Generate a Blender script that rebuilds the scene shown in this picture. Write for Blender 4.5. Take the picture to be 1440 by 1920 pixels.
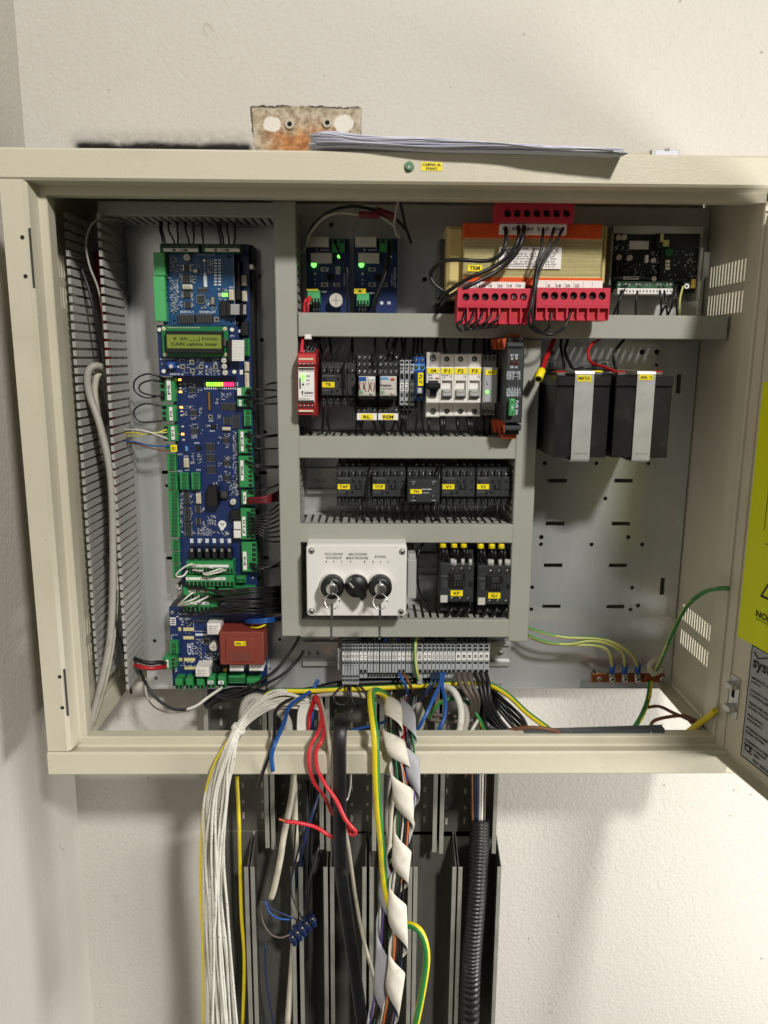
import bpy, bmesh, math, random
from mathutils import Vector, Matrix
random.seed(7)
for o in list(bpy.data.objects): bpy.data.objects.remove(o)
S = bpy.context.scene
COL = S.collection
# ---------------------------------------------------------------- camera
F = 1443.0
CAM = Vector((0, 0, 1.5))
PITCH, YAW, ROLL = math.radians(11.3), math.radians(-1.0), math.radians(0.40)
ROT = Matrix.Rotation(YAW, 3, 'Z') @ Matrix.Rotation(math.pi/2 - PITCH, 3, 'X') @ Matrix.Rotation(ROLL, 3, 'Z')
cd = bpy.data.cameras.new('camera'); cam = bpy.data.objects.new('camera', cd); COL.objects.link(cam)
cam.matrix_world = Matrix.Translation(CAM) @ ROT.to_4x4()
cd.sensor_fit = 'VERTICAL'; cd.sensor_height = 24.0; cd.lens = F/1920*24.0
cd.clip_start = 0.02; cd.clip_end = 60
S.camera = cam
S.render.resolution_x, S.render.resolution_y = 768, 1024
# ---------------------------------------------------------------- light
world = bpy.data.worlds.new('World'); S.world = world; world.use_nodes = True
bg = world.node_tree.nodes['Background']
bg.inputs[0].default_value = (1.0, 0.975, 0.94, 1); bg.inputs[1].default_value = 0.035
def area(name, loc, target, size, power, col):
    l = bpy.data.lights.new(name, 'AREA'); l.shape = 'DISK'; l.size = size; l.energy = power; l.color = col
    o = bpy.data.objects.new(name, l); COL.objects.link(o); o.location = loc
    o.rotation_euler = (Vector(target) - Vector(loc)).to_track_quat('-Z', 'Y').to_euler()
    return o
area('ceiling_lamp', (1.20, -2.0, 1.5+2.10), (-0.1, 1.0, 1.4), 0.34, 128, (1.0, 0.968, 0.92))
area('room_lamp', (1.55, 0.28, 1.5-0.60), (0.60, 1.07, 0.72), 0.60, 28, (1.0, 0.98, 0.95))
S.view_settings.view_transform = 'Standard'; S.view_settings.look = 'None'
S.view_settings.exposure = 0.17; S.view_settings.gamma = 1.0
S.render.engine = 'CYCLES'
# ---------------------------------------------------------------- helpers
def at(px, py, Y):
    d = ROT @ Vector(((px-720)/F, -(py-960)/F, -1))
    return CAM + d*(Y/d.y)
def lin(h):
    h = h.lstrip('#'); r = []
    for i in (0, 2, 4):
        c = int(h[i:i+2], 16)/255; r.append(c/12.92 if c <= .04045 else ((c+.055)/1.055)**2.4)
    return tuple(r)+(1,)
M = {}
def mat(name, col, rough=.5, metal=0., var=.06, vs=60, bump=0., bs=400, emit=0, spec=.5, alpha=1, coat=0, trans=0, rvar=.1):
    m = bpy.data.materials.new(name); m.use_nodes = True; nt = m.node_tree; N = nt.nodes; L = nt.links
    b = N['Principled BSDF']; c = lin(col) if isinstance(col, str) else tuple(col)+(1,)
    b.inputs['Metallic'].default_value = metal; b.inputs['Specular IOR Level'].default_value = spec
    b.inputs['Coat Weight'].default_value = coat; b.inputs['Transmission Weight'].default_value = trans
    b.inputs['Alpha'].default_value = alpha
    tc = N.new('ShaderNodeTexCoord'); no = N.new('ShaderNodeTexNoise'); no.inputs['Scale'].default_value = vs
    no.inputs['Detail'].default_value = 5; L.new(tc.outputs['Object'], no.inputs['Vector'])
    mx = N.new('ShaderNodeMix'); mx.data_type = 'RGBA'
    mx.inputs[6].default_value = tuple(max(0, x*(1-var)) for x in c[:3])+(1,)
    mx.inputs[7].default_value = tuple(min(1, x*(1+var)) for x in c[:3])+(1,)
    L.new(no.outputs['Fac'], mx.inputs[0]); L.new(mx.outputs[2], b.inputs['Base Color'])
    mr = N.new('ShaderNodeMapRange'); mr.inputs[3].default_value = max(.02, rough-rvar); mr.inputs[4].default_value = min(1, rough+rvar)
    L.new(no.outputs['Fac'], mr.inputs[0]); L.new(mr.outputs[0], b.inputs['Roughness'])
    if bump:
        n2 = N.new('ShaderNodeTexNoise'); n2.inputs['Scale'].default_value = bs; n2.inputs['Detail'].default_value = 2
        L.new(tc.outputs['Object'], n2.inputs['Vector'])
        bp = N.new('ShaderNodeBump'); bp.inputs['Strength'].default_value = bump; bp.inputs['Distance'].default_value = .001
        L.new(n2.outputs['Fac'], bp.inputs['Height']); L.new(bp.outputs[0], b.inputs['Normal'])
    if emit:
        b.inputs['Emission Color'].default_value = c; b.inputs['Emission Strength'].default_value = emit
    M[name] = m; return m
WLOC = {}
def wl(o): return WLOC.get(o.name, Vector((0, 0, 0))) if o else Vector((0, 0, 0))
def put(name, mesh, mats, parent=None, loc=None, rot=None, scale=None):
    """link a mesh object; verts are relative to loc (world); parent offset is removed"""
    o = bpy.data.objects.new(name, mesh); COL.objects.link(o)
    if mats is not None and not mesh.materials:
        for m in (mats if isinstance(mats, (list, tuple)) else [mats]): mesh.materials.append(M[m] if isinstance(m, str) else m)
    loc = Vector(loc) if loc is not None else Vector((0, 0, 0))
    WLOC[o.name] = loc
    o.location = loc - wl(parent)
    if parent: o.parent = parent
    if rot is not None: o.rotation_euler = rot
    if scale is not None: o.scale = scale
    return o
def tag(o, label, cat, group=None, kind=None):
    o['label'] = label; o['category'] = cat
    if group: o['group'] = group
    if kind: o['kind'] = kind
    return o
def thing(name, label, cat, loc, group=None):
    o = bpy.data.objects.new(name, None); COL.objects.link(o); o.empty_display_size = .02
    o.location = loc; WLOC[o.name] = Vector(loc); return tag(o, label, cat, group)
class MB:
    def __init__(s): s.v = []; s.f = []; s.m = []; s.sm = []
    def face(s, idx, mi=0, sm=False): s.f.append(idx); s.m.append(mi); s.sm.append(sm)
    def box(s, x0, x1, y0, y1, z0, z1, mi=0, c=0.):
        """axis box, front is y0 (towards the camera); c chamfers the front edges"""
        n = len(s.v); c = min(c, (x1-x0)*.4, (z1-z0)*.4, (y1-y0)*.8)
        if c > 0:
            for (y, i) in ((y1, 0), (y0+c, 0), (y0, c)):
                s.v += [(x0+i, y, z0+i), (x1-i, y, z0+i), (x1-i, y, z1-i), (x0+i, y, z1-i)]
            for k in (0, 4):
                for j in range(4):
                    a = n+k+j; b = n+k+(j+1) % 4; s.face((a, b, b+4, a+4), mi)
            s.face((n+8, n+9, n+10, n+11), mi); s.face((n+3, n+2, n+1, n), mi)
        else:
            s.v += [(x0, y0, z0), (x1, y0, z0), (x1, y0, z1), (x0, y0, z1), (x0, y1, z0), (x1, y1, z0), (x1, y1, z1), (x0, y1, z1)]
            for q in ((0, 1, 2, 3), (5, 4, 7, 6), (4, 0, 3, 7), (1, 5, 6, 2), (3, 2, 6, 7), (4, 5, 1, 0)): s.face(tuple(n+i for i in q), mi)
        return s
    def cyl(s, cx, cz, r, y0, y1, n=16, mi=0, r2=None, c=0.):
        """cylinder along Y, front y0; r2 = front radius"""
        r2 = r if r2 is None else r2; b = len(s.v)
        rings = [(y1, r), (y0+c, r2), (y0, r2-c)] if c else [(y1, r), (y0, r2)]
        for (y, rr) in rings:
            for k in range(n): a = 2*math.pi*k/n; s.v.append((cx+rr*math.cos(a), y, cz+rr*math.sin(a)))
        for q in range(len(rings)-1):
            for k in range(n):
                i = b+q*n+k; j = b+q*n+(k+1) % n; s.face((i, j, j+n, i+n), mi, True)
        s.face(tuple(b+(len(rings)-1)*n+k for k in range(n)), mi)
        s.face(tuple(b+k for k in reversed(range(n))), mi)
        return s
    def lathe(s, cx, cz, prof, n=24, mi=0):
        b = len(s.v)
        for (y, rr) in prof:
            for k in range(n): a = 2*math.pi*k/n; s.v.append((cx+rr*math.cos(a), y, cz+rr*math.sin(a)))
        for q in range(len(prof)-1):
            for k in range(n):
                i = b+q*n+k; j = b+q*n+(k+1) % n; s.face((i, j, j+n, i+n), mi, True)
        s.face(tuple(b+(len(prof)-1)*n+k for k in range(n)), mi)
        return s
    def prism(s, poly, y0, y1, mi=0):
        """polygon of (x,z), extruded from y0 (front) to y1"""
        n = len(poly); b = len(s.v)
        s.v += [(x, y0, z) for x, z in poly]+[(x, y1, z) for x, z in poly]
        s.face(tuple(range(b, b+n)), mi); s.face(tuple(reversed(range(b+n, b+2*n))), mi)
        for k in range(n): s.face((b+k, b+n+k, b+n+(k+1) % n, b+(k+1) % n), mi)
        return s
    def prismx(s, poly, x0, x1, mi=0):
        """polygon of (y,z), extruded along X"""
        n = len(poly); b = len(s.v)
        s.v += [(x0, y, z) for y, z in poly]+[(x1, y, z) for y, z in poly]
        s.face(tuple(range(b, b+n)), mi); s.face(tuple(reversed(range(b+n, b+2*n))), mi)
        for k in range(n): s.face((b+k, b+(k+1) % n, b+n+(k+1) % n, b+n+k), mi)
        return s
    def prismz(s, poly, z0, z1, mi=0):
        n = len(poly); b = len(s.v)
        s.v += [(x, y, z0) for x, y in poly]+[(x, y, z1) for x, y in poly]
        s.face(tuple(range(b, b+n)), mi); s.face(tuple(reversed(range(b+n, b+2*n))), mi)
        for k in range(n): s.face((b+k, b+n+k, b+n+(k+1) % n, b+(k+1) % n), mi)
        return s
    def tube(s, pts, r, n=8, mi=0, stripe=None, rf=None, fl=1.0, twist=0.):
        """tube along points; stripe=(mi2,count,turns per point); rf(i)=radius factor; fl=flatten"""
        b = len(s.v); N = len(pts); t0 = (pts[1]-pts[0]).normalized()
        up = Vector((0, 0, 1)) if abs(t0.z) < .9 else Vector((1, 0, 0))
        u = (up - t0*up.dot(t0)).normalized(); tp = t0
        for i in range(N):
            t = (pts[min(i+1, N-1)]-pts[max(i-1, 0)])
            t = t.normalized() if t.length > 1e-9 else tp
            u = (u - t*u.dot(t)); u = u.normalized() if u.length > 1e-9 else t.orthogonal().normalized()
            w = t.cross(u); tp = t; rr = r*(rf(i) if rf else 1)
            for k in range(n):
                a = 2*math.pi*k/n + twist*i; s.v.append(tuple(pts[i]+(u*math.cos(a)+w*math.sin(a)*fl)*rr))
        for i in range(N-1):
            for k in range(n):
                m_ = mi
                if stripe and ((k + int(stripe[2]*i) + (stripe[3] if len(stripe) > 3 else 0)) % n) < stripe[1]: m_ = stripe[0]
                p = b+i*n+k; q = b+i*n+(k+1) % n; s.face((p, q, q+n, p+n), m_, True)
        s.face(tuple(b+k for k in reversed(range(n))), mi); s.face(tuple(b+(N-1)*n+k for k in range(n)), mi)
        return s
    def mesh(s, name, off=(0, 0, 0), fix=True):
        me = bpy.data.meshes.new(name); ox, oy, oz = off
        me.from_pydata([(x-ox, y-oy, z-oz) for x, y, z in s.v], [], s.f)
        me.polygons.foreach_set('material_index', s.m); me.polygons.foreach_set('use_smooth', s.sm)
        if fix:
            bm = bmesh.new(); bm.from_mesh(me); bmesh.ops.recalc_face_normals(bm, faces=bm.faces[:]); bm.to_mesh(me); bm.free()
        me.update(); return me
    def build(s, name, mats, parent=None):
        c = wl(parent) if parent else Vector((0, 0, 0))
        if not parent:
            xs = [v[0] for v in s.v]; ys = [v[1] for v in s.v]; zs = [v[2] for v in s.v]
            c = Vector(((min(xs)+max(xs))/2, (min(ys)+max(ys))/2, min(zs)))
        return put(name, s.mesh(name, c), mats, parent, c)
def smooth(pts, k=6):
    """Catmull-Rom through points"""
    P = [pts[0]*2-pts[1]]+list(pts)+[pts[-1]*2-pts[-2]]; out = []
    for i in range(1, len(P)-2):
        a, b, c, d = P[i-1:i+3]
        for j in range(k):
            t = j/k
            out.append(.5*((2*b)+(c-a)*t+(2*a-5*b+4*c-d)*t*t+(3*b-a-3*c+d)*t**3))
    out.append(P[-2]); return out
def zm(z, x, y): return (z[0]+x/z[2], z[1]+y/z[2])
def _w(): pass
def wire(name, label, cat, pts, r, m, z=(0, 0, 1), group=None, n=8, k=6, parent=None, **kw):
    """pts in (zoomed) picture pixels with the depth Y of every point"""
    P = smooth([at(*zm(z, p[0], p[1]), p[2]) for p in pts], k)
    o = MB().tube(P, r, n, **kw).build(name, m, parent)
    if not parent: tag(o, label, cat, group)
    return o
def holed(outer, holes, th, mapf):
    """flat sheet with real holes. outer/holes: lists of (u,v); mapf(u,v,w) -> point"""
    cu = bpy.data.curves.new('sheet', 'CURVE'); cu.dimensions = '2D'; cu.fill_mode = 'BOTH'; cu.extrude = th/2
    for poly in [outer]+list(holes):
        sp = cu.splines.new('POLY'); sp.points.add(len(poly)-1)
        for p, q in zip(sp.points, poly): p.co = (q[0], q[1], 0, 1)
        sp.use_cyclic_u = True
    ob = bpy.data.objects.new('tmp', cu); me = bpy.data.meshes.new_from_object(ob)
    bpy.data.objects.remove(ob); bpy.data.curves.remove(cu)
    for v in me.vertices: v.co = mapf(v.co.x, v.co.y, v.co.z)
    me.materials.clear()
    for p in me.polygons: p.material_index = 0; p.use_smooth = False
    bm = bmesh.new(); bm.from_mesh(me); bmesh.ops.remove_doubles(bm, verts=bm.verts[:], dist=1e-6)
    bmesh.ops.recalc_face_normals(bm, faces=bm.faces[:]); bm.to_mesh(me); bm.free()
    me.update(); return me
def circ(cx, cy, r, n=14): return [(cx+r*math.cos(2*math.pi*k/n), cy+r*math.sin(2*math.pi*k/n)) for k in range(n)]
def rectp(x0, x1, y0, y1): return [(x0, y0), (x1, y0), (x1, y1), (x0, y1)]
def textverts(s, rot=0):
    cu = bpy.data.curves.new('t', 'FONT'); cu.body = s; cu.size = 1; cu.resolution_u = 2; cu.offset = .022
    ob = bpy.data.objects.new('t', cu); me = bpy.data.meshes.new_from_object(ob)
    bpy.data.objects.remove(ob); bpy.data.curves.remove(cu)
    for v in me.vertices:
        x, y = v.co.x, v.co.y
        if rot == 90: x, y = -y, x
        elif rot == -90: x, y = y, -x
        elif rot == 180: x, y = -x, -y
        v.co.x, v.co.y = x, y
    return me
def textmesh(s, rot, X0, X1, Z0, Z1, Y, bold=0):
    me = textverts(s, rot)
    if not len(me.vertices): return me
    xs = [v.co.x for v in me.vertices]; ys = [v.co.y for v in me.vertices]
    ax, bx, ay, by = min(xs), max(xs), min(ys), max(ys)
    for v in me.vertices:
        v.co = (X0+(v.co.x-ax)/(bx-ax+1e-9)*(X1-X0), Y, Z0+(v.co.y-ay)/(by-ay+1e-9)*(Z1-Z0))
    return me
class D:
    """a device: an Empty at its base and parts given in (zoomed) picture pixels at a depth"""
    def __init__(s, name, label, cat, z, base, group=None):
        s.z = z; p = at(*zm(z, base[0], base[1]), base[2]); s.o = thing(name, label, cat, p, group)
    def R(s, x0, y0, x1, y1, Y):
        z = s.z; mx, my = (x0+x1)/2, (y0+y1)/2
        return (at(*zm(z, x0, my), Y).x, at(*zm(z, x1, my), Y).x, at(*zm(z, mx, y1), Y).z, at(*zm(z, mx, y0), Y).z)
    def P(s, x, y, Y): return at(*zm(s.z, x, y), Y)
    def px(s, Y): return Y/F/s.z[2]*1.02
    def box(s, nm, x0, y0, x1, y1, Yf, Yb, m, parent=None, c=.0008):
        a, b, lo, hi = s.R(x0, y0, x1, y1, Yf)
        return MB().box(a, b, Yf, Yb, lo, hi, 0, c).build(nm, m, parent or s.o)
    def boxes(s, nm, rects, Yf, Yb, m, parent=None, c=.0003, stuff=False):
        q = MB()
        for r in rects:
            a, b, lo, hi = s.R(*r[:4], Yf); q.box(a, b, Yf, Yb, lo, hi, r[4] if len(r) > 4 else 0, c)
        o = q.build(nm, m, parent or s.o)
        if stuff: o['kind'] = 'stuff'
        return o
    def cyl(s, nm, cx, cy, r, Yf, Yb, m, parent=None, n=18, c=.0005):
        p = s.P(cx, cy, Yf); return MB().cyl(p.x, p.z, r*s.px(Yf), Yf, Yb, n, 0, None, c).build(nm, m, parent or s.o)
    def text(s, t, x0, y0, x1, y1, Y, m='ink', parent=None, rot=0, nm='lettering'):
        a, b, lo, hi = s.R(x0, y0, x1, y1, Y); me = textmesh(t, rot, a, b, lo, hi, Y-.00025)
        pa = parent or s.o; w = wl(pa)
        for v in me.vertices: v.co -= w
        return put(nm, me, m, pa, w)
    def screw(s, cx, cy, r, Y, parent=None, kind='a', nm='screw'):
        return put(nm, screw_mesh(kind), None, parent or s.o, s.P(cx, cy, Y), (0, random.uniform(0, 3), 0), (r*s.px(Y),)*3)
    def sticker(s, t, x0, y0, x1, y1, Y, parent=None, m='yellow_tape', rot=0, pad=.18, ink='ink', nm='label_sticker'):
        b = s.box(nm, x0, y0, x1, y1, Y-.0004, Y+.0003, m, parent, 0)
        if t:
            w, h = x1-x0, y1-y0; fx = {1: .38, 2: .27, 3: .15}.get(len(t), .06); px_, py_ = (fx*w, .2*h) if not rot else (.2*w, fx*h)
            s.text(t, x0+px_, y0+py_, x1-px_, y1-py_, Y-.0004, ink, b, rot)
        return b
    def wire(s, pts, r, m, nm='wire', **kw): return wire(nm, '', '', pts, r, m, s.z, parent=s.o, **kw)
SM = {}
def screw_mesh(kind):
    """unit-radius screw, front at y=0: 'a' bright cross screw in a dark collar, 'h' dark hole, 'p' plain pan head"""
    if kind in SM: return SM[kind]
    q = MB()
    if kind == 'a':
        q.lathe(0, 0, [(.1, 1.0), (-.25, 1.0), (-.25, .74), (-.05, .72)], 14, 0)
        q.lathe(0, 0, [(-.04, .66), (-.22, .62), (-.3, .45)], 12, 1)
        q.box(-.5, .5, -.34, -.28, -.09, .09, 0); q.box(-.09, .09, -.345, -.28, -.5, .5, 0)
        ms = ['black_plastic', 'steel']
    elif kind == 'h':
        q.lathe(0, 0, [(.1, 1.0), (-.2, 1.0), (-.2, .85), (-.02, .8)], 14, 0)
        q.box(-.45, .45, -.08, -.03, -.1, .1, 1)
        ms = ['black_plastic', 'dark_steel']
    else:
        q.lathe(0, 0, [(.3, 1.0), (-.15, 1.0), (-.45, .75), (-.5, .5)], 16, 0)
        q.box(-.6, .6, -.54, -.48, -.1, .1, 1); q.box(-.1, .1, -.545, -.48, -.6, .6, 1)
        ms = ['steel', 'black_plastic']
    me = q.mesh('screw_'+kind)
    for m in ms: me.materials.append(M[m])
    SM[kind] = me; return me
# depths (Y, metres from the camera's plane)
YW, YP, YD, YL, YFR = 1.078, 1.040, 0.955, 0.877, 0.854
ZA = (0, 250, 2.571); ZB = (270, 420, 5.538); ZC = (270, 690, 5.538); ZD = (230, 1000, 4.364); ZE = (540, 360, 4.5)
ZF = (800, 360, 3.789); ZG = (1100, 360, 4.235); ZH = (540, 610, 5.538); ZI = (760, 610, 5.538); ZJ = (540, 840, 3.130)
ZK = (550, 1000, 3.349); ZL = (540, 1170, 3.273); ZM = (980, 620, 4.5); ZN = (960, 860, 3.273); ZO = (80, 1000, 4)
ZP = (360, 1240, 2.323); ZQ = (340, 1560, 2.323); ZR = (440, 1280, 4); Z0 = (0, 0, 1)
# ---------------------------------------------------------------- materials
mat('cabinet_paint', '#C9C3AE', .36, var=.03, vs=8, bump=.22, bs=480, spec=.5)
mat('duct_grey', '#9C9D93', .48, var=.04, vs=20)
mat('duct_grey_side', '#ABAAA5', .5, var=.04, vs=20)
mat('black_plastic', '#141414', .45, var=.1)
mat('dark_plastic', '#2B2D2E', .5, var=.06, bump=.04, bs=900)
mat('mid_plastic', '#3A3D3F', .5, var=.06)
mat('dark_hole', '#050505', .9, var=0)
mat('steel', '#C9C9C6', .28, 1, var=.05)
mat('dark_steel', '#5A5A58', .4, .8, var=.1)
mat('brass', '#B8964A', .35, 1)
mat('copper', '#9A5B3C', .45, .9, var=.25, vs=180)
mat('pcb_blue', '#11285A', .38, var=.08, vs=140, spec=.5)
mat('pcb_blue_dark', '#0A1E4C', .4, var=.1, vs=140)
mat('pcb_light', '#124570', .38, var=.08, vs=140)
mat('pcb_black', '#0C120F', .45, var=.2, vs=150)
mat('term_green', '#2F8A4C', .42, var=.06)
mat('term_green_light', '#4FAE6A', .42, var=.05)
mat('term_green_dark', '#17532D', .5, var=.06)
mat('white_plastic', '#E4E2DB', .42, var=.03)
mat('white_box', '#E0DFDA', .40, var=.015)
mat('cream_plastic', '#D8D0B4', .5, var=.04)
mat('grey_plastic', '#A9A9A6', .45, var=.04)
mat('term_grey', '#A2A6A8', .45, var=.05)
mat('silk', '#CFD6E0', .6, var=.02)
mat('ink', '#15130F', .6, var=.05)
mat('ink_grey', '#6A6A68', .6, var=.05)
mat('paper', '#E6E4DF', .7, var=.02)
mat('sheet_paper', '#D9DAE6', .75, var=.05, vs=25)
mat('yellow_tape', '#F0DC18', .45, var=.04)
mat('yellow_sheet', '#DDE400', .5, var=.03, vs=12)
mat('red_plastic', '#C03044', .38, var=.05)
mat('red_module', '#B63030', .40, var=.05)
mat('orange_plastic', '#A8441A', .45, var=.06)
mat('orange_film', '#D2521C', .28, var=.08)
mat('laminate_dark', '#857C5A', .5, var=.2, vs=300)
mat('laminate', '#DED49A', .24, .0, var=.2, vs=300)
mat('bobbin', '#C9B777', .35, var=.08, spec=.6)
mat('blue_plastic', '#1F4F9A', .4, var=.06)
mat('blue_light', '#5E9AD0', .4, var=.05)
mat('brown_potting', '#7C3327', .5, var=.05)
mat('burgundy', '#6A1420', .5, var=.1)
mat('ptfe', '#C9C5B6', .35, var=.1, alpha=1)
mat('wire_black', '#121213', .42, var=.1, spec=.5)
mat('wire_white', '#DAD7CD', .45, var=.06, vs=200)
mat('wire_grey', '#A7A399', .5, var=.12, vs=90)
mat('wire_dirty', '#B9B2A0', .6, var=.2, vs=70)
mat('wire_red', '#A8161C', .4, var=.08)
mat('wire_red_bright', '#C62A34', .4, var=.06)
mat('wire_blue', '#1B4E94', .42, var=.08)
mat('wire_blue_dark', '#16264E', .45, var=.1)
mat('wire_brown', '#6B4328', .5, var=.1)
mat('wire_taupe', '#5A5048', .5, var=.1)
mat('wire_orange', '#C8642A', .5)
mat('wire_purple', '#5D4A86', .5)
mat('wire_green', '#1E6B3C', .45, var=.08)
mat('wire_yellow', '#D4C22A', .42, var=.08)
mat('earth_yellow', '#DCC81E', .42, var=.12, vs=90)
mat('earth_green', '#2E7D3C', .42, var=.08)
mat('earth_pale', '#B9B96A', .45, var=.08)
mat('tape_white', '#CFC9BB', .75, var=.10, vs=110, bump=.2, bs=700)
mat('tape_grey', '#9C9CA0', .65, var=.14, vs=90, bump=.2, bs=700)
mat('trunk_grey', '#62615A', .5, .2, var=.3, vs=22, bump=.04, bs=200)
mat('trunk_edge', '#8B8A80', .5, .2, var=.22, vs=45)
mat('conduit_black', '#1B1B1B', .38, var=.1)
mat('lcd_green', '#76862F', .35, var=.05)
mat('lcd_board', '#14733F', .4, var=.06)
mat('lcd_ink', '#26331A', .6, var=.0)
mat('clear_label', '#BFBDB6', .5, var=.05)
mat('battery_case', '#111112', .38, var=.12, vs=30)
mat('rating_plate', '#A3A5A6', .42, .3, var=.03)
mat('led_green', (.22, 1, .10), .3, emit=1.6, var=0)
mat('led_green_bright', (.16, 1, .10), .3, emit=2.2, var=0)
mat('led_yellow_green', (.45, 1, .05), .3, emit=2.4, var=0)
mat('led_red', (1, .02, .10), .3, emit=4, var=0)
mat('led_amber', (1, .45, .08), .3, emit=2.5, var=0)
mat('led_off', '#C8C4B8', .3, var=.02)
mat('led_red_off', '#5E1618', .3, var=.02)
def specks(name, scale, lo, hi, col, k, stretch=None):
    """dirt, scuffs or printed marks with a shape of their own, mixed into a material's colour"""
    m = M[name]; nt = m.node_tree; N = nt.nodes; L = nt.links; b = N['Principled BSDF']; src = b.inputs['Base Color'].links[0].from_socket
    tc = N.new('ShaderNodeTexCoord'); n = N.new('ShaderNodeTexNoise'); n.inputs['Scale'].default_value = scale; n.inputs['Detail'].default_value = 4; n.inputs['Roughness'].default_value = .6
    if stretch:
        mp = N.new('ShaderNodeMapping'); mp.inputs['Scale'].default_value = stretch; L.new(tc.outputs['Object'], mp.inputs['Vector']); L.new(mp.outputs[0], n.inputs['Vector'])
    else: L.new(tc.outputs['Object'], n.inputs['Vector'])
    r = N.new('ShaderNodeMapRange'); r.inputs[1].default_value = lo; r.inputs[2].default_value = hi; r.inputs[4].default_value = k; L.new(n.outputs['Fac'], r.inputs[0])
    x = N.new('ShaderNodeMix'); x.data_type = 'RGBA'; L.new(r.outputs[0], x.inputs[0]); L.new(src, x.inputs[6]); x.inputs[7].default_value = lin(col); L.new(x.outputs[2], b.inputs['Base Color'])
specks('cabinet_paint', 5, .55, .72, '#8E8874', .28); specks('cabinet_paint', 150, .70, .74, '#6E6653', .5); specks('cabinet_paint', 40, .66, .76, '#DAD5C6', .35, (1, 1, 12))
mat('wire_printed', '#D8D5CB', .45, var=.08, vs=120); specks('wire_printed', 330, .62, .66, '#2E2C28', .75); specks('wire_printed', 30, .5, .75, '#A79F8C', .5)
for q_ in ('earth_yellow', 'wire_dirty', 'wire_grey', 'wire_white'): specks(q_, 45, .52, .75, '#6E6550', .45)
specks('wire_black', 60, .6, .75, '#4A4844', .35); specks('conduit_black', 70, .58, .72, '#55534C', .5); specks('trunk_grey', 9, .52, .75, '#8C897C', .4, (6, 1, .6)); specks('battery_case', 35, .58, .78, '#45443F', .35); specks('duct_grey', 26, .6, .78, '#6F6D64', .25); specks('duct_grey_side', 40, .58, .76, '#6F6D64', .3)
specks('laminate', 8, .42, .62, '#8F8558', .4, (1, 1, 110)); specks('tape_white', 60, .55, .72, '#8A8372', .4)
def nd(nt, t, **kw):
    n = nt.nodes.new(t)
    for k, v in kw.items(): setattr(n, k, v)
    return n
def galvanized():
    m = bpy.data.materials.new('galvanized'); m.use_nodes = True; nt = m.node_tree; L = nt.links; b = nt.nodes['Principled BSDF']
    b.inputs['Metallic'].default_value = .55
    tc = nd(nt, 'ShaderNodeTexCoord'); n1 = nd(nt, 'ShaderNodeTexNoise'); n1.inputs['Scale'].default_value = 9; n1.inputs['Detail'].default_value = 6
    L.new(tc.outputs['Object'], n1.inputs['Vector'])
    mp = nd(nt, 'ShaderNodeMapping'); mp.inputs['Scale'].default_value = (600, 1, 14); mp.inputs['Rotation'].default_value = (0, .2, 0); L.new(tc.outputs['Object'], mp.inputs['Vector'])
    n2 = nd(nt, 'ShaderNodeTexNoise'); n2.inputs['Scale'].default_value = 1; n2.inputs['Detail'].default_value = 3; L.new(mp.outputs[0], n2.inputs['Vector'])
    v = nd(nt, 'ShaderNodeTexVoronoi'); v.inputs['Scale'].default_value = 160; L.new(tc.outputs['Object'], v.inputs['Vector'])
    mx = nd(nt, 'ShaderNodeMix', data_type='RGBA'); mx.inputs[6].default_value = lin('#B4B7B8'); mx.inputs[7].default_value = lin('#D4D6D5')
    a = nd(nt, 'ShaderNodeMath', operation='ADD'); L.new(n1.outputs['Fac'], a.inputs[0])
    s2 = nd(nt, 'ShaderNodeMath', operation='MULTIPLY_ADD'); s2.inputs[1].default_value = .5; s2.inputs[2].default_value = -.25; L.new(n2.outputs['Fac'], s2.inputs[0]); L.new(s2.outputs[0], a.inputs[1])
    L.new(a.outputs[0], mx.inputs[0]); L.new(mx.outputs[2], b.inputs['Base Color'])
    r = nd(nt, 'ShaderNodeMapRange'); r.inputs[1].default_value = .3; r.inputs[2].default_value = .7; r.inputs[3].default_value = .17; r.inputs[4].default_value = .28
    L.new(n1.outputs['Fac'], r.inputs[0]); L.new(r.outputs[0], b.inputs['Roughness'])
    bp = nd(nt, 'ShaderNodeBump'); bp.inputs['Strength'].default_value = .05; bp.inputs['Distance'].default_value = .001
    L.new(n2.outputs['Fac'], bp.inputs['Height']); L.new(bp.outputs[0], b.inputs['Normal'])
    M['galvanized'] = m
galvanized()
mat('galv_strap', '#BEBFBB', .36, .5, var=.14, vs=45); specks('galv_strap', 30, .55, .72, '#75766F', .4)
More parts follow.
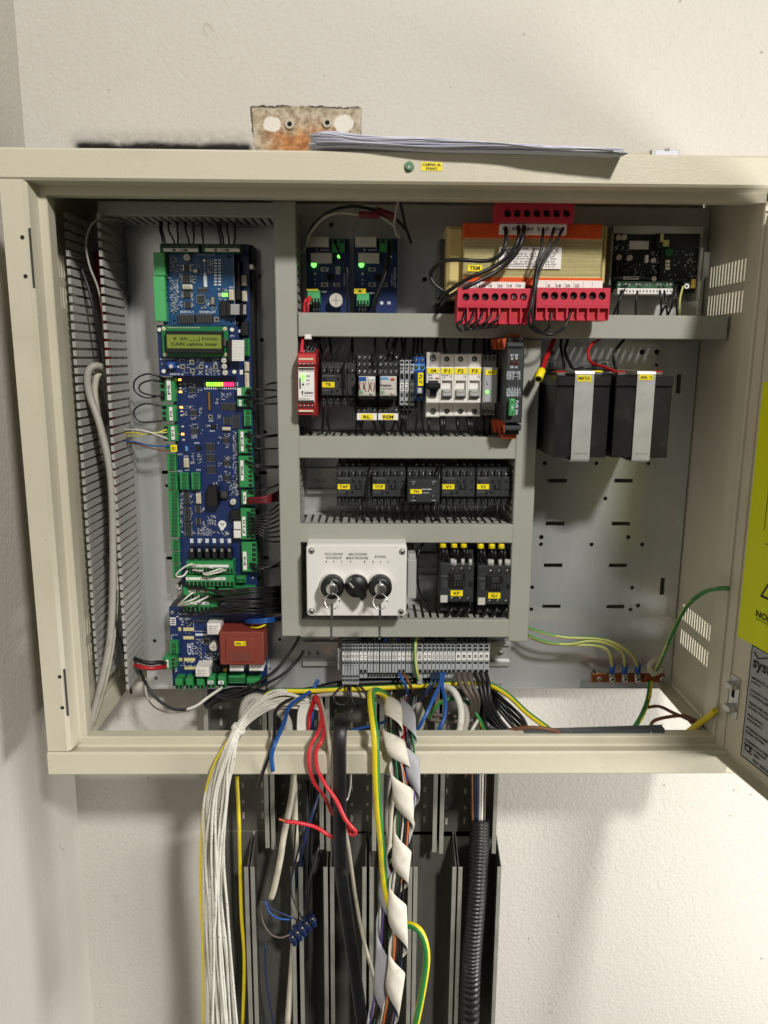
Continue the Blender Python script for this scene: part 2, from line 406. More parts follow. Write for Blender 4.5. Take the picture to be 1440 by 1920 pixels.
def plaster(name, stains):
    m = bpy.data.materials.new(name); m.use_nodes = True; nt = m.node_tree; L = nt.links; b = nt.nodes['Principled BSDF']
    b.inputs['Roughness'].default_value = .75; b.inputs['Specular IOR Level'].default_value = .3
    tc = nd(nt, 'ShaderNodeTexCoord'); V = tc.outputs['Object']
    def noise(s, d=4, ro=.5):
        n = nd(nt, 'ShaderNodeTexNoise'); n.inputs['Scale'].default_value = s; n.inputs['Detail'].default_value = d; n.inputs['Roughness'].default_value = ro
        L.new(V, n.inputs['Vector']); return n.outputs['Fac']
    def ma(op, a, c, cl=False):
        n = nd(nt, 'ShaderNodeMath', operation=op); n.use_clamp = cl
        for i, q in enumerate((a, c)):
            if isinstance(q, (int, float)): n.inputs[i].default_value = q
            else: L.new(q, n.inputs[i])
        return n.outputs[0]
    def mr(v, a, c, d=0., e=1.):
        n = nd(nt, 'ShaderNodeMapRange', interpolation_type='SMOOTHSTEP'); n.inputs[1].default_value = a; n.inputs[2].default_value = c; n.inputs[3].default_value = d; n.inputs[4].default_value = e
        L.new(v, n.inputs[0]); return n.outputs[0]
    def mix(f, a, c):
        n = nd(nt, 'ShaderNodeMix', data_type='RGBA')
        if isinstance(f, (int, float)): n.inputs[0].default_value = f
        else: L.new(f, n.inputs[0])
        for i, q in ((6, a), (7, c)):
            if isinstance(q, tuple): n.inputs[i].default_value = q
            else: L.new(q, n.inputs[i])
        return n.outputs[2]
    big = noise(3, 5); fine = noise(240, 3); peel = noise(210, 3, .5); grain = noise(700, 2)
    col = mix(big, lin('#BFBAB1'), lin('#CBC7BF'))
    col = mix(ma('MULTIPLY', mr(fine, .52, .62), .12), col, lin('#B4AB9C'))
    v = nd(nt, 'ShaderNodeTexVoronoi'); v.inputs['Scale'].default_value = 42; v.inputs['Randomness'].default_value = 1; L.new(V, v.inputs['Vector'])
    pits = ma('MULTIPLY', mr(v.outputs['Distance'], .10, .03), mr(noise(14, 2), .54, .62))
    col = mix(ma('MULTIPLY', pits, .55), col, lin('#5A5244'))
    # hair cracks and scuffs
    w = nd(nt, 'ShaderNodeTexVoronoi', feature='DISTANCE_TO_EDGE'); w.inputs['Scale'].default_value = 5
    dn = nd(nt, 'ShaderNodeTexNoise'); dn.inputs['Scale'].default_value = 18; L.new(V, dn.inputs['Vector'])
    av = nd(nt, 'ShaderNodeMix', data_type='VECTOR'); av.inputs[0].default_value = .12; L.new(V, av.inputs[4]); L.new(dn.outputs['Color'], av.inputs[5]); L.new(av.outputs[1], w.inputs['Vector'])
    crack = ma('MULTIPLY', mr(w.outputs['Distance'], .012, .0), mr(noise(9, 2), .66, .72))
    col = mix(ma('MULTIPLY', crack, .3), col, lin('#6A6052'))
    h = ma('ADD', ma('MULTIPLY', peel, 1.0), ma('MULTIPLY', grain, .25))
    h = ma('SUBTRACT', h, ma('MULTIPLY', pits, .8))
    if stains:
        sx = nd(nt, 'ShaderNodeSeparateXYZ'); L.new(V, sx.inputs[0]); X, Z = sx.outputs[0], sx.outputs[2]
        n30 = noise(30, 6, .6); n90 = noise(90, 5, .65)
        Zj = ma('ADD', Z, ma('MULTIPLY_ADD' if False else 'MULTIPLY', ma('SUBTRACT', n90, .5), .012))
        Xj = ma('ADD', X, ma('MULTIPLY', ma('SUBTRACT', n30, .5), .012))
        def rect(x0, x1, z0, z1, s):
            return ma('MULTIPLY', ma('MULTIPLY', mr(Xj, x0-s, x0+s), mr(Xj, x1+s, x1-s)), ma('MULTIPLY', mr(Zj, z0-s, z0+s), mr(Zj, z1+s, z1-s)))
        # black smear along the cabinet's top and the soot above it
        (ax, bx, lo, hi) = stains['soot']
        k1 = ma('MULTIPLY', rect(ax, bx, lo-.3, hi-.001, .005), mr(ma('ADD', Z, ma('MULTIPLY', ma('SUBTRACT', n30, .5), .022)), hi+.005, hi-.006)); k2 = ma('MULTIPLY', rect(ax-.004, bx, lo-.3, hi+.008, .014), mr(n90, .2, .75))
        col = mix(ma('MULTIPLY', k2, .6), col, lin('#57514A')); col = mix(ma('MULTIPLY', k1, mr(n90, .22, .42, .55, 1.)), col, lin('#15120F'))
        (ax, bx, lo, hi) = stains['patch']
        pr = rect(ax, bx, lo, hi, .0012)
        pc = mix(mr(n90, .35, .62), lin('#877A62'), lin('#BDB09A'))
        gx = mr(Xj, ax-.01, ax+.05); 
        rx = ma('MULTIPLY', mr(Xj, ax, ax+.035), mr(Xj, bx-.01, bx-.05)); rz = mr(Zj, hi-.006, hi-.04)
        ru = ma('MULTIPLY', ma('MULTIPLY', rx, rz), mr(n30, .28, .48))
        pc = mix(ma('MULTIPLY', ru, .8), pc, mix(mr(n90, .4, .65), lin('#96531C'), lin('#C98638')))
        for (bx_, bz_, rr) in stains['blobs']:
            dx = ma('SUBTRACT', Xj, bx_); dz = ma('SUBTRACT', Zj, bz_)
            dd = ma('SQRT', ma('ADD', ma('MULTIPLY', dx, dx), ma('MULTIPLY', ma('MULTIPLY', dz, dz), 1.4)), 0)
            pc = mix(mr(dd, rr, rr*.8), pc, lin('#DAD5CA'))
        col = mix(pr, col, pc)
        ed = ma('SUBTRACT', rect(ax-.0015, bx+.0015, lo, hi+.0015, .0008), rect(ax+.0005, bx-.0005, lo, hi-.0005, .0008), True)
        col = mix(ma('MULTIPLY', ed, mr(n30, .42, .55)), col, lin('#3A342A'))
        h = ma('SUBTRACT', h, ma('MULTIPLY', pr, .9))
    L.new(col, b.inputs['Base Color'])
    bp = nd(nt, 'ShaderNodeBump'); bp.inputs['Strength'].default_value = .5; bp.inputs['Distance'].default_value = .002
    L.new(h, bp.inputs['Height']); L.new(bp.outputs[0], b.inputs['Normal'])
    M[name] = m
def wp(px, py): p = at(px, py, YW); return p
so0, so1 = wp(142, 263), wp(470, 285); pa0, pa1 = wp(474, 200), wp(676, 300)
b1, b2 = wp(510, 233), wp(645, 232)
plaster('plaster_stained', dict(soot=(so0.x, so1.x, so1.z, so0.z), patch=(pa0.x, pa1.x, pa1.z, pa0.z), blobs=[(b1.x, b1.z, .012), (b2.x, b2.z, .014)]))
plaster('plaster', None)
# ---------------------------------------------------------------- walls
XC = at(101, 960, YW).x
back = MB().box(XC-.1, 2.6, YW, YW+.1, 0, 3.2).build('back_wall', 'plaster_stained')
for ob_ in (back,):
    c = ob_.location.copy()
    for v in ob_.data.vertices: v.co += c
    ob_.location = (0, 0, 0); ob_['kind'] = 'structure'; ob_['label'] = 'off white rough plaster wall behind the cabinet'
side = MB().box(XC-.1, XC, -.6, YW, 0, 3.2).build('side_wall', 'plaster')
side['kind'] = 'structure'; side['label'] = 'off white plaster wall at the left corner'
# ================================================================ cabinet
ZT = at(720, 283, YFR).z; ZTF = at(720, 344, YFR).z; ZLT = at(720, 372, YL).z
ZBF = at(500, 1454, YFR).z; ZBT = at(400, 1411, YFR).z; ZLB = at(500, 1381, YL).z; ZLB2 = at(400, 1397, YL).z
XL0 = at(25, 720, YFR).x; XLF = at(77, 720, YFR).x; XLL = at(113, 720, YL).x
XR = at(1295, 850, YP).x; XRL = at(1404, 700, YL).x; XR1 = XRL+.055
YB = 1.066
cab = thing('electrical_cabinet', 'open pebble grey steel control cabinet mounted on the plaster wall', 'cabinet', ((XL0+XR1)/2, YB, ZBF))
def rail_top(x0, x1):
    q = MB(); e = .0025
    q.prismx([(YFR+e, ZT), (YFR, ZT-e), (YFR, ZTF+e), (YFR+e, ZTF), (YL, ZTF-.001), (YL, ZLT+.001), (YL+.001, ZLT), (YL+.016, ZLT), (YL+.016, ZTF+.01), (YFR+.02, ZT)], x0, x1); return q
rail_top(XL0, XR1+.2 if False else XR1).build('top_rail', 'cabinet_paint', cab)
q = MB(); e = .0025
q.prismx([(YFR, ZBF+e), (YFR, ZBT-e), (YFR+e, ZBT), (YL-.002, ZLB2-.001), (YL, ZLB2+.001), (YL, ZLB-.001), (YL+.001, ZLB), (YL+.016, ZLB), (YL+.016, ZBF), (YFR+e, ZBF)], XL0+.002, XR1)
q.build('bottom_rail', 'cabinet_paint', cab)
# left post: front face, step, lip with a long hinge slot
q = MB(); z0, z1 = ZBT+.0015, ZTF+.0005
q.prismz([(XL0+.003, YFR+.001), (XLF-.004, YFR+.001), (XLF, YFR+.005), (XLF+.003, YL-.001), (XLF+.005, YL+.0005), (XLL-.001, YL+.0005), (XLL, YL+.002), (XLL, YL+.02), (XLF, YL+.02), (XL0+.0035, YFR+.02)], z0, z1)
q.build('left_post', 'cabinet_paint', cab)
def postslot(py0, py1, pxm):
    a = at(pxm, py0, YFR+.004); b = at(pxm, py1, YFR+.004); x = XLF-.0008
    MB().box(x-.0004, x+.0012, YFR+.0018, YFR+.004, b.z, a.z).build('hinge_slot', 'dark_steel', cab)
postslot(428, 538, 62); postslot(1254, 1341, 130)
for px_, py_ in ((42, 445), (48, 518), (112, 1269), (117, 1327)):
    p = at(px_, py_, YFR+.001); put('screw_hole', screw_mesh('h'), None, cab, p, None, (.0022,)*3)
# right post beside the door
q = MB(); q.prismz([(XRL, YL+.002), (XRL+.001, YL), (XRL+.010, YL), (XRL+.012, YL+.002), (XR1, YL+.002), (XR1, YL+.03), (XRL, YL+.03)], ZLB-.001, ZTF-.001)
q.build('right_post', 'cabinet_paint', cab)
# side panels with real vent slits
def side_panel(x, th, groups, nm):
    holes = []
    for (ya, yb, n, za, zb, w) in groups:
        for k in range(n):
            y = ya+(yb-ya)*k/(n-1); holes.append(rectp(y-w/2, y+w/2, za, zb))
    outer = rectp(YL+.004, YB, ZBF+.012, ZT-.003)
    me = holed(outer, holes, th, lambda u, v, w: (x+w, u, v)); c = wl(cab)
    for v in me.vertices: v.co -= c
    return put(nm, me, 'cabinet_paint', cab, c)
XS = XR+.0015
def yside(px_, X): return X  # depth on a side panel is solved below
def ysolve(px_, py_, X):
    d = ROT @ Vector(((px_-720)/F, -(py_-960)/F, -1)); t = X/d.x; return (CAM+d*t)
a = ysolve(1334, 520, XS); b = ysolve(1417, 500, XS)
u0, u1 = max(b.y, YL+.012), a.y
zA, zB = ysolve(1334, 502, XS).z, ysolve(1334, 540, XS).z; zC, zD = ysolve(1331, 556, XS).z, ysolve(1331, 593, XS).z
l0, l1 = ysolve(1282, 1150, XS), ysolve(1346, 1200, XS)
v0, v1 = max(l1.y, YL+.012), l0.y
zE, zF = ysolve(1282, 1132, XS).z, ysolve(1282, 1163, XS).z; zG, zH = ysolve(1278, 1178, XS).z, ysolve(1278, 1208, XS).z
side_panel(XS, .0014, [(u0, u1, 15, zB, zA, .0034), (u0, u1, 15, zD, zC, .0034), (v0, v1, 15, zF, zE, .0034), (v0, v1, 15, zH, zG, .0034)], 'right_side_panel')
XSL = XLL-.022
w0, w1 = ysolve(98, 500, XSL).y, ysolve(124, 500, XSL).y
zc = lambda px_, py_: ysolve(px_, py_, XSL).z
side_panel(XSL, .0014, [(.905, .968, 9, zB, zA, .003), (.905, .968, 9, zD, zC, .003), (.905, .968, 9, zF, zE, .003), (.905, .968, 9, zH, zG, .003)], 'left_side_panel')
MB().box(XSL, XR1-.002, YFR+.021, YB, ZT-.0025, ZT-.001).build('top_panel', 'cabinet_paint', cab)
MB().box(XR+.003, XR1, YL+.031, YL+.033, ZBF+.01, ZT-.004).build('hinge_side_return', 'cabinet_paint', cab)
MB().box(XSL+.002, XSL+.026, YL+.017, YB, ZLB-.0045, ZLB-.003).build('floor_flange', 'cabinet_paint', cab)
MB().box(XR-.022, XR-.001, YL+.017, YB, ZLB-.0045, ZLB-.003).build('floor_flange', 'cabinet_paint', cab)
MB().box(XSL+.002, XR-.001, YB-.002, YB, at(720, 1289, YP).z+.004, ZT-.004).build('back_light_block', 'cabinet_paint', cab)  # unseen sheet added behind the plate, blocks light so its holes stay dark
# ---- mounting plate with its punched holes
holes = []
def ph(z, lst):
    for (x, y, r) in lst:
        p = at(*zm(z, x, y), YP); holes.append(circ(p.x, p.z, r/z[2]*YP/F))
def ps(z, lst):
    for (x0, y0, x1, y1) in lst:
        a = at(*zm(z, x0, (y0+y1)/2), YP); b = at(*zm(z, x1, (y0+y1)/2), YP); c = at(*zm(z, (x0+x1)/2, y0), YP); d = at(*zm(z, (x0+x1)/2, y1), YP)
        holes.append(rectp(a.x, b.x, d.z, c.z))
ph(ZN, [(200, 28, 13), (518, 28, 13), (837, 28, 13), (573, 245, 13), (180, 482, 15), (178, 526, 13), (714, 482, 14), (488, 527, 13), (800, 527, 13), (124, 790, 13), (738, 792, 13), (119, 924, 13), (728, 926, 13), (773, 901, 14)])
ps(ZN, [(220, 123, 337, 147), (628, 123, 742, 147), (207, 386, 322, 410), (612, 387, 724, 410), (196, 643, 309, 666), (595, 644, 706, 666), (186, 896, 298, 917), (581, 897, 689, 919), (910, 731, 937, 837)])
ph(ZM, [(240, 185, 23), (1007, 180, 23), (1133, 180, 22), (1128, 290, 13)]); ps(ZM, [(1297, 368, 1335, 530)])
ph(ZB, [(1200, 550, 20), (1225, 1205, 20)]); ph(ZC, [(1190, 660, 18), (1258, 665, 18), (235, 1222, 17), (1210, 1430, 17)]); ps(ZC, [(1165, 1070, 1275, 1105), (185, 1065, 250, 1100)])
ph(ZD, [(260, 880, 16), (272, 1185, 17), (1285, 870, 15), (1205, 1110, 9), (1290, 1170, 14)]); ps(ZD, [(358, 190, 420, 215), (1100, 188, 1195, 212)])
ph(ZE, [(365, 275, 20), (1153, 738, 19)])
zpt, zpb = at(720, 384, YP).z, at(720, 1289, YP).z
me = holed(rectp(XSL+.05, XR-.0015, zpb, zpt), holes, .002, lambda u, v, w: (u, YP+.001+w, v)); c = wl(cab)
for v in me.vertices: v.co -= c
plate = put('mounting_plate', me, 'galvanized', cab, c)
q = MB(); q.box(XSL+.05, XR-.002, YP-.0005, YP+.012, zpb-.0015, zpb-.0002); q.build('plate_lower_fold', 'galvanized', cab)
# ---- screw and sticker on the top rail
dd = D('rail_sticker', 'small yellow sticker reading CABINA AL PIANO on the top rail', 'sticker', Z0, (809, 320, YFR))
st = dd.box('backing', 790, 304, 829, 320, YFR-.0005, YFR-.0001, 'yellow_tape', None, 0)
dd.text('CABINA AL', 792, 306, 827, 311.5, YFR-.0005, 'ink', st); dd.text('PIANO', 799, 313.5, 820, 318.5, YFR-.0005, 'ink', st)
sc = D('rail_bolt', 'small green zinc bolt on the top rail beside the yellow sticker', 'bolt', Z0, (767, 322, YFR))
mat('zinc_green', '#6F8F74', .35, .7, var=.15)
sc.cyl('washer', 767, 312.5, 9, YFR-.001, YFR+.001, 'zinc_green'); sc.cyl('head', 767, 312.5, 5.5, YFR-.004, YFR-.001, 'zinc_green'); sc.cyl('socket', 767, 312.5, 2.4, YFR-.0042, YFR-.004, 'led_off')
# ---------------------------------------------------------------- door, open about a hundred degrees
H = Vector((at(1396, 880, YL).x, YL-.001, 0)); DD = Vector((.165, -.986, 0)).normalized(); DN = Vector((DD.y, -DD.x, 0))  # DN points to the inner (left) side
def dp(px_, py_):
    d = ROT @ Vector(((px_-720)/F, -(py_-960)/F, -1)); t = (H-CAM).dot(DN)/d.dot(DN); p = CAM+d*t
    return ((p-H).dot(DD), p.z)
def dmap(u, z, n): return H+DD*u+DN*n+Vector((0, 0, z))
dzb = dp(1350, 1406)[1]; dzt = at(1427, 402, YL).z
def dbox(u0, u1, z0, z1, n0, n1, nm, m, parent, mb=None):
    q = mb or MB(); b = len(q.v)
    for n in (n0, n1):
        for (u, z) in ((u0, z0), (u1, z0), (u1, z1), (u0, z1)): q.v.append(tuple(dmap(u, z, n)))
    for f in ((4, 5, 6, 7), (3, 2, 1, 0), (0, 1, 5, 4), (1, 2, 6, 5), (2, 3, 7, 6), (3, 0, 4, 7)): q.face(tuple(b+i for i in f))
    return q if mb else q.build(nm, m, parent)
door = dbox(0, .62, dzb, dzt, -.0012, 0, 'door', 'cabinet_paint', cab); door['label'] = 'open cabinet door swung out to the right'
dbox(0, .014, dzb+.0002, dzt-.0002, 0, .0025, 'door_edge', 'cabinet_paint', door)
dbox(.014, .62, dzb, dzb+.0016, 0, .016, 'door_edge', 'cabinet_paint', door); dbox(.014, .62, dzt-.0016, dzt, 0, .016, 'door_edge', 'cabinet_paint', door)
u_, z_t = dp(1437, 690); u_b, z_b = dp(1383, 1192); us = (u_+u_b)/2
dbox(us, us+.21, z_b, z_b+.297, .0003, .0012, 'yellow_notice', 'yellow_sheet', door)
yn = [o for o in door.children if o.name.startswith('yellow_notice')][0]
def dtext(t, u0, u1, z0, z1, m, parent, n=.0018):
    me = textverts(t); xs = [v.co.x for v in me.vertices]; ys = [v.co.y for v in me.vertices]; ax, bx, ay, by = min(xs), max(xs), min(ys), max(ys); c = wl(parent)
    for v in me.vertices: v.co = dmap(u0+(v.co.x-ax)/(bx-ax)*(u1-u0), z0+(v.co.y-ay)/(by-ay)*(z1-z0), n)-c
    return put('lettering', me, m, parent, c)
u0, zz = dp(1420, 1150); dtext('NON APRIRE', u0, u0+.07, zz-.0035, zz+.0045, 'ink', yn)
dbox(u0, u0+.07, zz-.0062, zz-.0055, .0012, .0016, 'rule_line', 'ink', yn)
ut, zt_ = dp(1427, 1118)
q = MB(); c_ = []
for (a, b) in ((0, 0), (.030, 0), (.015, .026)): c_.append((ut+a, zt_+b))
for n_, sc_, m_ in ((.0016, 1, 'ink'), (.0019, .66, 'yellow_sheet')):
    q = MB(); cx = sum(p[0] for p in c_)/3; cz = sum(p[1] for p in c_)/3
    for p in c_: q.v.append(tuple(dmap(cx+(p[0]-cx)*sc_, cz+(p[1]-cz)*sc_, n_)))
    q.face((0, 1, 2)); q.build('warning_triangle', m_, yn)
dtext('!', ut+.0135, ut+.0165, zt_+.006, zt_+.018, 'ink', yn, .0022)
u1_, z1_ = dp(1437, 1020); dbox(u1_, u1_+.12, z1_, z1_+.0008, .0012, .0016, 'rule_line', 'ink', yn)
u1_, z1_ = dp(1438, 960); dbox(u1_, u1_+.0008, z1_-.02, z1_+.04, .0012, .0016, 'rule_line', 'ink', yn)
# rating plate
ra, zra = dp(1411, 1206); rb, zrb = dp(1390, 1416); ur = (ra+rb)/2
dbox(ur, ur+.15, zrb, zra, .0003, .0010, 'rating_plate', 'ink', door); rp = [o for o in door.children if o.name.startswith('rating_plate')][0]
rp['label'] = 'silver rating plate with a black border on the open door'
dbox(ur+.0022, ur+.148, zrb+.0022, zra-.0022, .0010, .0014, 'plate_face', 'rating_plate', rp)
hh = zra-zrb
dtext('system', ur+.006, ur+.060, zra-.030, zra-.014, 'ink', rp, .0019)
q = MB(); q.tube([dmap(ur+.006, zra-.008, .0019), dmap(ur+.014, zra-.013, .0019), dmap(ur+.034, zra-.004, .0019)], .0007, 6); q.build('tick_emblem', 'ink', rp)
rows = ['IMPIANTO N°', 'JOB N°', 'QUADRO TIPO', 'CONTROLLER TYPE', 'TENSIONE NOMINALE', 'RATED VOLTAGE', 'FREQUENZA', 'FREQUENCY', 'POTENZA NOMINALE', 'RATED POWER', 'CORRENTE NOMINALE', 'RATED CURRENT']
for i, t in enumerate(rows):
    zr = zra-.040-(i//2)*.0155-(i % 2)*.0052; dtext(t, ur+.006, ur+.006+.0030*len(t), zr, zr+.0033, 'ink', rp, .0019)
zr = zrb+.0125; dtext('CE', ur+.007, ur+.020, zr-.002, zr+.007, 'ink', rp, .0019); dtext('0051', ur+.023, ur+.034, zr-.001, zr+.003, 'ink', rp, .0019)
dtext('TEST REPORT', ur+.022, ur+.055, zrb+.0042, zrb+.0078, 'ink', rp, .0019)
# latch keeper
ka, kz1 = dp(1371, 1262); kb, kz0 = dp(1370, 1340); kx = min(ka, kb); kx2 = kx+.020
kp = dbox(kx, kx2, kz0, kz1, .0003, .0018, 'latch_keeper', 'steel', door)
dbox(kx+.004, kx+.017, kz1-.014, kz1-.008, .0018, .010, 'keeper_tab', 'steel', kp); dbox(kx+.004, kx+.017, kz0+.008, kz0+.014, .0018, .010, 'keeper_tab', 'steel', kp)
dbox(kx+.007, kx+.012, kz0+.024, kz0+.034, .0018, .0022, 'keeper_slot', 'dark_hole', kp)
# ================================================================ wiring ducts
FM = {}
def finger(L, w, t, tip, key):
    """a comb finger: lies along -Y from 0 to -L, width along X (for a horizontal duct), thickness along Z"""
    if key in FM: return FM[key]
    q = MB(); q.box(-w/2, w/2, -L, 0, -t/2, t/2); tt = t/2 if not key[3] else .0019; q.box(-tip/2, tip/2, -L-.007, -L, -tt, tt)
    FM[key] = q.mesh('finger'); return FM[key]
def duct(nm, label, x0, y0, x1, y1, vert, vis, Yf=YD, Yb=YP-.0005, pitch=.0098, cover=True, group='grey slotted wiring ducts'):
    """picture rectangle of the cover; vis = sides whose fingers can be seen: t,b,l,r"""
    mx, my = (x0+x1)/2, (y0+y1)/2
    X0, X1, Z1, Z0_ = at(x0, my, Yf).x, at(x1, my, Yf).x, at(mx, y0, Yf).z, at(mx, y1, Yf).z
    o = thing(nm, label, 'wiring duct', ((X0+X1)/2, Yb, Z0_), group)
    t = .0012; i = .0014
    if cover:
        q = MB(); q.box(X0, X1, Yf, Yf+.0015, Z0_, Z1, 0, .0010)
        if vert: q.box(X0, X0+.0012, Yf+.0012, Yf+.009, Z0_, Z1); q.box(X1-.0012, X1, Yf+.0012, Yf+.009, Z0_, Z1)
        else: q.box(X0, X1, Yf+.0012, Yf+.009, Z1-.0012, Z1); q.box(X0, X1, Yf+.0012, Yf+.009, Z0_, Z0_+.0012)
        q.build('cover', 'duct_grey', o)
    MB().box(X0+i, X1-i, Yb-.0015, Yb, Z0_+(i if not vert else 0), Z1-(i if not vert else 0)).build('base', 'duct_grey_side', o)
    L = Yb-.014-(Yf+.0085)
    fm = finger(L, pitch*(.62 if cover else .74), t, pitch*(.86 if cover else .66), (round(L, 4), vert, round(pitch, 4), not cover))
    for sd in ('lr' if vert else 'tb'):
        a, b = (Z0_, Z1) if vert else (X0, X1); n = int((b-a)/pitch)
        pos = (X0+i if sd == 'l' else X1-i) if vert else (Z1-i if sd == 't' else Z0_+i)
        q = MB()
        if vert: q.box(pos-t/2, pos+t/2, Yb-.0145, Yb-.0015, a, b)
        else: q.box(a, b, Yb-.0145, Yb-.0015, pos-t/2, pos+t/2)
        if sd in vis:
            q.build('side_strip', 'duct_grey_side', o)
            for k in range(n):
                c = a+(k+.5)*pitch+((b-a)-n*pitch)/2
                loc = (pos, Yb-.0142, c) if vert else (c, Yb-.0142, pos)
                put('finger', fm, 'duct_grey_side', o, loc, (0, math.pi/2, 0) if vert else None)
        else:
            for k in range(n):
                c = a+(k+.5)*pitch
                if vert: q.box(pos-t/2, pos+t/2, Yf+.009, Yb-.0145, c-pitch*.31, c+pitch*.31)
                else: q.box(c-pitch*.31, c+pitch*.31, Yf+.009, Yb-.0145, pos-t/2, pos+t/2)
            q.build('slotted_side', 'duct_grey_side', o)
    return o
duct('wiring_duct', 'tall grey wiring duct standing between the circuit boards and the contactor rows', 520.5, 377, 560, 1193, True, 'r')
duct('wiring_duct', 'grey wiring duct standing between the contactor rows and the batteries', 964, 637, 1002.5, 1203, True, 'l')
duct('wiring_duct', 'longest horizontal grey wiring duct, directly under the red transformer terminals', 559, 589, 1365, 634, False, 'b', Yf=YD-.002)
duct('wiring_duct', 'horizontal grey wiring duct between the breaker row and the five contactors', 559.5, 819, 967, 860, False, 'tb')
duct('wiring_duct', 'horizontal grey wiring duct just above the white key switch box', 560.5, 983, 962, 1018, False, 't')
duct('wiring_duct', 'lowest horizontal grey wiring duct, under the white key switch box', 563, 1162, 955, 1195, False, 't')
duct('wiring_duct', 'short dark horizontal wiring duct under the top rail above the circuit boards', 183, 378, 516, 405, False, 'b')
# big open duct at the left
duct('wiring_duct', 'tall open slotted wiring duct without cover along the left side of the cabinet', 150, 390, 213, 1300, True, 'lr', Yf=.944, cover=False, pitch=.0104)
# ================================================================ circuit boards
def plug(d, x0, y0, x1, y1, n, side, Yf, Yb, m='term_green', lab=None, nm='terminal_plug', dark='term_green_dark', txt=None, labm='paper'):
    """pluggable terminal block; n poles along its longer side; side = where the wire mouths are (l,r,t,b) or 'o' open socket"""
    b = d.box(nm, x0, y0, x1, y1, Yf, Yb, m, None, .0006)
    w, h = x1-x0, y1-y0; rs = []; ss = []
    for k in range(n):
        if side in 'lr' or (side == 'o' and h > w):
            c = y0+(k+.5)*h/n; q = h/n*.33
            if side == 'o': rs.append((x0+w*.28, c-q*1.25, x1-w*.16, c+q*1.25))
            elif side == 'r': rs.append((x1-w*.30, c-q, x1-w*.05, c+q)); ss.append((x1-w*.45, c))
            else: rs.append((x0+w*.05, c-q, x0+w*.32, c+q)); ss.append((x0+w*.45, c))
        else:
            c = x0+(k+.5)*w/n; q = w/n*.33
            if side == 'o': rs.append((c-q*1.25, y0+h*.28, c+q*1.25, y1-h*.16))
            elif side == 't': rs.append((c-q, y0+h*.06, c+q, y0+h*.36))
            else: rs.append((c-q, y1-h*.42, c+q, y1-h*.06))
    d.boxes('wire_mouth', rs, Yf-.0002, Yf+.001, 'black_plastic' if side != 'o' else dark, b, 0)
    if side == 'o': d.boxes('pin', [((a+c)/2-2, (e+f)/2-2, (a+c)/2+2, (e+f)/2+2) for a, e, c, f in rs], Yf-.0006, Yf, 'steel', b, 0)
    if lab: d.sticker(txt or '', *lab, Yf-.0008, b, labm, 90 if lab[3]-lab[1] > lab[2]-lab[0] else 0, .25, 'ink', 'marker_strip')
    return b
def chip(d, x0, y0, x1, y1, Yf, Yb, pins='tb', n=8, m='dark_plastic', nm='chip'):
    q = MB(); a, b, lo, hi = d.R(x0, y0, x1, y1, Yf); q.box(a, b, Yf, Yb, lo, hi, 0, .0003)
    e = .0011; pw = .0003
    for k in range(n):
        if 't' in pins: x = a+(k+.5)*(b-a)/n; q.box(x-pw, x+pw, Yf+.0008, Yb, hi, hi+e, 1); q.box(x-pw, x+pw, Yf+.0008, Yb, lo-e, lo, 1)
        if 'l' in pins: z = lo+(k+.5)*(hi-lo)/n; q.box(a-e, a, Yf+.0008, Yb, z-pw, z+pw, 1); q.box(b, b+e, Yf+.0008, Yb, z-pw, z+pw, 1)
    return q.build(nm, [m, 'steel'], d.o)
def smd(d, rects, Y, seed, dens=.5, mats=('silk', 'dark_plastic', 'cream_plastic'), w=(6, 13), h=(3, 6), nm='small_components'):
    """fields of tiny surface-mount parts, too many and too small to pick apart"""
    rnd = random.Random(seed); q = MB()
    for (x0, y0, x1, y1) in rects:
        y = y0
        while y < y1:
            x = x0
            while x < x1:
                ww, hh = rnd.uniform(*w), rnd.uniform(*h)
                if rnd.random() < .5: ww, hh = hh*1.3, ww*.9
                if rnd.random() < dens:
                    a, b, lo, hi = d.R(x, y, x+ww, y+hh, Y); t = rnd.uniform(.0004, .0012); k = rnd.choice((0, 0, 1, 2)) if len(mats) > 2 else 0
                    q.box(a, b, Y-t, Y+.0005, lo, hi, k)
                x += ww+rnd.uniform(2.5, 8)
            y += h[1]+rnd.uniform(5, 9)
    o = q.build(nm, list(mats), d.o); o['kind'] = 'stuff'; return o
def cap(d, cx, cy, r, Yf, Yb, m='led_off', nm='capacitor'):
    b = d.cyl(nm, cx, cy, r, Yf, Yb, m, None, 20, .0006)
    d.boxes('vent_mark', [(cx-r*.7, cy-r*.05, cx+r*.7, cy+r*.05), (cx-r*.05, cy-r*.7, cx+r*.05, cy+r*.7)], Yf-.0001, Yf+.0003, 'ink_grey', b, 0); return b
def led(d, x, y, r, Y, m, nm='led'): return d.cyl(nm, x, y, r, Y-.0015, Y+.0005, m, None, 10, .0004)
def leds(d, lst, Y, w=16, h=9):
    for (x, y, m) in lst: d.box('led', x-w/2, y-h/2, x+w/2, y+h/2, Y-.0011, Y+.0003, m, None, .0002)
def button(d, x, y, r, Y):
    b = d.box('push_button', x-r, y-r, x+r, y+r, Y-.002, Y+.0005, 'steel', None, .0003); d.cyl('plunger', x, y, r*.5, Y-.0035, Y-.002, 'black_plastic', b, 12, .0003)
def track(d, rects, Y, nm='silkscreen_marks'):
    o = d.boxes(nm, rects, Y-.0002, Y+.0002, 'silk', None, 0); return o
Y1, Y2, Y3 = 1.004, .984, .976
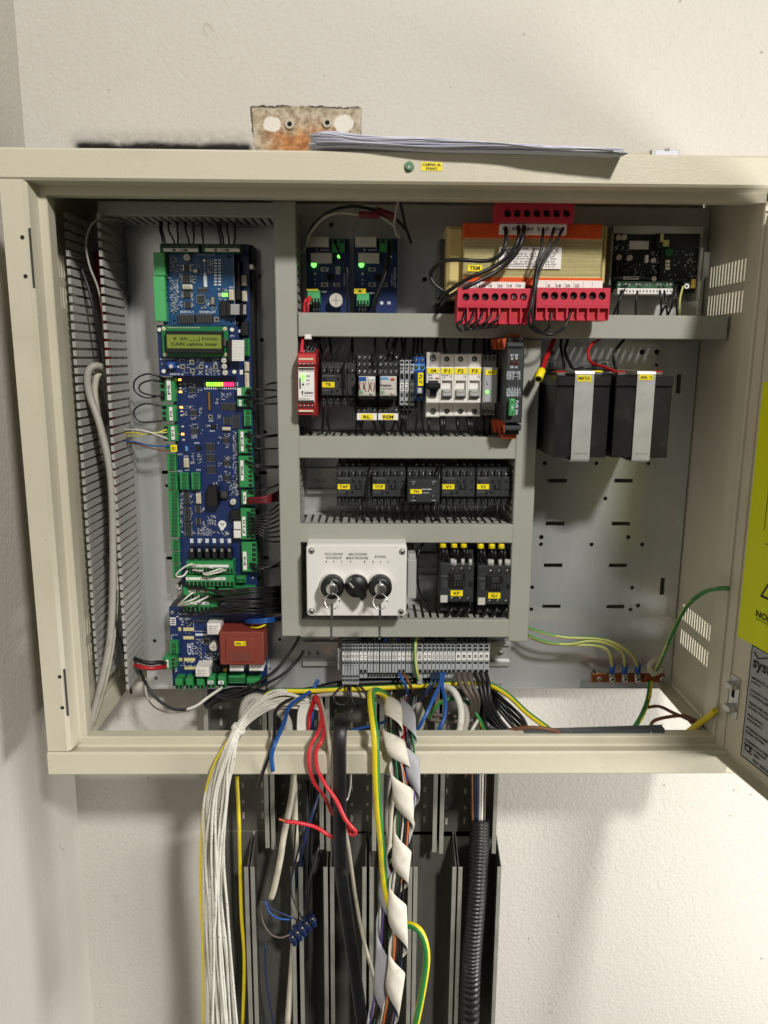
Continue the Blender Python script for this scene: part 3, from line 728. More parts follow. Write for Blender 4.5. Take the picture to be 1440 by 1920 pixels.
# ---- main controller board (behind the two small boards)
d = D('controller_board', 'long dark blue main controller circuit board with green terminals and rows of lit diodes', 'circuit board', ZC, (720, 2520, YP))
a = d.R(318, -1300, 1135, 2530, Y1)
MB().box(a[0], a[1], Y1, Y1+.0016, at(400, 1147, Y1).z, at(400, 457, Y1).z).build('board', 'pcb_blue', d.o)
for xx in (340, 1110):
    for yy in (500, 1100): p = at(*zm(ZC, xx, (yy-690)*5.538), Y1); MB().cyl(p.x, p.z, .003, Y1+.0016, YP, 10).build('standoff', 'steel', d.o)
MB().box(a[0]-.001, a[1]+.0035, Y1+.008, YP, at(400, 1146, Y1).z, at(400, 457, Y1).z).build('carrier', 'black_plastic', d.o)
P1 = .993
plug(d, 165, 100, 325, 350, 4, 'l', P1, Y1, lab=(237, 115, 280, 335), txt='P5')
plug(d, 185, 385, 330, 555, 3, 'l', P1, Y1, lab=(262, 405, 297, 545), txt='P6')
plug(d, 203, 595, 345, 760, 3, 'l', P1, Y1, lab=(283, 608, 318, 745), txt='P1')
p7 = d.box('terminal_plug', 222, 800, 300, 868, P1, Y1, 'term_green'); d.sticker('P7', 277, 797, 343, 868, P1-.001, p7, rot=90)
for r, n in (((240, 895, 330, 1070), 4), ((250, 1090, 342, 1265), 4), ((370, 1090, 457, 1265), 4), ((490, 1090, 577, 1265), 4), ((262, 1278, 362, 1760), 12), ((285, 1790, 365, 1905), 3), ((289, 1925, 368, 2030), 3), ((297, 2050, 376, 2185), 3)):
    plug(d, *r, n, 'o', .996, Y1, nm='terminal_socket')
plug(d, 965, 203, 1110, 290, 2, 'r', P1, Y1, lab=(968, 208, 1010, 286)); plug(d, 965, 325, 1110, 400, 2, 'r', P1, Y1, lab=(985, 332, 1012, 395), txt='2')
plug(d, 1035, 435, 1112, 605, 3, 'o', .996, Y1, nm='terminal_socket')
plug(d, 980, 645, 1115, 885, 5, 'r', P1, Y1, lab=(1005, 660, 1034, 865), txt='P4'); plug(d, 985, 915, 1130, 1240, 7, 'r', P1, Y1, lab=(1003, 960, 1034, 1170), txt='P8')
plug(d, 1010, 1275, 1140, 1420, 3, 'r', P1, Y1, lab=(1030, 1290, 1060, 1410), txt='P9'); plug(d, 1005, 1460, 1150, 1780, 8, 'r', P1, Y1, lab=(1022, 1545, 1055, 1745), txt='P10')
d.z = ZD
plug(d, 975, 75, 1095, 315, 6, 'r', P1, Y1, lab=(985, 150, 1015, 300), txt='P3')
d.z = ZD
for i, x in enumerate((565, 627, 690, 750, 812, 873)):
    t = d.box('power_transistor', x-20, 128, x+20, 216, .992, Y1, 'black_plastic', None, .0006); d.box('metal_tab', x-10, 126, x+9, 150, .9918, .9925, 'steel', t, 0)
    d.box('resistor', x-14, 45, x+13, 80, Y1-.0012, Y1, 'silk', None, .0002); d.box('chip', x-14, 85, x+12, 108, Y1-.0012, Y1, 'dark_plastic', None, .0002)
plug(d, 520, 232, 905, 330, 14, 'b', .985, Y1, lab=(560, 257, 868, 278)); plug(d, 515, 345, 910, 435, 12, 'b', .985, Y1, lab=(518, 360, 842, 383), txt='1        JPH        12')
plug(d, 495, 447, 752, 545, 8, 'b', .985, Y1, lab=(540, 462, 698, 483), txt='1   M   8'); plug(d, 780, 455, 1075, 535, 8, 'b', .985, Y1, lab=(850, 457, 1005, 472))
plug(d, 490, 548, 770, 640, 8, 'b', .985, Y1, lab=(555, 560, 705, 582), txt='1  M  8'); plug(d, 930, 357, 1005, 405, 2, 'o', .994, Y1, nm='terminal_socket')
d.screw(1063, 370, 14, Y1, None, 'p'); d.screw(460, 460, 16, Y1, None, 'p')
d.text('EASY-EVOLUTION', 795, 560, 1050, 585, Y1, 'silk')
d.z = ZC
leds(d, [(370, 122, 'led_amber'), (378, 248, 'led_amber'), (385, 408, 'led_amber'), (400, 687, 'led_amber')], Y1, 30, 22)
leds(d, [(375, 170, 'led_off'), (378, 210, 'led_off'), (390, 450, 'led_off'), (390, 492, 'led_off'), (400, 608, 'led_off'), (410, 747, 'led_off')], Y1, 28, 16)
for i in range(16):
    x = 632+i*22.5; k = 'led_off' if i in (0, 14, 15) else ('led_yellow_green' if i < 9 else 'led_red' if i < 14 else 'led_off')
    d.box('led', x-5.5, 148, x+5.5, 190, Y1-.0013, Y1, k, None, .0003)
track(d, [(632+i*22.5-6, 203, 632+i*22.5+6, 222) for i in range(16)], Y1)
for r in ((465, 205, 540, 250), (475, 440, 550, 487), (485, 632, 560, 678), (637, 785, 740, 860), (642, 900, 740, 970), (648, 1018, 748, 1090), (800, 372, 955, 432), (820, 732, 885, 778), (830, 962, 895, 1008), (835, 1120, 897, 1168)):
    chip(d, *r, Y1-.002, Y1, 't', 7)
for r in ((832, 505, 895, 588), (925, 482, 988, 628), (415, 1290, 470, 1420), (422, 1440, 478, 1590), (428, 1600, 490, 1750), (540, 1430, 580, 1505), (545, 1557, 580, 1630)):
    chip(d, *r, Y1-.002, Y1, 'l', 8)
d.box('crystal_bar', 665, 250, 690, 440, Y1-.003, Y1, 'brass', None, .0005); button(d, 690, 508, 24, Y1)
for r in ((810, 617, 895, 650), (410, 940, 460, 1035), (538, 1310, 587, 1410)): b = d.box('pin_header', *r, Y1-.005, Y1, 'cream_plastic'); d.box('opening', r[0]+8, r[1]+8, r[2]-8, r[3]-8, Y1-.0052, Y1-.0045, 'wire_dirty', b, 0)
d.box('relay', 655, 1232, 760, 1440, .988, Y1, 'black_plastic', None, .001); d.box('inductor', 787, 1277, 870, 1355, .997, Y1, 'dark_plastic'); d.cyl('inductor_core', 828, 1316, 30, .9965, .997, 'mid_plastic')
cap(d, 922, 1393, 31, .996, Y1); d.box('relay', 895, 1480, 1000, 1572, .992, Y1, 'black_plastic')
for y in (1600, 1690): d.box('relay', 930, y, 1004, y+78, .990, Y1, 'white_plastic')
bz = d.cyl('buzzer_sticker', 812, 1625, 42, Y1-.0008, Y1, 'paper', None, 20, 0); d.cyl('sticker_tab', 810, 1668, 20, Y1-.0007, Y1, 'paper', bz, 14, 0); track(d, [(785, 1610, 840, 1614), (790, 1622, 835, 1626), (795, 1634, 830, 1638)], Y1-.0009, 'print').data.materials[0] = M['ink_grey']
d.box('jumper', 425, 815, 452, 865, Y1-.004, Y1, 'blue_light'); d.boxes('dip_switch', [(695, 590, 745, 630)], Y1-.003, Y1, 'black_plastic'); d.boxes('dip_switch', [(538, 812, 590, 850)], Y1-.003, Y1, 'black_plastic')
for t, r in (('RST', (675, 540, 722, 558)), ('SW1', (682, 644, 735, 662)), ('SW2', (522, 770, 577, 788)), ('XC2', (412, 908, 460, 926)), ('XC1', (350, 888, 398, 905)), ('XT1', (348, 1062, 396, 1080)), ('XT2', (422, 1050, 470, 1066)), ('XT3', (540, 1050, 588, 1068)), ('XT4', (545, 1284, 590, 1302))):
    d.text(t, *r, Y1, 'silk')
smd(d, [(470, 160, 545, 195), (465, 280, 540, 305), (560, 205, 600, 255), (470, 395, 530, 425), (575, 395, 605, 490), (480, 510, 545, 535), (475, 580, 560, 615), (590, 635, 615, 680), (490, 695, 550, 725), (740, 320, 775, 375), (805, 255, 840, 330), (855, 255, 915, 330), (760, 485, 795, 525), (640, 590, 690, 615), (745, 590, 760, 620), (485, 885, 520, 1000), (555, 885, 595, 1000), (770, 715, 800, 790), (830, 680, 890, 715), (845, 795, 890, 825), (835, 915, 900, 945), (775, 955, 805, 1015), (845, 1025, 900, 1050), (840, 1070, 900, 1105), (775, 1110, 810, 1170), (860, 1185, 910, 1215), (720, 1185, 770, 1225), (600, 1450, 630, 1500), (600, 1590, 630, 1640), (660, 1530, 745, 1640), (560, 1650, 700, 1740), (820, 1700, 880, 1740), (560, 1770, 900, 1790), (400, 140, 435, 250), (410, 395, 450, 500), (925, 660, 975, 1240), (890, 1200, 990, 1330), (380, 1280, 400, 1720)], Y1, 3, .62, ('silk', 'dark_plastic', 'cream_plastic'))
smd(d, [(470, 1310, 500, 1420), (480, 1440, 505, 1740), (350, 1400, 372, 1900), (400, 1700, 900, 1720)], Y1, 5, .5)
# connectors on the strip to the right of the small boards
d.z = ZB
for r in ((1010, 530, 1065, 640), (1018, 695, 1066, 802), (1042, 1432, 1088, 1530), (1046, 1545, 1088, 1700)):
    b = d.box('pin_header', *r, Y1-.006, Y1, 'cream_plastic'); d.box('opening', r[0]+10, r[1]+12, r[2]-14, r[3]-12, Y1-.0062, Y1-.0055, 'wire_dirty', b, 0)
plug(d, 1028, 1190, 1092, 1372, 5, 'o', .996, Y1, nm='terminal_socket'); d.box('header_block', 1000, 1010, 1085, 1160, Y1-.006, Y1, 'black_plastic'); d.box('relay', 945, 390, 1000, 790, .994, Y1, 'black_plastic')
d.box('label_sticker', 985, 1515, 1027, 1562, Y1-.0006, Y1, 'paper', None, 0); d.boxes('pin', [(955, 1010, 985, 1045), (965, 1095, 1000, 1130)], Y1-.004, Y1, 'silk')
# ---- expansion board, top
d = D('expansion_board', 'upper blue expansion circuit board with light green terminals on its left edge', 'circuit board', ZB, (560, 1050, Y1))
d.box('board', 185, 270, 938, 1052, Y2, Y2+.0016, 'pcb_light', None, 0)
for (x, y) in ((315, 1005), (905, 1015), (880, 345), (300, 340)): d.cyl('standoff', x, y, 14, Y2, Y1, 'white_plastic')
plug(d, 100, 295, 215, 536, 4, 'o', .972, Y2, 'term_green_light', nm='terminal_plug', dark='term_green_light').data.materials
plug(d, 104, 542, 222, 1010, 8, 'o', .972, Y2, 'term_green_light', nm='terminal_plug', dark='term_green_light')
d.boxes('terminal_step', [(205, 300+i*59, 238, 335+i*59) for i in range(12)], Y2-.006, Y2, 'term_green_dark')
for (x0, x1, q) in ((165, 570, 7), (600, 1000, 7)):
    b = plug(d, x0, 208, x1, 292, q, 't', .970, Y2+.004, 'term_green_dark'); d.sticker('14', x0+35, 254, x1-8, 288, .969, b, 'paper', pad=.42, nm='marker_strip')
cap(d, 442, 343, 33, .976, Y2); cap(d, 533, 485, 20, .978, Y2); 
for r in ((413, 420, 472, 490), (400, 525, 475, 612), (410, 695, 480, 768), (425, 808, 485, 875)): chip(d, *r, Y2-.002, Y2, 'l', 7)
chip(d, 552, 742, 625, 818, Y2-.002, Y2, 'tl', 8); chip(d, 350, 945, 525, 1018, Y2-.004, Y2, 't', 9); chip(d, 540, 938, 712, 1012, Y2-.004, Y2, 't', 9); chip(d, 560, 670, 665, 705, Y2-.002, Y2, 't', 6)
for r in ((398, 628, 498, 676), (880, 680, 928, 792)): b = d.box('pin_header', *r, Y2-.006, Y2, 'cream_plastic'); d.box('opening', r[0]+12, r[1]+10, r[2]-12, r[3]-10, Y2-.0062, Y2-.0055, 'wire_dirty', b, 0)
d.boxes('crystal', [(690, 752, 735, 842)], Y2-.004, Y2, 'steel', None, .001); button(d, 752, 992, 27, Y2)
for i in range(5): d.box('led', 770+i*21, 715, 784+i*21, 755, Y2-.0012, Y2, 'led_green' if i > 1 else 'led_off', None, .0002)
d.boxes('resistor_array', [(728+j*42, 365+i*32, 756+j*42, 383+i*32) for i in range(9) for j in range(2)], Y2-.001, Y2, 'silk', None, .0002); d.box('pin_header', 618, 535, 652, 655, Y2-.003, Y2, 'silk', None, .0003)
d.box('header_block', 788, 800, 870, 960, Y2-.006, Y2, 'black_plastic')
c = d.box('ribbon_connector', 855, 815, 905, 955, Y2-.010, Y2, 'black_plastic'); d.boxes('ribbon_cable', [(898, 832+i*11, 990, 842+i*11) for i in range(10)], Y2-.0115, Y2-.010, 'grey_plastic', c)
c = d.box('ribbon_connector', 992, 822, 1036, 950, Y2-.006, Y1, 'black_plastic'); d.boxes('ribbon_cable', [(1030, 838+i*10, 1060, 847+i*10) for i in range(10)], Y2-.0075, Y2-.006, 'grey_plastic', c)
d.text('EASY-X r1', 380, 900, 516, 924, Y2, 'silk'); d.text('SYSTEM LIFT', 575, 903, 746, 926, Y2, 'silk'); d.text('XC1', 882, 648, 930, 668, Y2, 'silk'); d.text('PX', 250, 552, 285, 570, Y2, 'silk')
track(d, [(300+0, 930, 302, 940), (937, 300, 939, 1040), (628, 380, 631, 520), (540, 318, 735, 322)], Y2)
for (x, y) in ((625, 378), (630, 518)): d.cyl('solder_pad', x, y, 13, Y2-.0006, Y2, 'steel')
smd(d, [(265, 330, 350, 495), (275, 580, 355, 925), (375, 420, 400, 490), (482, 420, 510, 490), (372, 515, 392, 610), (485, 540, 540, 605), (375, 700, 402, 870), (490, 700, 515, 870), (540, 420, 590, 450), (660, 370, 715, 500), (645, 790, 690, 850), (595, 850, 640, 885), (690, 860, 750, 890), (765, 670, 870, 700), (770, 770, 860, 795)], Y2, 11, .75)
# ---- display board
d = D('display_board', 'blue board with a green lit two line text display and four push buttons', 'circuit board', ZB, (560, 1575, Y1))
d.box('board', 148, 1055, 985, 1578, Y2-.001, Y2+.0008, 'pcb_blue', None, 0)
YG = .977
lcd = d.box('display_module', 187, 1062, 876, 1380, YG, YG+.0016, 'lcd_board', None, 0)
bz = d.box('bezel', 222, 1112, 818, 1342, .967, YG, 'black_plastic', None, .001); scn = d.box('screen', 238, 1150, 802, 1292, .9665, .968, 'lcd_green', bz, 0)
M['lcd_green'].node_tree.nodes['Principled BSDF'].inputs['Emission Color'].default_value = lin('#76862F'); M['lcd_green'].node_tree.nodes['Principled BSDF'].inputs['Emission Strength'].default_value = .06
d.text('0  0A ___| PwOn', 305, 1176, 765, 1216, .9664, 'lcd_ink', scn); d.text('CAN cabina inter', 280, 1228, 765, 1264, .9664, 'lcd_ink', scn)
for (x, y) in ((203, 1088), (838, 1090), (222, 1357), (855, 1357)):
    r = d.cyl('mounting_ring', x, y, 20, YG-.0015, YG, 'cream_plastic', lcd); d.cyl('hole', x, y, 9, YG-.0018, YG-.0014, 'brass', lcd)
d.boxes('solder_dots', [(245+i*23, 1070, 256+i*23, 1084) for i in range(15)], YG-.001, YG, 'led_off', lcd)
d.box('backlight_tab', 818, 1180, 852, 1270, YG-.003, YG, 'steel', lcd)
Yx = Y2-.001
for (x, y) in ((497, 1435), (403, 1480), (593, 1480), (503, 1525), (742, 1480)): button(d, x, y, 26, Yx)
for poly in (((340, 1482), (365, 1466), (365, 1498)), ((665, 1482), (642, 1466), (642, 1498)), ((512, 1572), (498, 1556), (527, 1556)), ((500, 1397), (486, 1408), (514, 1408))):
    q = MB(); q.prism([(lambda p: (p.x, p.z))(d.P(*v, Yx)) for v in poly], Yx-.0003, Yx+.0001); q.build('arrow_mark', 'silk', d.o)
for (x, y) in ((828, 1418), (832, 1480), (840, 1545)): cap(d, x, y, 27, .975, Yx)
tp = d.box('trim_potentiometer', 240, 1432, 320, 1500, .974, Yx, 'blue_plastic'); d.cyl('slot_head', 278, 1478, 20, .9735, .974, 'led_off', tp)
for (x, y) in ((202, 1530), (936, 1537), (158, 1098), (912, 1098)): d.cyl('nylon_screw', x, y, 21, Yx-.003, Yx, 'white_plastic')
d.text('SYSTEM LIFT', 165, 1397, 310, 1412, Yx, 'silk'); d.text('EASY-D r2', 272, 1547, 410, 1570, Yx, 'silk'); d.text('OK', 725, 1430, 762, 1450, Yx, 'silk'); d.text('JPD', 893, 1153, 940, 1174, Yx, 'silk')
c = d.box('ribbon_connector', 865, 1200, 920, 1432, .970, Yx, 'black_plastic'); d.boxes('ribbon_cable', [(912, 1206+i*15.6, 1040, 1220+i*15.6) for i in range(14)], .967, .9685, 'white_plastic', c)
smd(d, [(340, 1405, 450, 1425), (540, 1400, 615, 1445), (705, 1400, 780, 1420), (440, 1460, 470, 1500), (540, 1470, 560, 1500), (640, 1505, 790, 1560), (560, 1520, 610, 1560), (385, 1515, 450, 1550), (690, 1480, 710, 1500), (170, 1430, 200, 1460)], Yx, 17, .7)
d.box('chip', 618, 1393, 690, 1430, Yx-.001, Yx, 'dark_plastic', None, .0003)
# ---- power supply board, bottom
d = D('power_board', 'lower blue power circuit board carrying a brown potted transformer', 'circuit board', ZD, (780, 1250, YP))
YQ = 1.004
d.box('board', 395, 603, 1178, 1250, YQ, YQ+.0016, 'pcb_blue', None, 0); d.box('bracket', 383, 600, 470, 625, YQ+.002, YP, 'dark_steel', None, 0)
for (x, y) in ((420, 645), (1150, 1210), (430, 1235), (1150, 640)): d.cyl('standoff', x, y, 12, YQ+.0016, YP, 'steel')
d.screw(405, 648, 18, YQ, None, 'p')
b = d.box('brown_transformer', 792, 808, 1153, 1078, .965, YQ, 'brown_potting', None, .0015); b['label'] = 'brown potted transformer block with a yellow AREL 13 sticker'
d.box('raised_panel', 842, 857, 1070, 1052, .9635, .9655, 'brown_potting', b, .0008); d.sticker('AREL 13', 915, 884, 1007, 920, .9635, b)
for i, y in enumerate((970, 990)): d.text('CE  230V 50/60Hz  12VA', 865, y, 1040, y+10, .9633, 'wire_taupe', b)
d.text('44151', 880, 1015, 945, 1036, .9633, 'wire_taupe', b); d.text('myrra', 955, 1015, 1055, 1036, .9633, 'wire_taupe', b)
for r in ((690, 740, 802, 830), (595, 1100, 708, 1175), (875, 1078, 988, 1130), (1035, 1073, 1150, 1128)):
    b = d.box('relay', *r, .978, YQ, 'white_plastic', None, .0008)
    for i in range(4): w = r[2]-r[0]; h = r[3]-r[1]; d.text('OMI-SS 12V 5A', r[0]+w*.12, r[1]+h*(.18+.2*i), r[0]+w*(.8-.1*(i % 2)), r[1]+h*(.27+.2*i), .978, 'ink_grey', b)
cap(d, 742, 932, 37, .985, YQ); d.cyl('inductor', 765, 1103, 36, .990, YQ, 'black_plastic'); d.cyl('fuse_cap', 838, 1120, 18, .992, YQ, 'brass')
d.boxes('solder_pads', [(495, 772, 582, 800), (495, 842, 582, 869), (500, 1020, 592, 1048), (505, 1091, 592, 1116), (460, 1020, 486, 1048), (455, 770, 478, 800)], YQ-.0006, YQ, 'laminate', stuff=True)
lg = d.box('emblem', 388, 690, 434, 752, YQ-.0008, YQ, 'paper', None, 0); d.boxes('emblem_bars', [(395, 700, 428, 708), (395, 718, 428, 726), (395, 736, 428, 744)], YQ-.001, YQ-.0007, 'ink', lg, 0)
plug(d, 382, 895, 448, 990, 2, 'o', .992, YQ); pl = plug(d, 332, 1018, 430, 1115, 3, 'r', .985, YQ, lab=(355, 1035, 375, 1100))
for x in (430, 515, 605): plug(d, x, 1195, x+60, 1275, 2, 'b', .985, YQ)
for x, t in ((693, 'PLM'), (780, 'OM')): b = plug(d, x, 1170, x+62, 1268, 2, 'b', .985, YQ); d.sticker(t, x+2, 1208, x+48, 1234, .9845, b, 'paper')
plug(d, 865, 1165, 1000, 1228, 6, 'o', .992, YQ, nm='terminal_socket'); plug(d, 1015, 1188, 1122, 1250, 4, 'b', .988, YQ)
track(d, [(580, 715, 688, 718), (580, 800, 688, 803), (580, 715, 583, 803), (445, 900, 448, 980), (595, 820, 690, 838), (430, 1070, 432, 1140), (470, 1080, 490, 1083), (400, 830, 450, 833), (400, 880, 450, 883), (400, 830, 403, 883)], YQ)
d.text('BYPASS', 465, 655, 610, 668, YQ, 'silk'); d.text('EP2212', 465, 690, 560, 708, YQ, 'silk'); d.text('CE', 530, 900, 560, 995, YQ, 'silk', rot=90); d.text('ETTLE', 565, 895, 580, 990, YQ, 'silk', rot=90); d.text('EARTH', 430, 1060, 445, 1130, YQ, 'silk', rot=90)
smd(d, [(480, 715, 560, 760), (605, 865, 660, 900), (590, 910, 650, 1000), (640, 980, 780, 1060), (660, 1010, 780, 1050), (515, 805, 560, 835), (500, 1050, 590, 1085), (440, 640, 460, 680), (650, 860, 700, 900)], YQ, 23, .6, w=(5, 11), h=(3, 6))
chip(d, 662, 868, 708, 905, YQ-.002, YQ, 'tl', 6)
# ---- two small lamp boards, top
def lamp_board(x, lab, cat_lab):
    d = D('lamp_board', lab, 'circuit board', ZE, (x+180, 1015, YP), 'small blue boards under the top rail')
    Y = 1.012; d.box('board', x, 392, x+365, 1020, Y, Y+.0016, 'pcb_blue', None, 0)
    for (a, b) in ((30, 600), (330, 600), (30, 990)): d.cyl('standoff', x+a, b, 8, Y+.0016, YP, 'steel')
    for i, (a, b) in enumerate(((10, 375), (35, 512))):
        f = d.box('fuse_holder', x+a, b, x+a+180, b+85, Y-.012, Y, 'ptfe', None, .001); d.box('fuse_glass', x+a+40, b+20, x+a+140, b+62, Y-.0124, Y-.0118, 'clear_label', f, .0002)
    plug(d, x+215, 398, x+325, 500, 2, 't', Y-.012, Y)
    led(d, x+62, 612, 22, Y-.003, 'led_green_bright'); led(d, x+275 if x < 300 else x+300, 543, 14, Y, 'led_green')
    d.cyl('resistor_body', x+72, 690, 9, Y-.002, Y, 'cream_plastic'); track(d, [(x+66, 735, x+78, 745), (x+66, 770, x+78, 780), (x+80, 480, x+95, 500), (x+120, 486, x+190, 494)], Y)
    for (a, b, c, e) in ((120, 635, 185, 670), (120, 762, 185, 800), (225, 765, 285, 800)):
        p = d.box('solder_slot', x+a, b, x+c, e, Y-.0008, Y, 'steel', None, .0003); d.box('opening', x+a+16, b+9, x+c-16, e-9, Y-.0010, Y-.0007, 'dark_steel', p, 0)
    if x < 300: d.box('solder_slot', x+245, 628, x+285, 695, Y-.0008, Y, 'steel', None, .0003)
    d.cyl('mounting_hole', x+203, 720, 31, Y-.0004, Y+.0002, 'dark_hole', None, 20, 0)
    b = plug(d, x+8 if x < 300 else x+22, 830 if x < 300 else 850, x+115 if x < 300 else x+128, 945 if x < 300 else 960, 4, 'b', Y-.014, Y, 'term_green_light')
    if x < 300: d.sticker('', x+2, 818, x+100, 832, Y-.014, b); cap(d, 405, 913, 55, .998, Y); d.boxes('component', [(x+125, 835, x+170, 848)], Y-.002, Y, 'silk')
    else: d.sticker('M', x, 815, x+100, 858, Y-.014, b, pad=.3); d.cyl('solder_pad', 790, 937, 15, Y-.001, Y, 'silk'); d.box('solder_pad', 837, 923, 866, 950, Y-.001, Y, 'silk'); d.boxes('component', [(x+130, 845, x+175, 860)], Y-.002, Y, 'silk')
    d.text('SYSTEM LIFT', x+335, 640, x+352, 810, Y, 'silk', rot=-90); d.text('Gr-Tn-JU60', x+312, 690, x+326, 790, Y, 'silk', rot=-90)
lamp_board(155, 'left small blue board with two fuses, a green lamp and a silver capacitor', 'a')
lamp_board(557, 'right small blue board with a yellow M sticker and a green lamp', 'b')
# ================================================================ devices on the rails
def pressed_rail(x0, y0, x1, y1, z, label, Y=YP-.008):
    """top hat rail: two flanges in front, a sunk web behind"""
    a = at(*zm(z, x0, (y0+y1)/2), Y); b = at(*zm(z, x1, (y0+y1)/2), Y); t = at(*zm(z, (x0+x1)/2, y0), Y).z; u = at(*zm(z, (x0+x1)/2, y1), Y).z
    X0, X1 = a.x, b.x; h = t-u; f = h*.16
    o = thing('mounting_rail', label, 'mounting rail', ((X0+X1)/2, YP, u), 'steel mounting rails')
    MB().box(X0, X1, Y, Y+.0011, t-f, t).build('flange', 'galv_strap', o); MB().box(X0, X1, Y, Y+.0011, u, u+f).build('flange', 'galv_strap', o)
    hs = []
    x = X0+.012
    while x < X1-.015: hs.append(rectp(x, x+.014, (t+u)/2-.0026, (t+u)/2+.0026)); x += .026
    me = holed(rectp(X0, X1, u+f-.001, t-f+.001), hs, .001, lambda p, q, w: (p, Y+.0068+w, q)); c = wl(o)
    for v in me.vertices: v.co -= c
    put('web', me, 'galv_strap', o, c)
    MB().box(X0, X1, Y+.001, Y+.0072, t-f-.0006, t-f+.0004).build('step', 'galv_strap', o); MB().box(X0, X1, Y+.001, Y+.0072, u+f-.0004, u+f+.0006).build('step', 'galv_strap', o)
    return o
pressed_rail(95, 470, 1440+520*0+1000, 640, ZH, 'steel mounting rail behind the breaker row')
pressed_rail(110, 122, 1300, 270, ZJ, 'steel mounting rail behind the five black contactors')
pressed_rail(700, 130, 1370, 290, ZK, 'steel mounting rail behind the two large contactors')
r_ = pressed_rail(90, 110, 1365, 258, ZL, 'lowest steel mounting rail carrying the grey terminal row', YP-.006)
dd = D('rail_screw', 'pair of steel screws at the left end of the terminal rail', 'screw', ZL, (148, 200, YP-.002)); dd.screw(122, 179, 17, YP-.0005, None, 'p'); dd.screw(175, 179, 17, YP-.0005, None, 'p')
dd = D('rail_screw', 'single steel screw at the right end of the terminal rail', 'screw', ZL, (1303, 200, YP-.002)); dd.screw(1303, 179, 17, YP-.0005, None, 'p')
# ---- red safety module
d = D('safety_relay', 'slim red safety relay module with a white label at the start of the breaker row', 'relay', ZH, (190, 1040, YP))
YR = .930
d.box('body', 98, 335, 285, 905, YR+.004, YP-.012, 'red_module', None, .001)
q = MB(); a = d.R(98, 300, 285, 420, YR); zt, zb = a[3], a[2]
q.prismx([(YR+.004, zb), (YR, zb+.002), (YR+.006, zt), (YR+.05, zt+.008), (YR+.07, zt-.003), (YR+.07, zb)], a[0], a[1]); q.build('upper_terminal', 'red_module', d.o)
a = d.R(98, 815, 285, 930, YR); q = MB(); q.prismx([(YR+.006, a[2]), (YR, a[3]-.002), (YR+.004, a[3]), (YR+.07, a[3]), (YR+.05, a[2]-.006)], a[0], a[1]); q.build('lower_terminal', 'red_module', d.o)
for x in (122, 165, 208, 250):
    d.screw(x, 403, 20, YR+.001); d.screw(x+2, 835, 20, YR+.001)
    p = d.P(x+10, 300, YR+.02); MB().tube([p+Vector((0, 0, -.004)), p+Vector((0, .001, .004))], .0022, 8).build('ferrule', 'grey_plastic', d.o)
fl = d.box('face_label', 106, 437, 272, 800, YR, YR+.005, 'paper', None, .0005)
d.boxes('print_band', [(108, 442, 270, 462), (108, 778, 270, 797)], YR-.0002, YR, 'ink', fl, 0); d.boxes('print_band', [(112, 340, 262, 358), (112, 880, 262, 898)], YR+.002, YR+.005, 'cream_plastic', fl, 0)
d.boxes('bar_print', [(118, 548, 132, 660)], YR-.0002, YR, 'ink', fl, 0)
led(d, 155, 530, 22, YR, 'led_green'); led(d, 157, 572, 13, YR, 'led_green'); led(d, 157, 612, 10, YR, 'dark_plastic')
d.text('PWR', 188, 520, 230, 536, YR, 'ink', fl); d.text('IN1', 188, 563, 222, 577, YR, 'ink', fl); d.text('OUT', 188, 603, 222, 617, YR, 'ink', fl)
d.text('pizzato', 172, 683, 262, 722, YR, 'ink', fl); d.text('www.pizzato.com', 140, 728, 258, 740, YR, 'ink_grey', fl); d.boxes('emblem', [(138, 685, 160, 693), (138, 700, 160, 708), (145, 680, 153, 722)], YR-.0002, YR, 'ink', fl, 0)
d.text('SAFETY MODULE', 115, 466, 265, 480, YR, 'ink', fl); d.text('CS AR-94', 115, 757, 225, 770, YR, 'ink', fl)
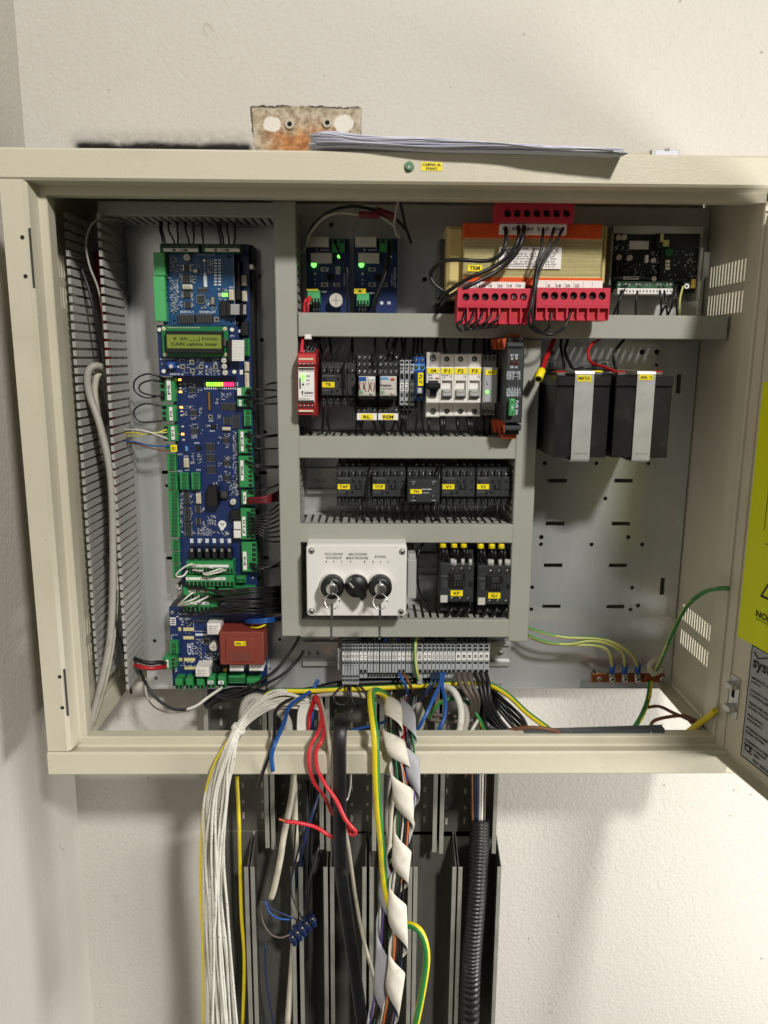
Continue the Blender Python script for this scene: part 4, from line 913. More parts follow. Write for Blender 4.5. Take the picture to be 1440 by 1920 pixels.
# ---- small black contactors
def contactor(z, x0, y0, x1, y1, txt, label, group, Yf=.967, th=False):
    d = D('contactor', label, 'contactor', z, ((x0+x1)/2, y1, YP), group); w, h = x1-x0, y1-y0
    X = lambda u: x0+u*w
    V = lambda v: y0+v*h
    d.box('body', X(.01), V(.0), X(.99), V(1), Yf+.008, YP-.009, 'dark_plastic', None, .0012)
    d.box('front_face', X(.015), V(.28), X(.985), V(.775), Yf, Yf+.009, 'dark_plastic', None, .001)
    d.boxes('pole_divider', [(X(u)-w*.008, V(.1), X(u)+w*.008, V(.275)) for u in (.2, .39, .585, .78)]+[(X(u)-w*.008, V(.78), X(u)+w*.008, V(.96)) for u in (.2, .39, .585, .78)], Yf+.003, Yf+.009, 'mid_plastic', None, .0003)
    for u in (.096, .296, .485, .685, .877):
        d.screw(X(u), V(.21), w*.062, Yf+.0075); d.screw(X(u), V(.845), w*.062, Yf+.0075)
    d.boxes('test_hole', [(X(a), V(b), X(c), V(e)) for a, b, c, e in ((.07, .37, .14, .43), (.45, .36, .53, .43), (.64, .36, .71, .44), (.28, .66, .34, .72), (.43, .64, .51, .69), (.86, .37, .93, .42), (.86, .58, .93, .63))], Yf-.0002, Yf+.001, 'dark_hole', None, 0)
    sl = d.box('actuator', X(.53), V(.47), X(.72), V(.60), Yf-.0012, Yf+.001, 'black_plastic'); d.box('slider', X(.60), V(.49), X(.66), V(.58), Yf-.003, Yf-.0012, 'mid_plastic', sl)
    d.boxes('joint_line', [(X(.745), V(.29), X(.752), V(.77))], Yf-.0002, Yf+.001, 'dark_hole', None, 0)
    d.text('Schneider', X(.07), V(.295), X(.41), V(.335), Yf, 'ink_grey'); d.text('LP1K0910', X(.05), V(.63), X(.25), V(.665), Yf, 'ink_grey'); d.text('1L1  3L2  5L3  13NO', X(.06), V(.11), X(.8), V(.14), Yf+.0076, 'ink_grey')
    if not th: d.sticker(txt, X(.04), V(.46), X(.39), V(.585), Yf-.0008, None, pad=.2)
    else:
        b = d.box('timer_block', X(.03), V(.345), X(.97), V(.915), .945, Yf, 'dark_plastic', None, .0012)
        for (u, v) in ((.20, .46), (.79, .455), (.20, .78), (.79, .77)): d.screw(X(u), V(v), w*.062, .945, b)
        d.sticker(txt, X(.11), V(.585), X(.45), V(.70), .9442, b, pad=.2); d.text('Schneider', X(.47), V(.56), X(.74), V(.60), .945, 'silk', b); d.text('LA4KT1E', X(.47), V(.66), X(.66), V(.685), .945, 'silk', b)
        d.text('LOAD', X(.14), V(.385), X(.26), V(.405), .945, 'silk', b); d.text('LOAD', X(.74), V(.38), X(.86), V(.40), .945, 'silk', b); d.text('LINE', X(.14), V(.85), X(.26), V(.87), .945, 'silk', b); d.text('LINE', X(.74), V(.85), X(.86), V(.87), .945, 'silk', b)
        d.box('indicator', X(.76), V(.63), X(.88), V(.675), .9445, .946, 'mid_plastic', b)
    return d
contactor(ZH, 340, 380, 708, 832, 'TR', 'black contactor with yellow TR sticker beside the red safety relay', 'small black contactors', .962)
for x0, x1, t, lb in ((284, 486, 'TAP', 'black contactor with yellow TAP sticker, leftmost in the row of five'), (490, 692, 'TCP', 'black contactor with yellow TCP sticker in the row of five'), (696, 896, 'TH', 'black contactor with a timer block and yellow TH sticker, middle of five'), (898, 1100, 'V1', 'black contactor with yellow V1 sticker in the row of five'), (1102, 1303, 'V2', 'black contactor with yellow V2 sticker, rightmost in the row of five')):
    contactor(ZJ, x0, 104, x1, 340, t, lb, 'small black contactors', th=(t == 'TH'))
# ---- plug-in relays RL and REM
def plug_relay(x0, txt, label):
    d = D('plug_in_relay', label, 'relay', ZH, (x0+110, 990, YP), 'plug in relays with clear covers'); X = lambda u: x0+u
    d.box('socket', X(0), 308, X(218), 908, .982, YP-.009, 'black_plastic', None, .001)
    for j, (y, Y) in enumerate(((340, .978), (412, .968), (486, .958))):
        d.box('terminal_tier', X(2), y-37, X(216), y+37, Y, .983, 'dark_plastic', None, .0008)
        for i in range(4): d.screw(X(27+i*54), y, 24, Y)
    d.box('lower_tier', X(2), 845, X(216), 908, .968, .983, 'dark_plastic', None, .0008)
    for i in (0, 1, 3): d.screw(X(27+i*54), 884, 22, .968)
    b = d.box('relay_cover', X(24), 530, X(196), 735, .940, .982, 'clear_label', None, .0015)
    d.box('retaining_clip', X(2), 700, X(216), 742, .948, .97, 'black_plastic', None, .001); d.box('clip_foot', X(24), 740, X(196), 766, .952, .97, 'mid_plastic', None, .001)
    if txt == 'RL':
        d.boxes('blue_tab', [(X(28), 535, X(100), 580)], .9395, .941, 'blue_plastic', b); d.box('white_tab', X(120), 540, X(188), 588, .9395, .941, 'paper', b); d.text('Cradle', X(124), 560, X(184), 572, .9394, 'ink', b)
        for k in range(6): xx = X(40+k*26+(10 if k > 2 else 0)); d.wire([(xx, 590, .9402), (xx+(6 if k % 2 else -8), 640, .9398), (xx-(5 if k % 2 else -6), 690, .9402)], .0006, 'copper', 'coil_lead')
    else:
        d.box('blue_tab', X(30), 537, X(110), 570, .9395, .941, 'blue_light', b); d.box('orange_tab', X(130), 548, X(175), 580, .9395, .941, 'orange_plastic', b); d.text('Ometron', X(22), 607, X(140), 634, .9394, 'ink', b); d.text('CM LY4 24VDC', X(40), 648, X(160), 664, .9394, 'ink_grey', b)
    led(d, X(58), 690, 20, .940, 'led_off'); d.cyl('green_lens', X(56), 690, 14, .938, .9385, 'term_green_light', b); d.cyl('clear_lens', X(155), 700, 17, .938, .941, 'led_off', b)
    l = d.box('marker_strip', X(4), 915, X(212), 985, .960, .966, 'paper', None, .0004); d.box('yellow_patch', X(45), 922, X(170), 978, .9596, .9602, 'yellow_tape', l, 0)
    d.text(txt, X(108-18*len(txt)), 935, X(108+18*len(txt)), 968, .9596, 'ink', l)
plug_relay(711, 'RL', 'plug in relay with blue tab and RL marker strip'); plug_relay(932, 'REM', 'plug in relay with printed clear cover and REM marker strip')
# ---- three fuse terminals and the blue relay
for i, (x, t) in enumerate(((1160, 'FL4'), (1212, 'FL1'), (1263, 'FL'))):
    d = D('fuse_terminal', ['grey rail terminal tagged FL4, first of three beside the relays', 'grey rail terminal tagged FL1, middle of three beside the relays', 'grey rail terminal tagged FL, last of three beside the relays'][i], 'terminal', ZH, (x+20, 880, YP), 'grey rail terminals')
    d.box('body', x, 400, x+45, 830, .968, YP-.009, 'term_grey', None, .0006); d.box('upper_end', x, 360, x+45, 405, .985, YP-.009, 'term_grey'); d.box('lower_end', x, 828, x+45, 882, .985, YP-.009, 'term_grey')
    d.boxes('wire_entry', [(x+9, 372, x+36, 398), (x+9, 840, x+36, 868)], .9848, .986, 'dark_hole', None, 0); d.boxes('clamp_slot', [(x+9, 418, x+36, 438), (x+12, 450, x+30, 468), (x+8, 500, x+38, 560), (x+12, 705, x+32, 745), (x+9, 785, x+36, 808)], .9678, .969, 'dark_hole', None, 0)
    d.sticker(t, x+3, 597, x+43, 686, .967, None, 'paper', 90, .2, nm='marker_tag')
d = D('blue_relay', 'narrow blue relay with yellow FLY sticker beside the grey terminals', 'relay', ZH, (1362, 780, YP))
d.box('socket', 1307, 470, 1420, 780, .966, YP-.009, 'blue_plastic', None, .001); d.box('upper_terminal', 1307, 330, 1420, 405, .975, YP-.009, 'blue_plastic', None, .001); d.box('middle_terminal', 1303, 403, 1420, 470, .968, YP-.009, 'blue_light', None, .001)
for (x, y, Y) in ((1330, 366, .975), (1395, 366, .975), (1332, 433, .968), (1392, 433, .968), (1332, 742, .966), (1388, 742, .966)): d.screw(x, y, 20, Y)
b = d.box('relay_can', 1318, 488, 1410, 720, .948, .967, 'wire_blue_dark', None, .001); d.sticker('FLY', 1350, 492, 1405, 628, .9475, b, rot=-90); d.box('lens', 1345, 650, 1390, 705, .947, .949, 'clear_label', b)
# ---- breakers
def breaker(x0, x1, txt, label, main=False):
    d = D('circuit_breaker', label, 'circuit breaker', ZI, ((x0+x1)/2, 945, YP), 'white circuit breakers'); w = x1-x0; e = .6; tp = 278 if main else 295
    d.box('body', x0+e, tp, x1-e, 955 if main else 945, .975, YP-.009, 'white_plastic', None, .0012)
    d.box('shoulder', x0+e, 432, x1-e, 580, .957, .976, 'white_plastic', None, .0012)
    d.box('lower_shoulder', x0+e, 760, x1-e, 808, .957, .976, 'white_plastic', None, .001)
    d.boxes('cheek', [(x0+e, 578, x0+w*.14, 762), (x1-w*.12, 578, x1-e, 762)], .957, .976, 'white_plastic', None, .0006)
    d.box('upper_window', x0+w*.14, 585, x1-w*.12, 665, .962, .976, 'white_plastic', None, .0006)
    d.sticker(txt, x0+w*.08, 443, x1-w*.04, 498 if main else 505, .9565, None, pad=.24)
    if main:
        lv = d.box('toggle_lever', x0+w*.1, 602, x1+w*.06, 660, .940, .962, 'black_plastic', None, .002); d.box('lever_stem', x0+w*.28, 655, x1-w*.22, 742, .953, .965, 'black_plastic', lv, .001)
        d.box('toggle_frame', x0+w*.06, 665, x1-w*.06, 770, .958, .975, 'white_plastic')
        d.text('ABB S201', x0+w*.12, 510, x0+w*.45, 525, .957, 'ink', rot=0); d.text('C10 230/400V', x0+w*.12, 540, x0+w*.5, 556, .957, 'ink'); d.boxes('print', [(x0+w*.66, 545, x0+w*.96, 560)], .9567, .958, 'wire_red'); d.text('I-ON', x0+w*.14, 568, x0+w*.3, 595, .957, 'ink')
    else:
        lv = d.box('toggle_lever', x0+w*.17, 668, x1-w*.14, 752, .952, .968, 'grey_plastic', None, .0015)
        d.box('toggle_shadow_slot', x0+w*.15, 665, x1-w*.12, 757, .9675, .969, 'dark_plastic', None, 0); d.box('lever_foot', x0+w*.19, 730, x1-w*.16, 753, .9515, .954, 'mid_plastic', lv)
        p = d.P((x0+x1)/2, 690, .952); rr = w*.24*d.px(.952); q = MB(); q.tube([Vector((p.x+rr*math.cos(a), .9519, p.z-rr*.55*math.sin(a)+.001)) for a in [math.pi*k/8 for k in range(9)]], .0003, 5); q.build('grip_arc', 'ink_grey', lv)
        if txt == 'F1': d.text('PLIR ADAM', x0+w*.14, 516, x0+w*.6, 528, .957, 'ink'); d.text('C6/8', x0+w*.14, 538, x0+w*.4, 550, .957, 'ink')
        d.boxes('print', [(x1-w*.26+j*w*.1, 520, x1-w*.23+j*w*.1, 548) for j in range(2)], .9567, .958, 'ink', None, 0)
    for y in (338 if main else 350, 893): s_ = d.cyl('screw_recess', (x0+x1)/2, y, 31 if main else 26, .9745, .976, 'dark_plastic', None, 18, 0); d.screw((x0+x1)/2, y, 22, .9745, s_, 'p' if main else 'a')
breaker(216, 358, 'AM', 'white circuit breaker with yellow AM sticker and black toggle', True)
breaker(360, 502, 'F1', 'white circuit breaker with yellow F1 sticker and grey toggle'); breaker(503, 645, 'F2', 'white circuit breaker with yellow F2 sticker and grey toggle'); breaker(646, 790, 'F3', 'white circuit breaker with yellow F3 sticker and grey toggle')
d = D('phase_monitor', 'grey phase monitor with yellow RF sticker and one green lamp beside the breakers', 'relay', ZI, (870, 930, YP))
d.box('body', 790, 310, 942, 930, .978, YP-.009, 'grey_plastic', None, .001); b = d.box('front_housing', 808, 437, 962, 808, .950, .979, 'grey_plastic', None, .0015); d.box('front_panel', 822, 520, 950, 795, .9495, .951, 'term_grey', b, .0003)
d.sticker('RF', 832, 462, 952, 515, .9495, b, pad=.24); led(d, 850, 693, 17, .9495, 'led_green'); d.text('R', 838, 580, 850, 596, .9495, 'ink', b); d.text('F', 845, 605, 860, 625, .9495, 'ink', b)
for x, t, u in ((820, 'L1', '12'), (866, 'L2', '10'), (911, 'L3', '11')):
    d.screw(x, 345, 23, .978); d.screw(x-18, 897, 23, .978); d.text(t, x-14, 375, x+14, 393, .978, 'ink_grey'); d.text(u, x-32, 848, x-6, 866, .978, 'ink_grey')
# ---- black fuse module
d = D('fuse_module', 'tall black fuse module with orange clips and a green blade fuse beside the right duct', 'fuse module', ZI, (1120, 1150, YP))
d.box('body', 1040, 240, 1225, 1015, .915, YP-.009, 'dark_plastic', None, .0015); d.box('upper_cap', 1052, 175, 1238, 235, .920, .99, 'mid_plastic', None, .002); d.box('lower_cap', 1022, 1030, 1205, 1095, .920, .99, 'mid_plastic', None, .002)
d.box('upper_terminal', 1062, 122, 1228, 178, .928, .99, 'black_plastic'); d.box('lower_terminal', 1030, 1090, 1180, 1135, .928, .99, 'black_plastic')
for x in (1085, 1127, 1168, 1208): d.screw(x, 145, 17, .928, None, 'h')
for i, x in enumerate((945, 985, 1030)):
    for (y0, y1) in ((130, 250), (985, 1125)):
        q = MB(); P = [d.P(a, b, .945-.012*i) for a, b in ((x-22, y0+10), (x+22, y0), (x+10, (y0+y1)/2), (x-2, y1), (x-12, (y0+y1)/2))]; q.prism([(p.x, p.z) for p in reversed(P)], .945-.012*i, .975-.012*i); q.build('orange_clip', 'orange_plastic', d.o)
d.box('orange_edge', 1070, 98, 1200, 124, .93, .95, 'orange_plastic'); d.box('orange_edge', 1005, 1130, 1150, 1180, .935, .97, 'orange_plastic')
d.text('RT', 1095, 300, 1130, 325, .915, 'silk'); d.text('BT', 1142, 300, 1172, 325, .915, 'silk'); d.text('DR', 1090, 420, 1126, 444, .915, 'silk'); d.text('AL', 1138, 420, 1168, 444, .915, 'silk')
led(d, 1108, 348, 14, .915, 'grey_plastic'); led(d, 1155, 344, 14, .915, 'grey_plastic'); led(d, 1107, 392, 16, .915, 'led_red_off'); led(d, 1153, 392, 16, .915, 'led_red_off')
ln = []
for y in (500, 532): ln.append((1052, y-1.5, 1195, y+1.5))
for y in (680, 712): ln.append((1048, y-1.5, 1188, y+1.5))
for x in (1088, 1118, 1170): ln.append((x-1.5, 470, x+1.5, 568))
for x in (1082, 1108, 1137, 1166): ln.append((x-1.5, 636, x+1.5, 740))
track(d, ln, .915, 'printed_table')
for y, t in ((486, 'OUT 9 10 11 RB'), (517, 'DC2  1       9'), (551, 'DC3  7       B'), (664, 'OF 7 5 4 2'), (696, '8  9 0 10 1'), (727, 'BD DF 3 L 1')): d.text(t, 1052, y-9, 1194, y+9, .915, 'silk')
d.box('fuse_socket', 1066, 765, 1096, 960, .9148, .917, 'dark_hole', None, 0)
f = d.box('blade_fuse', 1086, 765, 1138, 942, .905, .916, 'term_green_light', None, .002); d.text('30', 1098, 840, 1124, 866, .905, 'silk', f, -90); d.boxes('fuse_slot', [(1105, 785, 1118, 815), (1105, 890, 1118, 920)], .9048, .906, 'term_green_dark', f, 0)
d.text('FUSE 30A', 1142, 780, 1172, 932, .915, 'silk', None, -90)
# ---- white key switch box
d = D('key_switch_box', 'white plastic switch box with two key locks and one black rotary knob', 'switch box', ZK, (397, 522, YP))
YK = .922
a = d.R(82, 72, 712, 521, YK); q = MB(); q.box(a[0]+.0008, a[1]-.0008, YK+.014, YP, a[2]+.0008, a[3]-.0008); q.build('base', 'white_box', d.o)
def rrect(x0, x1, z0, z1, r, n=5):
    P = []
    for cx, cz, s in ((x1-r, z1-r, 0), (x0+r, z1-r, 1), (x0+r, z0+r, 2), (x1-r, z0+r, 3)):
        for k in range(n+1): t = math.pi/2*(s+k/n); P.append((cx+r*math.cos(t), cz+r*math.sin(t)))
    return P
q = MB(); o1 = rrect(a[0], a[1], a[2], a[3], .005); o2 = rrect(a[0]+.0014, a[1]-.0014, a[2]+.0014, a[3]-.0014, .004); n = len(o1)
for P, Y in ((o1, YK+.014), (o1, YK+.002), (o2, YK)): q.v += [(x, Y, z) for x, z in P]
for r in (0, 1):
    for k in range(n): q.face((r*n+k, r*n+(k+1) % n, (r+1)*n+(k+1) % n, (r+1)*n+k), 0, True)
q.face(tuple(range(2*n, 3*n))); q.build('lid', 'white_box', d.o)
for (x, y) in ((113, 112), (683, 117), (113, 490), (675, 493)): c = d.cyl('screw_boss', x, y, 20, YK-.0003, YK+.001, 'dark_steel', None, 18, 0); d.screw(x, y, 17, YK-.0003, c, 'p')
for t, r in (('ESCLUSIONE', (198, 122, 311, 138)), ('SICUREZZE', (204, 146, 303, 161)), ('1', (203, 171, 210, 185)), ('0', (249, 171, 258, 185)), ('2', (298, 171, 307, 185)), ('ABILITAZIONE', (343, 123, 462, 139)), ('MANUTENZIONE', (332, 147, 470, 163)), ('0', (355, 171, 364, 185)), ('1', (444, 171, 451, 185)), ('BYPASS', (512, 139, 580, 155)), ('1', (497, 172, 504, 186)), ('0', (543, 172, 552, 186)), ('2', (592, 174, 601, 188))):
    d.text(t, *r, YK, 'ink_grey')
for i, x in enumerate((248, 397, 545)):
    p = d.P(x, 318, YK-.003); r = 74*d.px(YK)
    MB().lathe(p.x, p.z, [(YK, r*1.10), (YK-.006, r*1.08), (YK-.008, r*1.02), (YK-.008, r*.9)], 32).build('white_collar', 'white_box', d.o)
    kb = MB().lathe(p.x, p.z, [(YK-.006, r*1.0), (YK-.020, r*.99), (YK-.023, r*.93), (YK-.0232, r*.60), (YK-.0232, 0.0001)] if i != 1 else [(YK-.006, r*1.0), (YK-.015, r*.97), (YK-.017, r*.9), (YK-.0172, .0001)], 32).build('switch_ring' if i != 1 else 'rotary_knob', 'black_plastic', d.o)
    if i != 1:
        yk = YK-.0232; MB().lathe(p.x, p.z, [(yk+.001, r*.52), (yk-.002, r*.52), (yk-.0026, r*.46), (yk-.0026, .0001)], 24).build('lock_cylinder', 'steel', kb)
        MB().box(p.x-.0007, p.x+.0007, yk-.0032, yk-.0025, p.z-.0035, p.z+.0035).build('keyway', 'dark_hole', kb)
    else:
        a0 = math.radians(-50); u = Vector((math.cos(a0), 0, math.sin(a0))); v = Vector((-u.z, 0, u.x)); y0, y1 = YK-.030, YK-.016; q = MB()
        for Y, hw in ((y1, .0048), (y0, .0034)):
            for (s1, s2) in ((-1, -1), (1.08, -1), (1.08, 1), (-1, 1)): w_ = Vector((p.x, Y, p.z))+u*(r*.95*s1)+v*(hw*s2); q.v.append(tuple(w_))
        for f_ in ((4, 5, 6, 7), (0, 1, 5, 4), (1, 2, 6, 5), (2, 3, 7, 6), (3, 0, 4, 7)): q.face(f_)
        q.build('grip', 'black_plastic', kb); c = Vector((p.x, y0-.0003, p.z))-u*(r*.6); q = MB(); 
        for (s1, s2) in ((-1, -1), (1, -1), (1, 1), (-1, 1)): q.v.append(tuple(c+u*(r*.28*s1)+v*(.0011*s2)))
        q.face((0, 1, 2, 3)); q.build('pointer_mark', 'grey_plastic', kb)
for i, x in enumerate((243, 545)):
    k = D('lock_key', ['key with ring in the left lock of the white switch box', 'key with ring in the right lock of the white switch box'][i], 'key', ZK, (x, 660, YK-.03), 'keys hanging from the white switch box')
    p = k.P(x, 320, YK-.026); y = YK-.0235
    MB().box(p.x-.0011, p.x+.0011, y-.026, y, p.z-.006, p.z+.005).build('key_bow', 'steel', k.o)
    c = k.P(x, 428, YK-.045); rr = 46*k.px(YK-.045); MB().tube([c+Vector((rr*math.cos(2*math.pi*t/28), .004*math.sin(2*math.pi*t/28), rr*math.sin(2*math.pi*t/28))) for t in range(29)], .0007, 6).build('key_ring', 'steel', k.o)
    q = MB(); t0 = k.P(x-1, 452, YK-.045); t1 = k.P(x-4, 665, YK-.045); q.box(t0.x-.0015, t0.x+.0015, t0.y-.004, t0.y+.004, t0.z-.014, t0.z); q.box(t1.x-.0011, t1.x+.0011, t1.y-.003, t1.y+.002, t1.z, t0.z-.013)
    for j in range(6): zz = t1.z+.001+j*.0035; q.box(t1.x-.0017, t1.x+.0017, t1.y-.0035, t1.y-.003, zz, zz+.0014)
    q.build('hanging_key', 'steel', k.o)
d = D('end_block', 'small light grey plastic block right of the white switch box', 'block', ZK, (745, 412, YP)); d.box('housing', 718, 168, 772, 411, .945, YP-.009, 'grey_plastic', None, .001); d.box('lid', 722, 130, 768, 170, .955, YP-.009, 'grey_plastic', None, .001)
# ---- large contactors KP, KU
for x0, y0, t, lb in ((918, 80, 'KP', 'large black contactor with yellow KP sticker'), (1154, 95, 'KU', 'large black contactor with yellow KU sticker')):
    d = D('power_contactor', lb, 'contactor', ZK, (x0+108, y0+415, YP), 'large black contactors'); X = lambda u: x0+u
    Vv = lambda v: y0+v*.97
    d.box('base', X(0), Vv(20), X(216), Vv(425), .985, YP-.009, 'dark_plastic', None, .0012); d.box('terminal_block', X(0), Vv(22), X(216), Vv(112), .972, .986, 'dark_plastic', None, .001); d.box('housing', X(2), Vv(112), X(216), Vv(365), .955, .986, 'dark_plastic', None, .0015); d.box('lower_terminal_block', X(0), Vv(362), X(216), Vv(420), .972, .986, 'dark_plastic', None, .001)
    for u in (38, 110, 185): d.cyl('clamp_recess', X(u), Vv(62), 19, .9718, .973, 'black_plastic', None, 14, 0); d.cyl('clamp_recess', X(u), Vv(390), 16, .9718, .973, 'black_plastic', None, 14, 0)
    for u in (85, 138, 188): d.screw(X(u), Vv(147), 16, .955); d.screw(X(u-8), Vv(340), 16, .955)
    d.box('coil_window', X(62), Vv(172), X(162), Vv(265), .951, .956, 'black_plastic', None, .001); d.box('armature', X(90), Vv(188), X(140), Vv(225), .949, .952, 'dark_plastic', None, .0006); d.boxes('armature_rib', [(X(90+i*18), Vv(232), X(102+i*18), Vv(262)) for i in range(4)], .949, .952, 'dark_plastic')
    d.box('side_latch', X(186), Vv(228), X(208), Vv(262), .9535, .956, 'black_plastic'); d.box('side_panel', X(20), Vv(228), X(52), Vv(275), .954, .956, 'mid_plastic')
    d.sticker(t, X(70), Vv(287), X(146), Vv(324), .9545, None, pad=.24); d.box('maker_tag', X(6), Vv(318), X(50), Vv(365), .9546, .956, 'clear_label', None, 0); d.text('Schneider', X(10), Vv(188), X(52), Vv(198), .955, 'ink_grey')
# ---- terminal row
def terminal(x0, x1, t, kind, label, grp):
    d = D('rail_terminal', label, 'terminal', ZL, ((x0+x1)/2, 330, YP), grp); w = x1-x0; e = .8
    d.box('body', x0+e, 122, x1-e, 300, .978, YP-.007, 'term_grey', None, .0005)
    d.box('upper_end', x0+e, 90, x1-e, 124, .990, YP-.007, 'term_grey', None, .0005); d.box('lower_end', x0+e, 268, x1-e, 332 if kind != 'm' else 305, .984, YP-.007, 'term_grey', None, .0005)
    m_ = .18*w
    d.boxes('clamp_slot', [(x0+m_, 128, x1-m_, 142), (x0+m_, 150, x1-m_, 164), (x0+m_, 232, x1-m_, 244)], .9778, .979, 'dark_hole', None, 0)
    d.boxes('wire_entry', [(x0+m_, 97, x1-m_, 116)], .9898, .991, 'dark_hole', None, 0)
    d.boxes('wire_entry', [(x0+m_, 280, x1-m_, 298)] if kind != 't' else [(x0+m_, 276, x1-m_, 326)], .9778 if kind != 't' else .9838, .985, 'dark_hole', None, 0)
    d.sticker(t, x0+1.5, 176, x1-1.5, 222, .977, None, 'paper', -90, .16 if kind == 'm' else .2, 'ink', 'marker_tag')
    if kind == 'p':
        b = d.box('test_plug', x0+e, 260, x1-e, 372, .972, .984, 'term_grey', None, .0005); d.boxes('plug_slot', [(x0+m_, 315, x1-m_, 328), (x0+m_, 338, x1-m_, 352)], .9718, .973, 'dark_hole', b, 0)
    return d
G = 'grey terminals along the lowest rail'
D('rail_end_stop', 'grey end stop at the left end of the terminal row', 'end stop', ZL, (315, 285, YP)).box('body', 305, 150, 330, 285, .99, YP-.007, 'term_grey')
NTH = ['first', 'second', 'third', 'fourth', 'fifth', 'sixth', 'seventh', 'eighth', 'ninth', 'tenth']
for i in range(3): terminal(332+17*i, 348.5+17*i, 'M5', 'p', NTH[i]+' narrow grey terminal of the leftmost plugged trio on the lowest rail', G)
for i in range(3): terminal(384+17*i, 400.5+17*i, 'Z1', 'p', NTH[i]+' narrow grey terminal of the second plugged trio on the lowest rail', G)
for x, t in ((438, 'left'), (462, 'right')): terminal(x, x+23, 'L1', 's', t+' one of the two grey L1 terminals on the lowest rail', G)
tt = 'tall grey terminal with long slots left of the N terminal'
for i, x in enumerate((488, 505, 525, 542, 564, 582, 600, 618, 638, 655)): terminal(x, x+16.5, '120', 't', NTH[i]+' '+tt, G)
terminal(673, 695, 'N', 's', 'grey terminal tagged N on the lowest rail', G); terminal(696, 719, 'F', 's', 'grey terminal tagged F on the lowest rail', G)
for i, x in enumerate((722, 738, 754)): terminal(x, x+15.5, 'A1', 't', NTH[i]+' narrow slotted grey terminal between the F terminal and the yellow earth wire', G)
d = terminal(790, 827, '100', 's', 'wide grey terminal tagged 100 beside the yellow earth wire', G); d.box('earth_foot', 793, 326, 824, 372, .980, YP-.007, 'term_grey')
for i, x in enumerate((830, 856)): terminal(x, x+25, 'AP', 's', NTH[i]+' grey terminal tagged AP right of the terminal 100', G)
for i in range(6): terminal(882+24*i, 905+24*i, '10'+str(i+1), 's', NTH[i]+' narrow grey terminal between the AP terminals and the M6 terminal', G)
for i in range(6): terminal(1028+35*i, 1062+35*i, 'M%d' % (6-i), 'm', 'wide grey terminal tagged M%d on the lowest rail' % (6-i), G)
# ================================================================ transformer
d = D('control_transformer', 'large orange wrapped transformer with three red terminal blocks', 'transformer', ZF, (750, 900, YP))
YT = .940
core = d.box('laminated_core', 262, 232, 1248, 640, YT, YP-.03, 'laminate', None, .001)
for i in range(40): pass
d.boxes('lamination', [(264, 338+i*6.6, 1246, 340.2+i*6.6) for i in range(40)], YT-.0004, YT+.001, 'laminate_dark', core, .0002, stuff=True)
d.boxes('orange_wrap', [(262, 222, 1248, 330)], YT-.003, YP-.035, 'orange_film', core, .001); d.box('orange_wrap', 262, 607, 1248, 665, YT-.003, YP-.035, 'orange_film', core, .001)
for r in ((142, 240, 268, 760), (1244, 240, 1278, 650)): d.box('bobbin', *r, YT+.012, YP-.012, 'bobbin', None, .004)
d.box('winding', 95, 330, 145, 740, YT+.04, YP-.012, 'dark_steel', None, .004); d.box('foot', 60, 790, 235, 865, YT+.05, YP, 'black_plastic', None, .002)
nl = d.box('maker_label', 515, 390, 957, 545, YT-.0022, YT, 'paper', None, 0)
d.text('ECI', 525, 403, 620, 435, YT-.0022, 'ink', nl); d.text('80394LI 50/60', 650, 394, 800, 412, YT-.0022, 'ink', nl); d.text('CE', 880, 400, 938, 432, YT-.0022, 'ink_grey', nl)
for i, t in enumerate(('CEI EN 61558-2', 'TRASFORMATORE TRIFASE TYPE TDR', 'FREQUENZA 50/60 HZ 400V IP00', '50/60 Hz  ta 40C  cl B  1998 22', 'L.ALIMENTAZ 270726-06', 'PROTEZIONE MAX 8,0 A 2,5 A 6,3 A')): d.text(t, 540+10*(i % 3), 434+i*18, 920-12*(i % 2), 446+i*18, YT-.0022, 'ink_grey', nl)
d.sticker('TRM', 290, 517, 394, 564, YT-.0012, core, pad=.22)
def redblock(x0, y0, x1, y1, n, label, holes_y, r, cav, Yf, xs=None):
    w = x1-x0; b = D('t', '', '', ZF, (0, 0, YP)) if False else d
    a = d.R(x0, y0, x1, y1, Yf); xx = xs or [x0+w*(k+.55)/(n+.1) for k in range(n)]
    hl = []
    for x in xx: p = d.P(x, holes_y, Yf); hl.append(circ(p.x, p.z, r*d.px(Yf), 18))
    zc_ = d.P(x0, cav, Yf).z if cav else a[2]
    me = holed(rectp(a[0], a[1], zc_, a[3]), hl, .006, lambda u, v, q_: (u, Yf+.003+q_, v)); c = wl(d.o)
    for v in me.vertices: v.co -= c
    blk = put('red_terminal_block', me, 'red_plastic', d.o, c); blk['label'] = label
    MB().box(a[0]+.0004, a[1]-.0004, Yf+.0062, Yf+.032, a[2]+.001, a[3]-.0004).build('housing', 'red_plastic', blk)
    for x in xx: d.screw(x, holes_y, r*.86, Yf+.0055, blk, 'p' if (x > 600 and x < 700 and cav) else 'h', 'clamp_screw')
    if cav:
        zb_ = a[2]; q = MB(); q.box(a[0], a[1], Yf+.004, Yf+.03, zb_-.001, zb_+.001)
        for k in range(n+1): x = a[0]+(a[1]-a[0])*k/n; q.box(max(a[0], x-.0009), min(a[1], x+.0009), Yf+.0005, Yf+.0062, zb_, zc_-.0001)
        q.build('divider', 'red_plastic', blk); d.boxes('wire_opening', [(x0+w*(k+.2)/n, cav+12, x0+w*(k+.8)/n, y1-30) for k in range(n)], Yf+.006, Yf+.0068, 'red_module', blk, 0)
        d.box('marker_groove', x0+w*.06, cav-44, x1-w*.04, cav-12, Yf-.0003, Yf+.001, 'red_plastic', blk, .0002)
    return blk
redblock(490, 72, 1046, 218, 7, 'upper red terminal block', 152, 25, 0, .918, [577, 645, 715, 785, 855, 925, 995])
